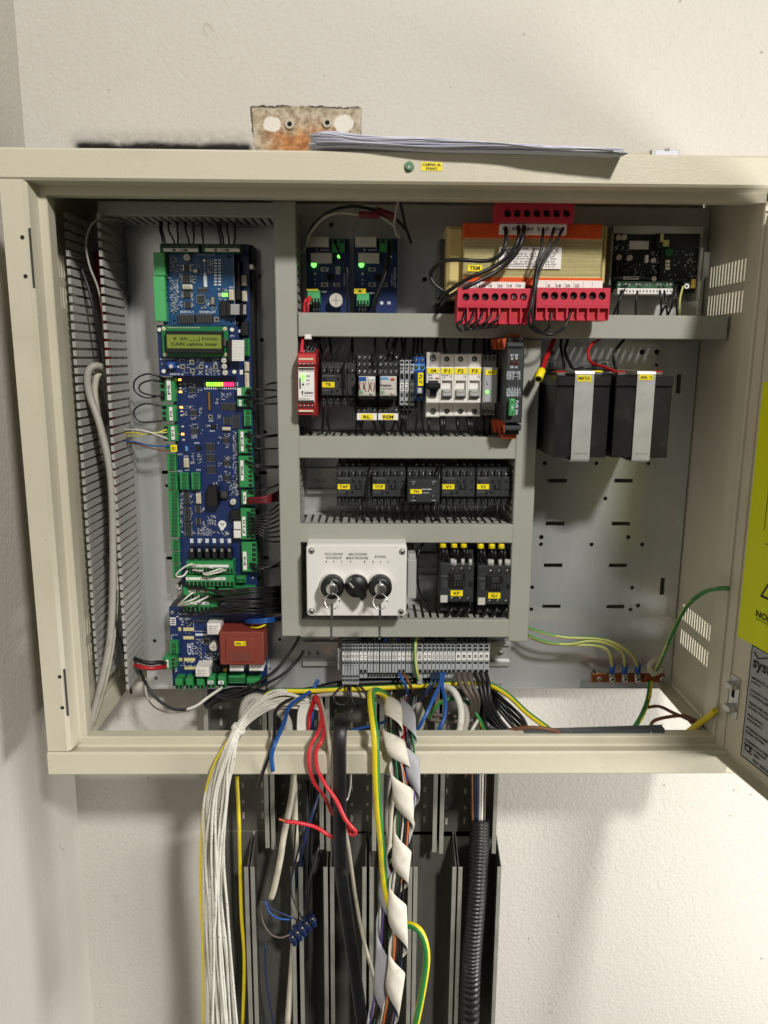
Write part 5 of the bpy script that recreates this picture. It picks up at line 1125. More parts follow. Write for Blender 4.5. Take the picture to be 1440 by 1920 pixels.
redblock(218, 683, 748, 930, 7, 'lower left red terminal block', 745, 25, 820, .905, [280, 348, 416, 486, 553, 620, 688])
redblock(780, 680, 1300, 905, 7, 'lower right red terminal block', 738, 26, 822, .905, [840, 909, 977, 1045, 1112, 1180, 1247])
mk = d.box('marker_strip', 525, 228, 995, 297, .926, .94, 'paper', None, 0); d.boxes('tick', [(590+i*66, 232, 592+i*66, 262) for i in range(6)], .9258, .927, 'ink_grey', mk, 0); d.text('0  0  400 230 400', 540, 250, 980, 275, .926, 'ink', mk)
mk = d.box('marker_strip', 240, 638, 700, 684, .925, .938, 'paper', None, 0)
for t, x in (('+125', 330), ('125', 397), ('0', 455), ('55', 525), ('10', 592), ('70', 655)): d.text(t, x-8*len(t), 658, x+7*len(t), 678, .925, 'ink', mk)
d.boxes('tick', [(374+i*65, 645, 376+i*65, 680) for i in range(5)], .9248, .926, 'ink_grey', mk, 0)
mk = d.box('marker_strip', 782, 628, 1250, 680, .925, .938, 'paper', None, 0)
for t, x in (('0', 868), ('18', 938), ('20', 1003), ('22', 1068)): d.text(t, x-8*len(t), 656, x+8*len(t), 676, .925, 'ink', mk)
d.boxes('tick', [(850+i*65, 640, 852+i*65, 676) for i in range(6)], .9248, .926, 'ink_grey', mk, 0)
# ---- black receiver module top right
d = D('control_module', 'dark circuit module in a grey metal tray at the upper right corner', 'circuit board', ZG, (560, 990, YP))
YV = .992
d.box('tray', 195, 270, 905, 990, 1.012, YP, 'galv_strap', None, .001); d.box('tray_lip', 210, 268, 920, 330, .985, 1.012, 'duct_grey', None, .0006); d.box('tray_side', 885, 440, 912, 860, .985, 1.012, 'duct_grey', None, .0006); d.box('tray_side', 188, 330, 204, 740, .985, 1.012, 'duct_grey', None, .0006)
q = MB(); a = d.R(912, 480, 955, 710, .99); q.prism([(a[0], a[2]), (a[1], a[2]+.006), (a[1], a[3]), (a[0], a[3])], .985, 1.012); q.build('tray_ear', 'duct_grey', d.o)
d.box('board', 205, 330, 885, 800, YV, YV+.0016, 'pcb_black', None, 0); d.box('heat_cover', 560, 330, 900, 445, .984, YV, 'black_plastic', None, .001)
d.box('daughter_board', 582, 448, 880, 710, .988, .9896, 'pcb_black', None, 0)
for (x, y, r) in ((257, 357, 20), (302, 357, 20), (260, 517, 20), (345, 522, 21), (535, 540, 18), (537, 687, 19)): cap(d, x, y, r, .984, YV)
d.box('info_sticker', 340, 388, 494, 455, YV-.0012, YV, 'clear_label', None, 0); d.cyl('green_disc', 657, 478, 32, .986, .988, 'term_green_dark')
d.box('yellow_strap', 588, 330, 612, 395, .982, .985, 'earth_pale', None, .0003); d.box('yellow_strap', 610, 380, 655, 430, .982, .985, 'earth_pale', None, .0003)
b = plug(d, 240, 710, 690, 765, 16, 't', .980, YV, 'term_green_dark', nm='terminal_block'); d.box('terminal_front', 245, 765, 685, 812, .974, YV, 'white_plastic', b, .0005); d.boxes('terminal_number', [(258+i*27, 778, 268+i*27, 798) for i in range(16)], .9738, .975, 'ink_grey', b, 0)
for i in range(16): d.screw(256+i*27.5, 738, 10, .980, b, 'p') if i % 3 != 1 else None
d.wire([(205, 685, .986), (290, 684, .984), (420, 680, .984), (505, 690, .986)], .003, 'black_plastic', 'coil'); d.boxes('coil_turn', [(295+i*14, 668, 302+i*14, 696) for i in range(9)], .981, .983, 'led_off')
d.wire([(270, 640, .988), (330, 600, .986), (385, 565, .988)], .0026, 'black_plastic', 'coil'); d.wire([(245, 560, .988), (243, 620, .987), (245, 680, .988)], .002, 'black_plastic', 'coil')
d.boxes('relay', [(470, 500, 492, 560)], .986, YV, 'white_plastic'); d.boxes('crystal', [(628, 538, 662, 562), (628, 568, 662, 590), (628, 596, 662, 616)], .986, .989, 'cream_plastic', stuff=True)
d.box('jack_socket', 768, 712, 826, 775, .980, YV, 'black_plastic'); d.cyl('jack_ring', 796, 748, 20, .979, .980, 'white_plastic'); d.cyl('jack_core', 796, 748, 9, .9785, .979, 'black_plastic'); d.box('usb_socket', 830, 688, 866, 766, .980, YV, 'brass', None, .0006)
smd(d, [(225, 380, 330, 490), (300, 560, 460, 670), (500, 460, 570, 660), (600, 630, 665, 700), (690, 470, 870, 700), (410, 680, 470, 700)], .9888, 31, .38, ('silk', 'dark_plastic', 'term_green_dark'), (4, 9), (3, 6))
# ================================================================ batteries
for i, (xa, xb, xl, sx, lb) in enumerate(((275, 745, 275, (440, 595), 'black battery with a steel strap and yellow EMERTECK sticker'), (778, 1262, 778, (960, 1108), 'black battery with a steel strap and yellow AREL 13 sticker'))):
    d = D('battery', lb, 'battery', ZM, ((xa+xb)/2, 1070, YP), 'black batteries'); Yb_ = .892
    lo = d.P(0, 1068, Yb_).z; mid = d.P(0, 468, Yb_).z; hi = d.P(0, 378, Yb_).z
    X0, X1 = d.P(xa-8, 800, Yb_).x, d.P(xb-22, 800, Yb_).x
    MB().box(X0, X1, Yb_, YP-.004, lo, mid-.0006, 0, .0015).build('case', 'battery_case', d.o); MB().box(X0-.0006, X1+.0006, Yb_-.0006, YP-.003, mid, hi, 0, .0015).build('lid', 'battery_case', d.o)
    for (x, y) in ((330 if i == 0 else 835, 362), (640 if i == 0 else 1148, 360)):
        tb = d.box('terminal_tab', x-30, y-10, x+32, y+12, Yb_+.012, Yb_+.02, 'steel', None, .0004); d.box('terminal_collar', x-40, y-22, x+38, y-8, Yb_+.012, Yb_+.03, 'wire_red' if x != 640 else 'yellow_tape', tb, .0006)
    s = D('battery_strap', ['steel strap over the left battery with the EMERTECK sticker', 'steel strap over the right battery with the AREL 13 sticker'][i], 'strap', ZM, ((sx[0]+sx[1])/2, 1090, Yb_), 'galvanized battery straps')
    Xa, Xb = s.P(sx[0]-15, 720, Yb_-.002).x, s.P(sx[1]-12, 720, Yb_-.002).x
    q = MB(); t = .0015; ya = Yb_-.0025
    q.prismx([(YP, hi+.006), (ya+.003, hi+.006), (ya+.0008, hi+.005), (ya, hi+.003), (ya, lo-.002), (ya+.001, lo-.004), (ya+.003, lo-.005), (YP, lo-.005), (YP, lo-.0035), (ya+.004, lo-.0035), (ya+t, lo-.001), (ya+t, hi+.002), (ya+.004, hi+.0045), (YP, hi+.0045)], Xa, Xb); q.build('band', 'galv_strap', s.o)
    s.sticker('EMERTECK' if i == 0 else 'AREL 13', (463 if i == 0 else 985), 376 if i == 0 else 370, (578 if i == 0 else 1098), 428 if i == 0 else 416, ya-.0002, None, pad=.2); q = MB(); zz = s.P(0, 1035, ya).z; q.box(Xa+.003, Xb-.003, ya-.0002, ya, zz, zz+.0004); q.build('score_line', 'dark_steel', s.o)
    x = (240, 685)[i]
    br = D('strap_foot', ['bolted steel strap foot above the left battery', 'bolted steel strap foot above the right battery'][i], 'bracket', ZM, (x, 335, YP), 'strap feet'); br.box('tab', x-60, 250, x+52, 335, YP-.012, YP-.0105, 'galv_strap'); br.box('upright', x-60, 335, x+52, 350, YP-.012, YP, 'galv_strap'); br.screw(x, 290, 20, YP-.012, None, 'a')
d = D('butt_connector', 'yellow crimp connector on red wires at the top left of the batteries', 'connector', ZM, (142, 435, .95))
A, B = d.P(160, 335, .935), d.P(133, 408, .925); MB().tube([A, A.lerp(B, .3), A.lerp(B, .32), A.lerp(B, .7), B], .0050, 14).build('sleeve', 'yellow_tape', d.o); MB().tube([B, B+(B-A)*.02], .0036, 12).build('opening', 'dark_hole', d.o)
# ================================================================ copper earth bar
d = D('earth_bar', 'copper earth bar with four screws at the lower right of the plate', 'earth bar', ZN, (715, 1375, YP))
d.box('bar', 492, 1322, 938, 1374, 1.010, 1.014, 'copper', None, .0006)
for x in (535, 922): d.cyl('spacer', x, 1352, 14, 1.014, YP, 'steel'); d.screw(x, 1352, 16, 1.010, None, 'p')
for x, lx in ((615, 615), (693, 693), (772, 772)):
    s_ = d.screw(x, 1352, 21, 1.008, None, 'p', 'clamp_bolt'); d.box('ring_lug', x-17, 1318, x+17, 1350, 1.0085, 1.0099, 'steel'); p = d.P(x, 1290, 1.006); MB().tube([p+Vector((0, 0, -.007)), p+Vector((0, 0, .007))], .0042, 12).build('blue_lug_sleeve', 'blue_plastic', d.o)
d.cyl('stud', 843, 1352, 26, 1.002, 1.010, 'copper')
p = d.P(880, 1272, .985); q = MB(); q.tube([p+Vector((.0075*math.cos(t*math.pi/10), -.001, .009*math.sin(t*math.pi/10))) for t in range(21)], .0045, 10); q.build('large_ring_lug', 'wire_dirty', d.o)
# ================================================================ wires inside the cabinet
ORD = ['first', 'second', 'third', 'fourth', 'fifth', 'sixth', 'seventh', 'eighth', 'ninth', 'tenth', 'eleventh', 'twelfth', 'thirteenth', 'fourteenth', 'fifteenth', 'sixteenth', 'seventeenth', 'eighteenth', 'nineteenth', 'twentieth', 'twenty first', 'twenty second', 'twenty third', 'twenty fourth', 'twenty fifth', 'twenty sixth', 'twenty seventh', 'twenty eighth']
def wset(z, tmpl, group, lst, r=.0011, m='wire_black', name='wire', cat='wire', key=None, **kw):
    """wires given as point lists; the label template gets an ordinal ({}), counted in list order"""
    out = []
    for i, pts in enumerate(lst):
        rr = r; mm = m
        if isinstance(pts, dict): rr = pts.get('r', r); mm = pts.get('m', m); pts = pts['p']
        out.append(wire(name, tmpl.format(ORD[i]), cat, pts, rr, mm, z, group, **kw))
    return out
b = 1.0
wset(ZB, '{} black wire from the left dropping onto the upper expansion board', 'wires above the expansion board',
     [[(x0, -45, 1.0), (x0+2, 60, .985), ((x0+x1)/2+6, 140, .976), (x1, 215, .976)] for x0, x1 in ((165, 197), (185, 222), (255, 322), (345, 350), (430, 472), (512, 512), (600, 612), (770, 800), (795, 828), (862, 884), (945, 932))])
wset(Z0, '{} black loop from the top at the left edge of the main board', 'black loops left of the main board',
     [[(310, 710, .992), (278, 701, .985), (254, 712, .985), (253, 733, .985), (275, 746, .985), (310, 739, .992)], [(309, 718, .990), (284, 713, .98), (262, 722, .98), (268, 737, .98), (309, 745, .992)], [(312, 763, .992), (272, 757, .985), (251, 771, .985), (264, 791, .985), (312, 788, .992)]])
for pts, m_, lb in (([(313, 805, .991), (285, 814, .985), (255, 812, .985), (232, 812, 1.0)], 'wire_yellow', 'thin yellow wire entering the left edge of the main board'), ([(314, 811, .99), (282, 812, .983), (258, 818, .983), (232, 817, 1.0)], 'earth_pale', 'pale green wire crossing the yellow one at the main board'), ([(315, 823, .99), (285, 812, .981), (260, 806, .981), (232, 806, 1.0)], 'wire_white', 'thin white wire crossing the yellow wire at the main board'), ([(318, 836, .99), (285, 836, .985), (258, 830, .985), (232, 826, 1.0)], 'wire_blue', 'blue wire entering the P7 plug of the main board'), ([(319, 845, .99), (290, 842, .985), (258, 833, .985), (232, 830, 1.0)], 'wire_brown', 'brown wire entering the P7 plug of the main board')):
    wire('wire', lb, 'wire', pts, .0010, m_)
E_ = 1.006
rl = [[(1060, 240, .99), (1200, 212, .985), (1300, 165, .99), (1410, 148, E_)], [(1055, 252, .99), (1200, 225, .985), (1410, 235, E_)], [(1040, 335, .99), (1230, 322, .985), (1410, 288, E_)], [(1042, 352, .99), (1230, 375, .985), (1410, 368, E_)],
      [(1050, 678, .99), (1200, 708, .985), (1410, 688, E_)], [(1055, 690, .99), (1200, 722, .985), (1410, 700, E_)], [(1060, 800, .99), (1200, 838, .985), (1410, 835, E_)], [(1050, 958, .99), (1200, 1013, .985), (1410, 1018, E_)], [(1056, 970, .99), (1200, 1032, .985), (1410, 1034, E_)], [(1080, 1282, .99), (1250, 1262, .985), (1410, 1205, E_)]]
rl += [[(1075, 1495+i*36, .99), (1180, 1535+i*26, .984), (1300, 1490+i*44, .986), (1410, 1410+i*56, E_)] for i in range(8)]
wset(ZC, '{} black wire from the top running off the right edge of the main board', 'black wires right of the main board', rl)
wset(ZC, '{} red wire from the top in the bundle right of the main board', 'red wires right of the main board', [[(1078, 1350+i*13, .99), (1200, 1345+i*14, .982-.002*(i % 2)), (1300, 1325+i*17, .984), (1410, 1275+i*24, E_)] for i in range(5)], .0013, 'burgundy')
rnd = random.Random(4)
bl = [[(1042, 242, .99), (1150, 280, .984), (1240, 262, .99), (1300, 232, E_)], [(1040, 268, .99), (1150, 292, .984), (1300, 262, E_)]]
for i in range(16):
    x = 520+i*34; y = 425 if i < 4 else (515 if i < 9 else 610+rnd.uniform(0, 25)); x = x if i < 9 else 520+(i-9)*45
    bl.append([(x, y, .986), (x+60, y+28, .978), (840+i*8, 470+i*12+rnd.uniform(-8, 8), .972), (1100, 452+i*13+rnd.uniform(-10, 10), .972), (1300, 436+i*14, E_)])
wset(ZD, '{} black wire in the thick bundle at the foot of the main board', 'black wires at the foot of the main board', bl, .0013)
wset(ZD, '{} white jumper from the top at the foot of the main board', 'white jumpers on the main board', [
    [(600, 290, .984), (570, 252, .972), (500, 280, .970), (440, 335, .972), (455, 356, .975), (500, 345, .978), (530, 305, .984)], [(555, 265, .98), (640, 262, .972), (735, 285, .984)], [(570, 300, .984), (640, 306, .974), (660, 300, .984)], [(655, 320, .984), (680, 338, .974), (770, 322, .972), (845, 298, .984)], [(660, 330, .984), (720, 318, .971), (800, 292, .975), (840, 310, .984)],
    [(450, 592, .985), (500, 545, .974), (560, 495, .974), (595, 480, .984)], [(455, 592, .985), (520, 562, .972), (590, 535, .972), (628, 512, .984)], [(470, 592, .985), (560, 575, .97), (640, 545, .97), (702, 516, .984)]], .0012, 'wire_white')
wset(ZD, '{} blue wire above the brown transformer block', 'blue wires above the brown transformer', [[(1005, 708, .99), (1090, 712, .975), (1200, 700, .975), (1300, 688, E_)], [(1005, 728, .99), (1090, 732, .973), (1200, 722, .973), (1300, 708, E_)]], .0018, 'wire_blue')
wire('wire', 'short yellow wire curving under the blue wires above the brown block', 'wire', [(1045, 768, .985), (1100, 772, .972), (1160, 752, .972), (1180, 725, .985)], .0014, 'wire_yellow', ZD)
wire('cable', 'upper black sleeve from the left duct to the power board', 'cable', [(60, 1000, 1.0), (120, 1035, .97), (220, 1062, .965), (300, 1055, .972), (350, 1062, .984)], .0030, 'wire_black', ZD)
wire('cable', 'lower dark red and black sleeve from the left duct to the power board', 'cable', [(60, 1070, 1.0), (120, 1085, .97), (220, 1105, .965), (300, 1098, .972), (350, 1090, .984)], .0030, ['wire_black', 'wire_red'], ZD, n=12, stripe=(1, 5, 0))
wire('wire', 'long black wire sagging below the power board to its white tagged plug', 'wire', [(735, 1030, .985), (765, 1110, .965), (850, 1235, .955), (980, 1318, .95), (1090, 1318, .952)], .0020, 'wire_black', ZO)
wire('wire', 'thick white wire end rising to the white tagged plug', 'wire', [(1080, 1322, .951), (1160, 1290, .953), (1240, 1230, .96), (1345, 1158, .982)], .0020, 'wire_white', ZO)
wire('wire', 'thin white wire drooping under the long black one at the lower left', 'wire', [(770, 1090, .99), (778, 1210, .99), (840, 1305, .98), (960, 1345, .97), (1100, 1330, .96)], .0012, 'wire_white', ZO)
wire('wire', 'upper black wire curving from the power board towards the tall duct', 'wire', [(720, 1285, .99), (850, 1325, .985), (1080, 1235, .985), (1260, 1110, .99), (1380, 960, 1.0), (1450, 840, 1.0)], .0020, 'wire_black', ZD)
wire('wire', 'lower black wire curving from the power board towards the tall duct', 'wire', [(700, 1295, .99), (850, 1345, .985), (1090, 1270, .985), (1300, 1160, .99), (1430, 1040, 1.0), (1480, 960, 1.0)], .0020, 'wire_black', ZD)
# cables standing in the open left duct
wire('cable', 'front pale grey cable rising inside the open left duct', 'cable', [(165, 1375, .905), (190, 1280, .93), (207, 1190, .94), (212, 1060, .945), (208, 900, .95), (188, 800, .955), (168, 740, .96), (165, 700, .96), (180, 686, .965), (200, 700, .98), (206, 760, 1.0)], .0046, 'wire_grey')
wire('cable', 'rear pale grey cable rising inside the open left duct', 'cable', [(172, 1360, .91), (200, 1262, .94), (215, 1150, .952), (216, 1000, .96), (205, 880, .965), (187, 800, .97), (178, 740, .972), (182, 706, .975), (196, 700, .985), (203, 740, 1.0)], .0040, 'wire_dirty')
wire('wire', 'thin grey wire looping out of the top of the open left duct', 'wire', [(590, 424, .99), (540, 414, .965), (480, 415, .95), (438, 445, .945), (414, 530, .945), (432, 640, .95), (470, 740, .955), (492, 850, .965), (498, 980, .98)], .0013, 'wire_grey', ZA)
wire('wire', 'black wire descending in the upper part of the open left duct', 'wire', [(390, 640, .97), (430, 760, .965), (460, 900, .965), (480, 1040, .97), (490, 1150, .98)], .0018, 'wire_black', ZA)
wire('wire', 'black wire descending in the lower part of the open left duct', 'wire', [(200, 1020, .965), (217, 1090, .955), (216, 1150, .95), (220, 1185, .95), (232, 1222, .958), (246, 1300, .98)], .0018, 'wire_black')
wire('wire', 'dark red cable deep inside the open left duct', 'wire', [(183, 470, 1.025), (190, 560, 1.025), (206, 700, 1.025), (226, 1000, 1.025), (240, 1180, 1.025)], .004, 'wire_red')
# transformer wires
tw = [[(560, 232, .930), (562, 360, .915), (520, 450, .915), (420, 490, .918), (220, 482, .92), (105, 498, .93), (28, 580, .95), (55, 655, .95), (130, 712, .95), (170, 760, .96)],
      [(648, 232, .930), (652, 330, .913), (595, 440, .912), (480, 530, .915), (300, 612, .915), (135, 720, .93), (100, 780, .96)], [(690, 232, .930), (682, 330, .911), (625, 450, .910), (500, 562, .912), (300, 668, .905), (150, 750, .92), (110, 800, .95)]]
wset(ZF, '{} thick black wire from the left sweeping across the transformer', 'wires on the transformer', tw, .0023)
tw = [[(828, 232, .930), (818, 380, .915), (785, 510, .91), (762, 660, .903), (745, 800, .897), (722, 900, .897), (745, 965, .905), (815, 1000, .915), (872, 950, .908), (886, 850, .91)],
      [(910, 232, .930), (870, 370, .914), (795, 520, .908), (770, 660, .900), (752, 900, .897), (800, 985, .902), (890, 1010, .905), (985, 950, .902), (1022, 845, .91)], [(980, 232, .930), (905, 380, .913), (815, 530, .907), (778, 660, .9), (764, 780, .902), (760, 860, .915), (758, 960, .94)]]
wset(ZF, '{} thin black wire from the left between the red terminal blocks', 'wires on the transformer', tw, .0017)
wset(ZF, '{} small black loop from the left under the lower left red block', 'loops under the red block', [[(270+i*64, 845, .91), (262+i*60, 900, .905), (215+i*58, 940+(6 if i % 2 else 0), .905), (245+i*52, 985-i*8, .908), (310+i*45, 960, .912), (330+i*45, 930, .93)] for i in range(5)], .0014)
# control module wires
wset(ZG, '{} black wire from the left under the terminals of the dark module', 'wires of the dark module', [[(285, 745, .978), (262, 850, .97), (205, 990, .98)], [(318, 740, .978), (258, 870, .968), (245, 995, .98)], [(412, 752, .978), (392, 870, .97), (390, 995, .98)], [(572, 752, .978), (592, 850, .97), (588, 995, .98)], [(612, 752, .978), (632, 890, .966), (640, 995, .98)], [(668, 820, .975), (620, 910, .966), (572, 995, .98)], [(690, 755, .978), (690, 860, .964), (640, 992, .98)], [(698, 735, .978), (706, 850, .97), (722, 995, .98)]], .0013)
wire('wire', 'pale yellow wire beside the black ones under the dark module', 'wire', [(764, 750, .98), (742, 840, .97), (736, 920, .97), (736, 995, .98)], .0013, 'earth_pale', ZG)
# battery wires
wset(ZM, '{} red wire from the left running to the yellow crimp connector', 'red battery wires', [[(262+i*14, 50, .985), (212+i*12, 170, .965), (178+i*10, 260, .95), (152+i*10, 345, .935)] for i in range(3)], .0013, 'wire_red')
wire('wire', 'red wire curving down to the second battery terminal', 'wire', [(705, 50, .99), (600, 100, .965), (552, 180, .955), (580, 268, .945), (690, 308, .925), (770, 340, .910), (810, 356, .906)], .0018, 'wire_red', ZM)
wset(ZM, '{} black wire from the left dropping behind the batteries', 'black battery wires', [[(330, 50, .99), (322, 140, .985), (340, 230, .98), (350, 325, .99)], [(385, 55, .99), (358, 170, .975), (385, 250, .96), (430, 325, .93), (500, 315, .92), (585, 305, .92)], [(865, 65, .99), (795, 150, .975), (768, 235, .97), (785, 325, .985)]], .0019)
# lamp board wires
wire('wire', 'black wire arching over the two small lamp boards', 'wire', [(150, 440, 1.0), (200, 300, .985), (340, 172, .97), (520, 122, .968), (690, 142, .97), (890, 215, .975), (1000, 325, .99)], .0018, 'wire_black', ZE)
wire('wire', 'pale wire arching over the two small lamp boards', 'wire', [(98, 515, 1.0), (150, 460, .985), (180, 360, .978), (300, 220, .968), (440, 175, .965), (600, 190, .965), (765, 205, .967), (880, 272, .97), (930, 335, .972), (942, 372, .972), (915, 352, .97), (900, 270, .968), (910, 180, .965), (938, 50, .96)], .0017, 'wire_grey', ZE)
wire('wire', 'black wire hanging straight right of the pale arching wire', 'wire', [(940, 60, .965), (965, 170, .972), (992, 290, .985), (1040, 430, 1.0)], .0018, 'wire_black', ZE)
for i, P_ in enumerate(([(600, 190, .964), (680, 193, .963), (770, 196, .964)], [(740, 152, .968), (820, 178, .969), (893, 206, .971)])): wire('crimp_sleeve', ['left dark red crimp sleeve above the lamp boards', 'right dark red crimp sleeve above the lamp boards'][i], 'crimp sleeve', P_, .0042, 'burgundy', ZE, 'dark red crimp sleeves')
wire('wire', 'thin black wire down the left lamp board', 'wire', [(385, 405, .998), (432, 510, .99), (480, 640, .985), (498, 800, .985), (502, 1020, .99)], .0014, 'wire_black', ZE)
wire('cable', 'thick black cable down the right lamp board', 'cable', [(855, 415, .998), (850, 540, .985), (818, 700, .978), (760, 850, .978), (728, 950, .98), (722, 1025, .985)], .0030, 'wire_black', ZE)
wset(ZE, '{} red wire at the lower left corner of the left lamp board', 'red wires by the left lamp board', [[(185, 885, .997), (150, 915, .985), (138, 960, .985), (137, 1020, .985)], [(192, 890, .997), (172, 940, .982), (166, 1020, .985)]], .0019, 'wire_red_bright')
wset(ZE, '{} black wire from the left under the green plugs of the lamp boards', 'black wires under the lamp boards', [[(x, 935 if x < 400 else 950, .998), (x+3, 985, .985), (x+(5 if x % 2 else -4), 1022, .985)] for x in (215, 238, 262, 600, 625, 650)], .0016)
# breaker row, upper and lower wires
ut = [[(330, 90, .99), (240, 190, .955), (175, 290, .948)], [(345, 90, .99), (270, 200, .955), (215, 295, .948)], [(360, 90, .99), (300, 200, .955), (255, 295, .948)], [(120, 90, .99), (125, 200, .958), (130, 290, .948)],
      [(300, 90, 1.0), (345, 250, .985), (382, 395, .970)], [(425, 90, 1.0), (445, 250, .985), (470, 395, .970)], [(672, 90, 1.0), (655, 250, .975), (600, 400, .955), (600, 600, .952), (625, 760, .952), (650, 840, .965)], [(668, 90, 1.0), (672, 250, .985), (682, 390, .970)], [(905, 90, 1.0), (905, 250, .97), (900, 400, .955), (900, 440, .956)],
      [(1080, 90, 1.0), (1025, 200, .98), (1070, 340, .966)], [(1130, 90, 1.0), (1095, 190, .978), (1068, 300, .962)], [(1150, 90, 1.0), (1115, 200, .98), (1112, 350, .966)], [(1165, 90, 1.0), (1188, 200, .99), (1182, 380, .988)], [(1250, 90, 1.0), (1212, 190, .99), (1228, 380, .988)], [(1310, 90, 1.0), (1305, 220, .99), (1283, 380, .988)], [(1360, 90, 1.0), (1350, 200, .99), (1332, 350, .98)], [(1400, 90, 1.0), (1388, 200, .99), (1392, 350, .98)]]
wset(ZH, '{} black wire from the left above the relay half of the breaker row', 'black wires above the breaker row', ut, .0016)
wire('wire', 'bright red strap wire above the red safety relay', 'wire', [(150, 90, .985), (152, 150, .96), (146, 220, .952), (140, 285, .948)], .0022, 'wire_red_bright', ZH)
D('ferrule_block', 'small white block above the red safety relay', 'connector', ZH, (208, 145, .96)).box('block', 172, 95, 242, 145, .952, .972, 'paper')
wset(ZI, '{} black wire from the left above the breakers', 'black wires above the breaker row', [[(335, 100, 1.0), (318, 200, .99), (300, 290, .985)], [(400, 100, 1.0), (402, 200, .99), (420, 300, .985)], [(575, 100, 1.0), (565, 200, .99), (558, 300, .985)], [(725, 100, 1.0), (712, 200, .99), (705, 300, .985)], [(815, 100, 1.0), (818, 320, .985)], [(862, 100, 1.0), (864, 320, .985)], [(915, 100, 1.0), (908, 320, .985)]], .0021)
lt = [[(x, 915, .950), (x+10, 1000, .96), (x+(-25 if x < 180 else 25), 1120, .99), (x+(-25 if x < 180 else 25), 1180, 1.0)] for x in (125, 150, 175, 200, 225)]
lt += [[(368, 822, .972), (362, 950, .975), (360, 1090, .985), (340, 1180, 1.0)], [(440, 825, .972), (410, 950, .972), (425, 1060, .98), (448, 1180, 1.0)], [(690, 822, .972), (716, 980, .975), (700, 1090, .985), (688, 1180, 1.0)], [(735, 985, .975), (770, 1120, .985), (765, 1180, 1.0)], [(775, 985, .975), (755, 1120, .985), (765, 1180, 1.0)], [(885, 985, .975), (920, 1110, .985), (925, 1180, 1.0)], [(945, 985, .975), (1000, 1110, .985), (1008, 1180, 1.0)], [(990, 985, .975), (1005, 1110, .985), (1010, 1180, 1.0)], [(1112, 985, .975), (1075, 1110, .985), (1090, 1180, 1.0)], [(1125, 985, .975), (1165, 1120, .985), (1170, 1180, 1.0)], [(1180, 872, .99), (1178, 1000, .985), (1168, 1180, 1.0)], [(1228, 872, .99), (1200, 970, .982), (1215, 1080, .985), (1255, 1180, 1.0)], [(1280, 872, .99), (1222, 970, .98), (1225, 1080, .985), (1240, 1180, 1.0)], [(1325, 775, .98), (1340, 950, .978), (1325, 1100, .985), (1345, 1180, 1.0)], [(1392, 775, .98), (1392, 950, .978), (1405, 1100, .985), (1425, 1180, 1.0)]]
wset(ZH, '{} black wire from the left below the relay half of the breaker row', 'black wires below the breaker row', lt, .0016)
wset(ZI, '{} black wire from the left below the breakers', 'black wires below the breaker row', [dict(p=[(255, 950, .985), (242, 1040, .98), (255, 1110, .985), (275, 1180, 1.0)], r=.0016), dict(p=[(375, 955, .985), (378, 1040, .98), (385, 1120, .985), (395, 1180, 1.0)], r=.0032), dict(p=[(402, 955, .985), (402, 1040, .98), (400, 1120, .985), (440, 1180, 1.0)], r=.0024), dict(p=[(540, 950, .985), (545, 1040, .978), (560, 1120, .985), (600, 1180, 1.0)], r=.0026), dict(p=[(640, 950, .985), (665, 1040, .978), (700, 1110, .985), (740, 1180, 1.0)], r=.0030), dict(p=[(685, 950, .985), (690, 1040, .976), (712, 1110, .984), (770, 1180, 1.0)], r=.0024), dict(p=[(806, 925, .985), (806, 1030, .98), (812, 1110, .985), (850, 1180, 1.0)], r=.0022), dict(p=[(868, 925, .985), (865, 1030, .98), (870, 1110, .985), (890, 1180, 1.0)], r=.0022)])
# contactor row
up = []; dn = []; fe = []
for i, x0 in enumerate((284, 490, 696, 898, 1102)):
    for u in (19, 60, 98, 138, 177):
        if (i*7+u) % 4 != 1: up.append([(x0+u+rnd.uniform(-6, 6), 48, 1.0), (x0+u, 90, .985), (x0+u, 128, .975)]); fe.append((x0+u, 112))
for x, x2, x3 in ((318, 314, 305), (424, 424, 438), (462, 470, 486), (522, 522, 526), (550, 556, 570), (590, 596, 612), (632, 648, 662), (672, 668, 660), (722, 716, 700), (765, 752, 738), (795, 794, 795), (840, 835, 788), (858, 862, 880), (922, 900, 868), (932, 952, 990), (970, 985, 975), (1030, 1050, 1080), (1062, 1080, 1100), (1110, 1112, 1140), (1165, 1140, 1095), (1228, 1228, 1232), (1262, 1270, 1278)):
    dn.append([(x, 332, .975), (x2, 375, .972), (x3, 420, .98), (x3+3, 452, 1.0)])
for k, (l_, nm_) in enumerate(((up, 'above'), (dn, 'below'))):
    ws_ = wset(ZJ, '{} black wire from the left '+nm_+' the row of five contactors', 'black wires '+nm_+' the five contactors', l_, .0014)
    if k == 0: upw = ws_
for i, (x, y) in enumerate(fe):
    p = at(*zm(ZJ, x, y), .979); q = MB(); q.tube([p+Vector((0, .002, .0035)), p+Vector((0, -.002, -.004))], .0020, 8); q.build('wire_sleeve', 'grey_plastic', upw[i])
wire('wire', 'black wire hanging in front of the TAP and TCP contactors', 'wire', [(495, 40, .985), (488, 120, .962), (470, 220, .958), (462, 330, .962), (480, 410, .975)], .0015, 'wire_black', ZJ)
wire('wire', 'black wire hanging in front of the TH and V1 contactors', 'wire', [(893, 40, .985), (888, 150, .958), (886, 300, .95), (875, 370, .955), (905, 405, .975)], .0015, 'wire_black', ZJ)
wire('wire', 'thin black wire hanging right of the small grey block', 'wire', [(830, 45, .98), (790, 110, .962), (778, 220, .96), (790, 360, .962), (840, 450, .975), (870, 520, 1.0)], .0016, 'wire_black', ZK)
yl = []; kl = []
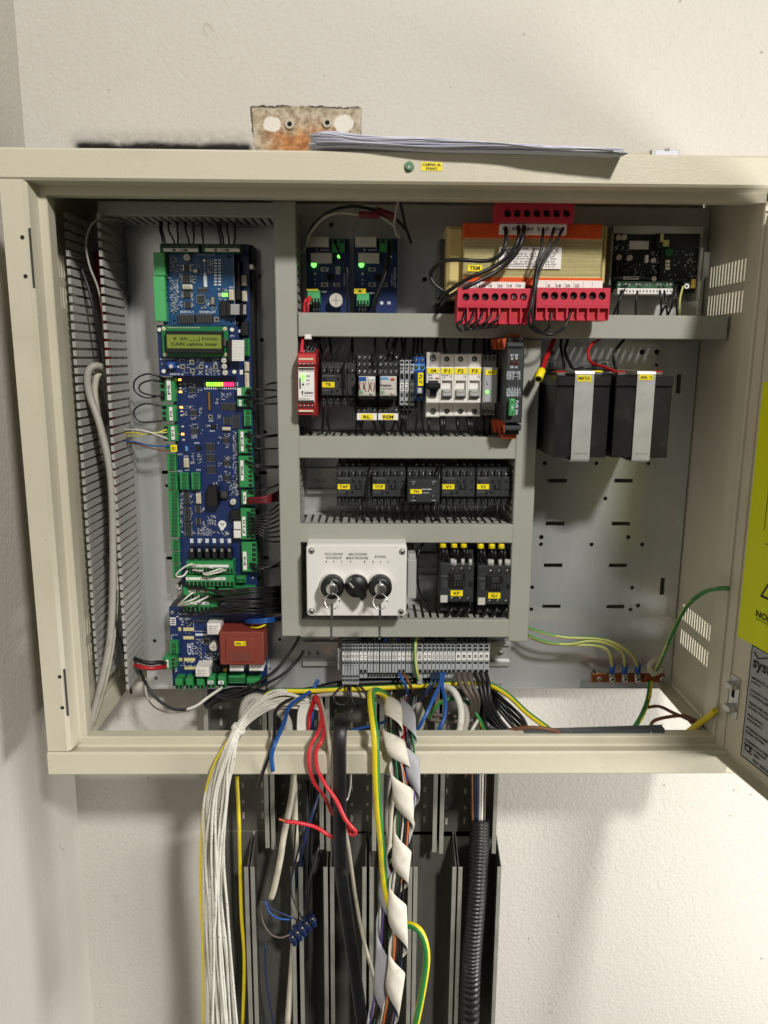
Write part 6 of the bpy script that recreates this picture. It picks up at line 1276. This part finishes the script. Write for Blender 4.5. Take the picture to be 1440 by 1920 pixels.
for j, x0 in enumerate((918, 1154)):
    y0 = 0 if j == 0 else 6
    for u in (22, 92, 152): 
        yl.append((x0+u, 70+y0))
        kl.append([(x0+u, 48, .985), (x0+u, 100+y0, .962), (x0+u+14, 150+y0, .962), (x0+u+16, 172+y0, .964)]); kl.append([(x0+u+30, 48, .985), (x0+u+22, 110+y0, .96), (x0+u+28, 178+y0, .962)])
kw_ = wset(ZK, '{} black wire from the left above the two large contactors', 'black wires above the large contactors', kl, .0018)
for i, (x, y) in enumerate(yl): p = at(*zm(ZK, x, y), .962); q = MB(); q.tube([p+Vector((0, .001, .006)), p+Vector((0, -.001, -.004))], .0042, 12); q.build('yellow_sleeve', 'yellow_tape', kw_[2*i])
gl = []
for i, (x, y) in enumerate(((998, 178), (1014, 184), (1064, 180), (1112, 182), (1232, 182), (1248, 184), (1298, 184), (1338, 182), (1352, 184))):
    p = at(*zm(ZK, x, y), .956); q = MB(); q.tube([p+Vector((0, 0, .004)), p+Vector((0, 0, -.004))], .0024, 8); q.build('wire_sleeve', 'grey_plastic', kw_[min(i+1, len(kw_)-1)])
wset(ZK, '{} black wire from the left below the two large contactors', 'black wires below the large contactors', [[(x, 440, .975), (x+8, 480, .96), (x-25, 520, .965), (x-60, 540, .99)] for x in (985, 1045, 1095, 1210, 1270, 1330)], .0027)
# wires at the terminal row
wset(ZL, '{} dark wire from the left feeding the terminal row from above', 'dark wires above the terminal row', [[(x+rnd.uniform(-6, 6), 70, .992), (x, 100, .986), (x, 120, .99)] for x in (452, 474, 505, 548, 575, 706, 735, 845, 870, 895, 925, 950, 1045, 1080, 1115, 1150, 1185, 1215)], .0017)
wset(ZL, '{} blue wire from the left feeding the terminal row from above', 'blue wires above the terminal row', [[(590, 60, .992), (596, 95, .984), (592, 125, .99)], [(680, 60, .992), (683, 95, .984), (680, 120, .99)]], .0017, 'wire_blue')
wire('earth_wire', 'yellow earth wire running down over terminal 100', 'wire', [(788, 60, .985), (780, 130, .972), (780, 220, .970), (790, 290, .970), (800, 340, .975)], .0024, ['earth_pale', 'earth_green'], ZL, n=10, stripe=(1, 2, 0))
wire('wire', 'left small black loop under the test plugs', 'wire', [(358, 365, .975), (372, 420, .965), (355, 490, .96), (305, 490, .96), (280, 450, .962), (310, 400, .97), (345, 375, .975)], .0016, 'wire_black', ZL)
wire('wire', 'right small black loop under the test plugs', 'wire', [(382, 365, .975), (385, 430, .965), (410, 495, .96), (460, 500, .96), (485, 460, .962), (460, 400, .97), (420, 372, .975)], .0016, 'wire_black', ZL)
dk = [[(683, 300, .978), (700, 340, .965), (725, 390, .965), (735, 440, .98)]]
wire('wire', 'blue wire under the N terminal', 'wire', dk[0], .0021, 'wire_blue', ZL); wire('wire', 'brown wire under the F terminal', 'wire', [(707, 300, .978), (735, 345, .963), (755, 390, .965), (762, 420, .98)], .0021, 'wire_brown', ZL)
wset(ZL, '{} dark blue wire from the left under the narrow terminals', 'blue wires under the terminal row', [dict(p=[(892, 300, .978), (880, 350, .96), (840, 430, .955), (795, 480, .97)], r=.0019, m='wire_blue_dark'), dict(p=[(915, 300, .978), (905, 350, .962), (870, 400, .96), (840, 430, .97)], r=.0019, m='wire_blue_dark'), dict(p=[(938, 300, .978), (935, 360, .958), (900, 440, .93), (850, 550, .91), (800, 640, .905), (760, 700, .91)], r=.0025, m='wire_blue'), dict(p=[(958, 300, .978), (945, 380, .955), (965, 470, .93), (960, 570, .912), (930, 640, .905), (905, 700, .91)], r=.0025, m='wire_blue')])
wset(ZL, '{} taupe wire from the left under the M6 to M4 terminals', 'taupe motor wires', [[(1042+i*34, 300, .978), (1055+i*36, 360, .96), (1100+i*30, 430, .95), (1130+i*20, 490, .955), (1100+i*25, 570, .965), (1060+i*10, 640, .98)] for i in range(3)], .0030, 'wire_taupe')
wset(ZL, '{} black wire from the left under the M3 to M1 terminals', 'black motor wires', [[(1145+i*34, 300, .978), (1175+i*28, 370, .96), (1200+i*20, 470, .95), (1240+i*22, 570, .95), (1310+i*25, 660, .96)] for i in range(3)], .0030)
wset(ZL, '{} black wire from the top spreading right of the motor wires', 'black wires spreading to the right', [[(1240, 400+i*12, .985), (1290, 440+i*25, .97), (1370, 510+i*35, .96), (1440, 580+i*35, .955), (1475, 660+i*20, .95)] for i in range(4)], .0026)
# earth wires at the right
for i, pts in enumerate(([(95, 1035, 1.0), (180, 1065, .99), (320, 1095, .985), (530, 1105, .985), (640, 1140, .988), (735, 1205, .995), (772, 1280, 1.005)], [(95, 1080, 1.0), (200, 1122, .988), (340, 1138, .983), (480, 1118, .983), (600, 1140, .988), (675, 1195, .995), (694, 1280, 1.005)], [(95, 1090, 1.0), (220, 1132, .99), (400, 1142, .985), (520, 1148, .985), (590, 1185, .992), (615, 1280, 1.005)])):
    wire('earth_wire', ['upper', 'middle', 'lower'][i]+' yellow green earth wire running to the copper bar', 'wire', pts, .0022, ['earth_pale', 'earth_green'], ZN, 'earth wires to the copper bar', n=10, stripe=(1, 2, .1))
wire('earth_wire', 'green yellow earth wire arching from the copper bar up to the door', 'wire', [(865, 1330, .99), (915, 1230, .97), (980, 1080, .945), (1070, 910, .92), (1180, 818, .895), (1270, 797, .87), (1330, 797, .86)], .0028, ['earth_green', 'earth_pale'], ZN, n=10, stripe=(1, 4, .1))
wire('earth_wire', 'yellow green earth wire leaving the bottom of the copper bar', 'wire', [(850, 1370, 1.0), (842, 1440, .985), (825, 1510, .97), (790, 1590, .95), (740, 1670, .935)], .0034, ['earth_yellow', 'earth_green'], ZN, n=10, stripe=(1, 5, .1))
wire('earth_wire', 'yellow green earth wire at the lower right corner beside the door', 'wire', [(1250, 1545, .868), (1190, 1595, .885), (1110, 1655, .905), (1040, 1715, .92)], .0040, ['earth_yellow', 'earth_green'], ZN, n=10, stripe=(1, 5, .1))
wset(ZN, '{} dark brown wire from the top in the lower right corner', 'brown wires at the lower right', [[(815, 1530, .97), (900, 1520, .955), (990, 1560, .935), (1100, 1610, .92), (1215, 1690, .905)], [(845, 1660, .93), (870, 1610, .93), (960, 1585, .925), (1060, 1580, .92), (1150, 1620, .91), (1220, 1670, .9)]], .0022, 'wire_brown')
wire('wire', 'brown wire lying along the bottom lip', 'wire', [(-40, 1672, .90), (80, 1650, .888), (220, 1658, .884), (330, 1695, .888)], .0024, 'wire_brown', ZN)
d = D('cable_strip', 'dark grey flat strip lying on the bottom lip of the cabinet', 'strip', ZN, (500, 1692, .885)); q = MB(); A = d.P(-60, 1695, .884); B = d.P(938, 1660, .884)
q.v += [tuple(A+Vector((0, 0, -.004))), tuple(B+Vector((0, 0, -.010))), tuple(B+Vector((0, 0, .0))), tuple(A+Vector((0, 0, .001)))]; q.v += [(x, y+.012, z) for x, y, z in q.v[:4]]
for f in ((0, 1, 2, 3), (4, 7, 6, 5), (3, 2, 6, 7), (0, 4, 5, 1), (1, 5, 6, 2), (0, 3, 7, 4)): q.face(f)
q.build('bar', 'mid_plastic', d.o); d.cyl('rivet', 855, 1682, 6, .8832, .885, 'steel')
# ================================================================ trunking below the cabinet
def trunk(x0, x1, y0, y1, z, Yf, label, slots, ends):
    """open steel channel: perforated back, two flanges with a front lip; x0,x1 = outer edges at the front"""
    my = (y0+y1)/2; X0, X1 = at(*zm(z, x0, my), Yf).x, at(*zm(z, x1, my), Yf).x
    zt, zb = at(*zm(z, x0, y0), Yf).z, at(*zm(z, x0, y1), Yf).z
    o = thing('cable_trunking', label, 'cable trunking', ((X0+X1)/2, YW, zb), 'open grey cable trunking under the cabinet')
    hs = []
    for u in slots:
        zz = zb+.02; k = 0
        while zz < zt-.02:
            xx = X0+(X1-X0)*u; h = (.012, .006, .010)[k % 3]; hs.append([(xx-.002, zz), (xx+.002, zz), (xx+.002, zz+h), (xx-.002, zz+h)]); zz += .026; k += 1
    me = holed(rectp(X0, X1, zb, zt), hs, .0006, lambda u, v, w: (u, YW-.0009+w, v)); c = wl(o)
    for v in me.vertices: v.co -= c
    put('back', me, 'trunk_grey', o, c)
    for s, X in ((1, X0), (-1, X1)):
        q = MB(); q.prismx([(YW-.0013, zb), (Yf, zb), (Yf, zt-ends), (YW-.0013, zt)], min(X, X+s*.0012), max(X, X+s*.0012)); q.build('flange', 'trunk_grey', o)
        q = MB(); q.box(min(X, X+s*.0062), max(X, X+s*.0062), Yf-.001, Yf+.0004, zb, zt-ends, 0, .0004); q.build('front_lip', 'trunk_edge', o)
    return o
lo_ = [(150, 303), (312, 500), (516, 640), (650, 805), (818, 1000), (1005, 1187), (1195, 1378)]
for i, (a, b) in enumerate(lo_): trunk(a, b, 95, 1000, ZQ, 1.022, ['leftmost', 'second', 'third', 'middle', 'fifth', 'sixth', 'rightmost'][i]+' of the seven lower open grey trunking channels', (), .022)
up_ = [(105, 376), (384, 618), (628, 850), (862, 1118), (1130, 1383)]
for i, (a, b) in enumerate(up_): trunk(a, b, -640, 70+6*i, ZQ, 1.034, ['leftmost', 'second', 'middle', 'fourth', 'rightmost'][i]+' of the five upper perforated grey trunking channels', (.18, .5, .82), .0)
# ================================================================ cables hanging over the bottom rail
rnd = random.Random(12)
st_ = [(590, 1318, 1.01, 16), (540, 1308, .98, 20), (488, 1324, .93, 17), (447, 1367, .856, 8), (421, 1430, .842, 17), (406, 1500, .846, 22), (400, 1600, .853, 22), (401, 1700, .857, 23), (407, 1800, .858, 25), (413, 1940, .858, 30)]
NW = 30
for i in range(NW):
    a = 2.4*i; rr = math.sqrt((i+.5)/NW); ux, uy = rr*math.cos(a), rr*math.sin(a); pts = []
    for k, (x, y, Y, s) in enumerate(st_):
        j = 0 if k == 3 else .28; fx = ux+rnd.uniform(-j, j); fy = uy+rnd.uniform(-j, j)
        ang = (0, .1, .5, .9, .4, .1, 0, 0, 0, 0)[k]
        pts.append((x+s*(fx*math.cos(ang)), y+(s*fx*math.sin(ang) if k > 1 else s*fx*.9), Y+(.0012 if k == 3 else .0009)*s/8*(fy*6 if k < 7 else fy*5)))
    yel = i == 17
    wire('wire', 'yellow green wire at the left edge of the hanging white bundle' if yel else 'thin white wire in the loose bundle hanging over the bottom rail', 'wire', pts if not yel else [(x-(s*1.05 if k > 3 else s*.5), y, Y-.004) for k, (x, y, Y, s) in enumerate(st_)], .0016, 'wire_printed' if not yel else 'wire_yellow', Z0, 'white wires of the hanging bundle', n=6, k=5)
p = at(447, 1367, .856); q = MB(); dv = Vector((.62, .1, .78)).normalized(); q.tube([p-dv*.0035, p-dv*.003, p+dv*.003, p+dv*.0035], .0088, 16, rf=lambda i: (0.9, 1, 1, .9)[i]); o = q.build('cable_tie', 'wire_white'); tag(o, 'white cable tie round the hanging bundle of white wires', 'cable tie')
wire('wire', 'bright blue cut wire hanging over the bottom rail', 'wire', [(550, 80, .995), (520, 128, .985), (430, 190, .93), (400, 270, .88), (365, 350, .846), (347, 410, .842), (352, 476, .844)], .0027, 'wire_blue', ZP)
wire('wire', 'black cut wire hanging beside the blue one', 'wire', [(440, 160, .97), (400, 180, .94), (363, 222, .90), (357, 330, .852), (335, 410, .845), (310, 480, .85), (288, 542, .86)], .0021, 'wire_black', ZP)
wire('wire', 'left red wire looping over the bottom rail', 'wire', [(595, 110, .98), (640, 190, .94), (648, 270, .90), (628, 370, .858), (572, 470, .846), (554, 580, .844), (590, 740, .85), (670, 850, .862), (735, 990, .88)], .0024, 'wire_red_bright', ZR)
wire('wire', 'right red wire with a stripped patch looping over the bottom rail', 'wire', [(620, 110, .98), (645, 210, .93), (668, 330, .88), (655, 430, .848), (612, 510, .844), (618, 640, .844), (685, 770, .84), (760, 880, .832), (828, 1020, .828), (880, 1085, .828), (906, 1118, .832), (890, 1142, .836), (862, 1125, .838), (850, 1080, .838)], .0025, 'wire_red_bright', ZR)
sr_ = wire('wire', 'short red wire with a bare copper end under the rail', 'wire', [(760, 1175, .86), (700, 1140, .85), (610, 1085, .846), (500, 1055, .845), (380, 1040, .845)], .0024, 'wire_red_bright', ZR)
wire('bare_copper_end', '', '', [(385, 1041, .845), (358, 1032, .845), (330, 1022, .845)], .0020, 'copper', ZR, parent=sr_)
def flat(name, label, cat, pts, w, t, m, z):
    """flat cable: rectangle section swept along points, wide side facing the camera"""
    P = smooth([at(*zm(z, p[0], p[1]), p[2]) for p in pts], 6); q = MB(); N = len(P)
    for i in range(N):
        t_ = (P[min(i+1, N-1)]-P[max(i-1, 0)]).normalized(); s = t_.cross(Vector((0, -1, 0))); s = s.normalized() if s.length > .2 else Vector((1, 0, 0)); n = s.cross(t_).normalized()
        for (a, b) in ((-1, -.6), (-.85, -1), (.85, -1), (1, -.6), (1, .6), (.85, 1), (-.85, 1), (-1, .6)): q.v.append(tuple(P[i]+s*(w/2*a)+n*(t/2*b)))
    for i in range(N-1):
        for k in range(8): a = i*8+k; b = i*8+(k+1) % 8; q.face((a, b, b+8, a+8), 0, k % 2 == 1)
    q.face(tuple(range(7, -1, -1))); q.face(tuple((N-1)*8+k for k in range(8)))
    return tag(q.build(name, m), label, cat)
flat('flat_cable', 'wide flat black cable hanging over the middle of the bottom rail', 'cable', [(800, 245, .90), (792, 330, .852), (788, 600, .838), (788, 900, .842), (790, 1200, .85), (800, 1440, .86), (850, 1800, .875), (900, 2150, .885), (965, 2600, .89)], .0158, .006, 'wire_black', ZR)
flat('cable_hook', 'folded upper end of the wide flat black cable', 'cable', [(800, 262, .895), (800, 250, .91), (800, 300, .925), (820, 320, .94)], .0158, .005, 'wire_black', ZR)
wire('cable', 'white dirty flat cable slipping behind the wide black cable', 'cable', [(640, 125, .985), (668, 230, .93), (700, 400, .855), (720, 560, .848), (735, 760, .852), (800, 1020, .868), (845, 1180, .872), (880, 1420, .875), (905, 1600, .88), (960, 1900, .885), (1050, 2250, .89), (1100, 2600, .895)], .0040, 'wire_dirty', ZR, fl=.6)
wire('earth_cable', 'thick yellow green earth cable hanging over the bottom rail', 'cable', [(1180, 175, .98), (1120, 90, .96), (1050, 62, .93), (1022, 100, .90), (1035, 250, .865), (1055, 420, .844), (1062, 700, .842), (1075, 950, .848), (1100, 1200, .855), (1118, 1440, .86), (1150, 1630, .862), (1190, 1800, .875), (1230, 1850, .89), (1310, 1815, .888), (1400, 1880, .88), (1440, 2050, .875), (1410, 2300, .872), (1350, 2600, .87)], .0048, ['earth_yellow', 'earth_green'], ZR, n=12, stripe=(1, 3, .0, 3))
def harness(label, pts, r, tape, turns, seed, cols, fl=.55):
    """wire harness: coloured cores and a tape wound round them in a helix"""
    P = smooth([at(px_, py_, Y) for px_, py_, Y in pts], 8); N = len(P); rr = random.Random(seed)
    o = thing('taped_harness', label, 'wire harness', P[-1], 'taped harnesses hanging over the rail')
    MB().tube(P, r*.46, 10, fl=fl).build('inner_core', 'wire_black', o)
    fr = []
    t0 = (P[1]-P[0]).normalized(); u = (Vector((1, 0, 0))-t0*t0.x).normalized()
    for i in range(N):
        t = (P[min(i+1, N-1)]-P[max(i-1, 0)]).normalized(); u = (u-t*u.dot(t)).normalized(); fr.append((u, t.cross(u)))
    def pt(i, a, rad):
        u, w = fr[i]; return P[i]+(u*math.cos(a)+w*math.sin(a)*fl)*rad
    for k, m_ in enumerate(cols):
        a0 = 2*math.pi*k/len(cols); Q = [pt(i, a0+.9*math.sin(i*.08+k)+i*.02, r*.54) for i in range(N)]
        MB().tube(Q, .0013, 6).build('core_wire', m_, o)
    q = MB(); M_ = 400; nw = 3
    for j in range(M_+1):
        f = j/M_; s = f*(N-1)
        for c in range(nw+1):
            ss = min(N-1.001, max(0, s+(c/nw-.5)*(N/turns)*.58)); i = int(ss); g = ss-i; a = -2*math.pi*turns*f
            q.v.append(tuple(pt(i, a, r*1.02)*(1-g)+pt(min(i+1, N-1), a, r*1.02)*g))
    for j in range(M_):
        for c in range(nw): a = j*(nw+1)+c; q.face((a, a+1, a+nw+2, a+nw+1), 0, True)
    t_ = q.build('tape', tape, o); sol = t_.modifiers.new('thickness', 'SOLIDIFY'); sol.thickness = .0004
    return o
harness('right taped harness of coloured wires wrapped in white spiral tape', [(741, 1298, 1.0), (738, 1325, .93), (736, 1365, .866), (742, 1400, .846), (751, 1450, .842), (757, 1510, .846), (755, 1580, .852), (749, 1640, .856), (745, 1700, .858), (747, 1780, .858), (740, 1845, .858), (727, 1930, .858)], .0122, 'tape_white', 6.4, 1, ['wire_black', 'wire_orange', 'wire_white', 'wire_green', 'wire_black', 'wire_red', 'wire_blue_dark', 'wire_black'])
harness('left taped harness of coloured wires wrapped in greyish spiral tape', [(768, 1300, .99), (764, 1330, .93), (764, 1370, .866), (768, 1410, .850), (772, 1470, .852), (766, 1530, .858), (748, 1590, .866), (729, 1640, .866), (721, 1711, .866), (719, 1800, .866), (708, 1885, .866), (700, 1930, .866)], .0104, 'tape_grey', 5.6, 2, ['wire_black', 'wire_purple', 'wire_white', 'wire_black', 'wire_red', 'wire_blue_dark', 'wire_grey', 'wire_green'])
# ---- corrugated conduit
P = [at(*zm(ZQ, x, y), Y) for x, y, Y in ((1300, -60, 1.04), (1297, 60, 1.035), (1290, 200, 1.028), (1280, 350, 1.022), (1268, 500, 1.018), (1260, 650, 1.016), (1255, 900, 1.015))]
P = smooth(P, 52); q = MB(); q.tube(P, .0152, 20, rf=lambda i: (1.0, 1.0, .97, .86, .86, .97)[i % 6]); o = q.build('corrugated_conduit', 'conduit_black'); tag(o, 'black corrugated conduit in the rightmost trunking channel', 'conduit')
wire('cable_sheath', 'smooth black sheath above the corrugated conduit', 'cable', [(1252, 690, 1.042), (1250, 740, 1.039), (1250, 800, 1.036), (1251, 870, 1.033)], .0128, 'wire_black', ZP)
wset(ZP, '{} wire from the left entering the conduit from above', 'wires entering the conduit', [dict(p=[(1218+i*12, 420, 1.04), (1220+i*11, 560, 1.036), (1222+i*10, 700, 1.034)], r=.0019, m=m_) for i, m_ in enumerate(('wire_brown', 'wire_black', 'wire_blue_dark', 'wire_grey', 'wire_white', 'wire_taupe'))])
# ---- cables in the channels
for lb, pts, r, m_, z in (
    ('thin yellow green wire in the leftmost trunking channel', [(195, 500, 1.04), (205, 700, 1.03), (208, 836, 1.03), (215, 1100, 1.03), (228, 1300, 1.03), (220, 1600, 1.03)], .0028, 'earth_yellow', ZP),
    ('pale grey cable hanging in the second trunking channel', [(445, 480, 1.05), (432, 600, 1.03), (400, 760, 1.01), (385, 860, 1.0), (360, 980, .995), (345, 1030, .995)], .0046, 'wire_dirty', ZP),
    ('long pale cable running down the second trunking channel', [(445, 520, 1.05), (448, 700, 1.04), (455, 860, 1.035), (450, 1100, 1.03), (438, 1300, 1.028), (415, 1600, 1.026)], .0050, 'wire_dirty', ZP),
    ('dark blue wire behind the red wires in the trunking', [(555, 560, 1.04), (525, 660, 1.02), (490, 780, 1.02), (465, 900, 1.025), (440, 1050, 1.03)], .0026, 'wire_blue_dark', ZP),
    ('first thin grey cable behind the yellow earth cable', [(862, 500, 1.05), (850, 640, 1.04), (855, 760, 1.035), (875, 900, 1.035), (880, 1300, 1.035)], .0034, 'wire_grey', ZP),
    ('second thin grey cable behind the yellow earth cable', [(890, 500, 1.05), (870, 640, 1.035), (862, 780, 1.03), (850, 900, 1.035), (850, 1300, 1.035)], .0030, 'wire_dirty', ZP),
    ('thin white wire right of the wide black cable', [(692, 470, 1.03), (690, 540, 1.0), (680, 590, .98), (672, 605, .97)], .0014, 'wire_white', ZP),
    ('dark blue thin wire down the second channel', [(365, 480, 1.03), (370, 640, 1.03), (400, 836, 1.03), (410, 1000, 1.03)], .0012, 'wire_blue_dark', ZQ),
    ('black cable down the left of the second channel', [(500, 520, 1.05), (498, 760, 1.035), (492, 1000, 1.03), (470, 1200, 1.03)], .0035, 'wire_black', ZP),
    ('black cable down the right of the second channel', [(530, 520, 1.05), (520, 760, 1.04), (508, 1000, 1.035), (500, 1300, 1.03)], .0030, 'wire_black', ZP)):
    wire('cable', lb, 'cable', pts, r, m_, z)
# ---- loose blue terminal strip with its wires
d = D('terminal_strip', 'small dark blue screw terminal strip dangling in the trunking', 'connector', ZQ, (520, 500, 1.0))
for i in range(5):
    x, y = 484+i*21, 462-i*20
    A, B = d.P(x-12, y-34, 1.0), d.P(x+14, y+30, .995); q = MB(); q.tube([A, A.lerp(B, .25), A.lerp(B, .26), A.lerp(B, .74), A.lerp(B, .75), B], .0048, 10, rf=lambda i: (.8, .8, 1.15, 1.15, .8, .8)[i]); q.build('terminal', 'wire_blue_dark', d.o); d.screw(x, y-2, 10, .993, None, 'a')
wset(ZQ, '{} thin dark wire from the left running to the dangling blue strip', 'wires of the blue strip', [dict(p=[(365, 300, .995), (385, 350, .99), (420, 375, .99), (470, 382, .995)], m='wire_blue'), dict(p=[(372, 305, .995), (395, 335, .99), (440, 355, .99), (500, 380, .995)], m='wire_blue_dark'), dict(p=[(350, 300, .998), (352, 380, .995), (385, 440, .99), (430, 460, .99), (470, 448, .995)], m='wire_taupe'), dict(p=[(500, -40, 1.03), (490, 100, 1.015), (478, 250, 1.0), (505, 330, .995), (525, 375, .996)]), dict(p=[(600, 60, 1.02), (565, 180, 1.005), (550, 260, .998), (556, 360, .996)], r=.002), dict(p=[(540, -40, 1.03), (480, 200, 1.01), (455, 330, 1.0), (465, 440, .998)])], .0014)
# ---- loops behind the bottom rail
for lb, pts, r, m_, z in (
    ('pale grey cable loop left of the white bundle', [(420, 340, .94), (410, 250, .96), (340, 190, .975), (290, 158, .98), (240, 172, .98), (222, 235, .975), (232, 300, .96), (290, 350, .94)], .0062, 'wire_grey', ZP),
    ('white cable bend right of the blue wires', [(1090, 105, .985), (1140, 130, .965), (1170, 200, .945), (1170, 280, .925), (1150, 350, .91)], .0046, 'wire_white', ZP),
    ('grey cable bend behind the white one', [(1130, 140, .98), (1175, 180, .965), (1196, 240, .95), (1185, 300, .935), (1160, 360, .92)], .0044, 'wire_grey', ZP),
    ('grey cable behind the taped harness', [(985, 190, .97), (998, 240, .95), (985, 290, .93), (940, 335, .915)], .0062, 'wire_grey', ZP),
    ('thick black cable running behind the top of the hanging wires', [(60, 190, 1.0), (180, 130, .995), (350, 145, .99), (520, 128, .992), (650, 100, .995), (900, 88, 1.0), (1100, 92, 1.0)], .0060, 'wire_black', ZP),
    ('second thick black cable behind the hanging wires', [(120, 150, 1.0), (280, 155, .99), (430, 142, .99), (650, 118, .998), (900, 105, 1.0), (1150, 110, 1.0)], .0055, 'wire_black', ZP),
    ('white cable lying behind the black loops', [(520, 150, .99), (620, 140, .985), (740, 148, .985), (830, 180, .98), (870, 250, .97)], .0040, 'wire_grey', ZP),
    ('blue wire low behind the wide black cable', [(690, 300, .96), (760, 285, .95), (840, 262, .95), (900, 215, .955), (940, 190, .97)], .0018, 'wire_blue', ZP),
    ('brown wire low behind the blue wires', [(1000, 330, .93), (1005, 280, .95), (985, 230, .97)], .0018, 'wire_brown', ZP),
    ('first taupe cable low behind the white cable bend', [(1030, 250, .975), (1100, 262, .97), (1200, 258, .965), (1250, 250, .97)], .0030, 'wire_taupe', ZP),
    ('second taupe cable low behind the white cable bend', [(1040, 230, .98), (1120, 240, .975), (1220, 235, .97), (1260, 215, .975)], .0030, 'wire_taupe', ZP),
    ('white core beside the taupe cables', [(1205, 330, .92), (1225, 290, .935), (1245, 255, .955)], .0022, 'wire_white', ZP),
    ('red core in front of the ribbon of white wires', [(510, 310, .93), (512, 240, .945), (525, 190, .965), (540, 150, .98)], .0030, 'wire_red', ZP),
    ('blue core at the edge of the ribbon of white wires', [(524, 315, .925), (524, 270, .94), (528, 220, .955)], .0026, 'wire_blue', ZP)):
    wire('cable', lb, 'cable', pts, r, m_, z)
wire('earth_cable', 'long yellow green earth cable running along behind the bottom opening', 'cable', [(300, 165, .985), (360, 130, .985), (500, 128, .984), (680, 120, .983), (880, 112, .985), (1100, 100, .985), (1240, 95, .98), (1310, 108, .97), (1380, 150, .955), (1460, 225, .93), (1540, 285, .91), (1580, 318, .90)], .0036, ['earth_yellow', 'earth_green'], ZP, n=12, stripe=(1, 4, .0, 3))
wire('earth_cable', 'yellow green earth wire curve behind the blue wires', 'cable', [(1030, 250, .965), (1060, 200, .97), (1110, 165, .97), (1170, 165, .97), (1220, 200, .965), (1260, 270, .95), (1280, 320, .93)], .0026, ['earth_yellow', 'earth_green'], ZP, n=10, stripe=(1, 5, .1))
wset(ZP, '{} white core from the left in the ribbon behind the rail', 'white cores behind the rail', [[(462+i*8, 318, .935), (462+i*8, 270, .945), (466+i*8, 220, .96), (480+i*8, 185, .975)] for i in range(6)], .0018, 'wire_white')
wire('cable', 'black cable block right of the motor wires', 'cable', [(1285, 120, .985), (1275, 200, .975), (1290, 300, .96)], .011, 'wire_black', ZP)
# ================================================================ on top of the cabinet and on the wall
stk = thing('paper_stack', 'stack of wavy white papers lying on top of the cabinet', 'papers', at(870, 285, YFR+.03))
rnd = random.Random(5); zt0 = ZT
XA, XB = at(588, 275, YFR).x, at(1162, 285, YFR).x
for k in range(12):
    q = MB(); nx, ny = 36, 6; x0 = XA+rnd.uniform(-.006, .006); x1 = XB+rnd.uniform(-.008, .002)-.004*(k % 3); yo = rnd.uniform(-.004, .004); 
    for i in range(nx+1):
        u = i/nx; x = x0+(x1-x0)*u
        for j in range(ny+1):
            v = j/ny; over = -.004-.022*u
            y = YFR+over+yo+v*.19
            base = zt0+.0008+k*(.00105-.0006*u)+.0006*math.sin(u*(13+k)+k*1.7)
            lift = .0045*math.exp(-((u-.02)/.10)**2)*(1 if k > 3 else .3)+.0018*math.sin(u*9+k*.5)*.5+.0012*(1-u)
            sag = -.009*u*u*(1-v)**3*(.8+.02*k)
            q.v.append((x, y, base+lift+max(sag, -(base-zt0-.0006)) if False else base+lift+sag))
    for i in range(nx):
        for j in range(ny): a = i*(ny+1)+j; q.face((a, a+ny+1, a+ny+2, a+1), 0, True)
    s_ = q.build('sheet', 'sheet_paper', stk); so = s_.modifiers.new('thickness', 'SOLIDIFY'); so.thickness = .0005
d = D('card_scrap', 'folded scrap of brown card at the right end of the papers', 'card', Z0, (1190, 286, YFR)); q = MB(); a, b = at(1160, 286, YFR+.01), at(1222, 277, YFR+.01)
q.v += [(a.x, a.y, ZT+.0006), (b.x, a.y+.004, ZT+.006), (b.x, a.y+.05, ZT+.006), (a.x, a.y+.05, ZT+.0006), (a.x, a.y, ZT+.0001), (b.x, a.y+.004, ZT+.0025), (b.x, a.y+.05, ZT+.0025), (a.x, a.y+.05, ZT+.0001)]
for f in ((0, 1, 2, 3), (7, 6, 5, 4), (4, 5, 1, 0), (5, 6, 2, 1), (3, 2, 6, 7), (4, 0, 3, 7)): q.face(f)
q.build('fold', 'wire_dirty', d.o)
d = D('relay_box', 'small clear plastic relay lying on top of the cabinet', 'relay', Z0, (1248, 289, YFR)); a, b = at(1222, 288, YFR+.012), at(1275, 288, YFR+.012)
MB().box(a.x, b.x, YFR+.012, YFR+.035, ZT+.0003, ZT+.0078, 0, .0006).build('case', 'clear_label', d.o); MB().box(a.x+.004, b.x-.002, YFR+.0116, YFR+.014, ZT+.0012, ZT+.0066).build('window', 'sheet_paper', d.o); d.text('G2R', 1246, 277, 1256, 283, YFR+.0116, 'ink_grey')
for i, (x, y) in enumerate(((543, 233.5), (613.5, 231))):
    d = D('wall_anchor', ['left grey wall anchor in the rusty plaster patch', 'right grey wall anchor in the rusty plaster patch'][i], 'wall anchor', Z0, (x, y+8, YW), 'wall anchors in the plaster patch'); p = at(x, y, YW); r = 8.2*YW/F
    MB().lathe(p.x, p.z, [(YW+.001, r), (YW-.0025, r), (YW-.003, r*.85), (YW-.003, r*.52), (YW+.003, r*.5)], 20).build('collar', 'wire_dirty', d.o); MB().cyl(p.x, p.z, r*.5, YW-.0008, YW+.002, 14).build('bore', 'dark_hole', d.o)
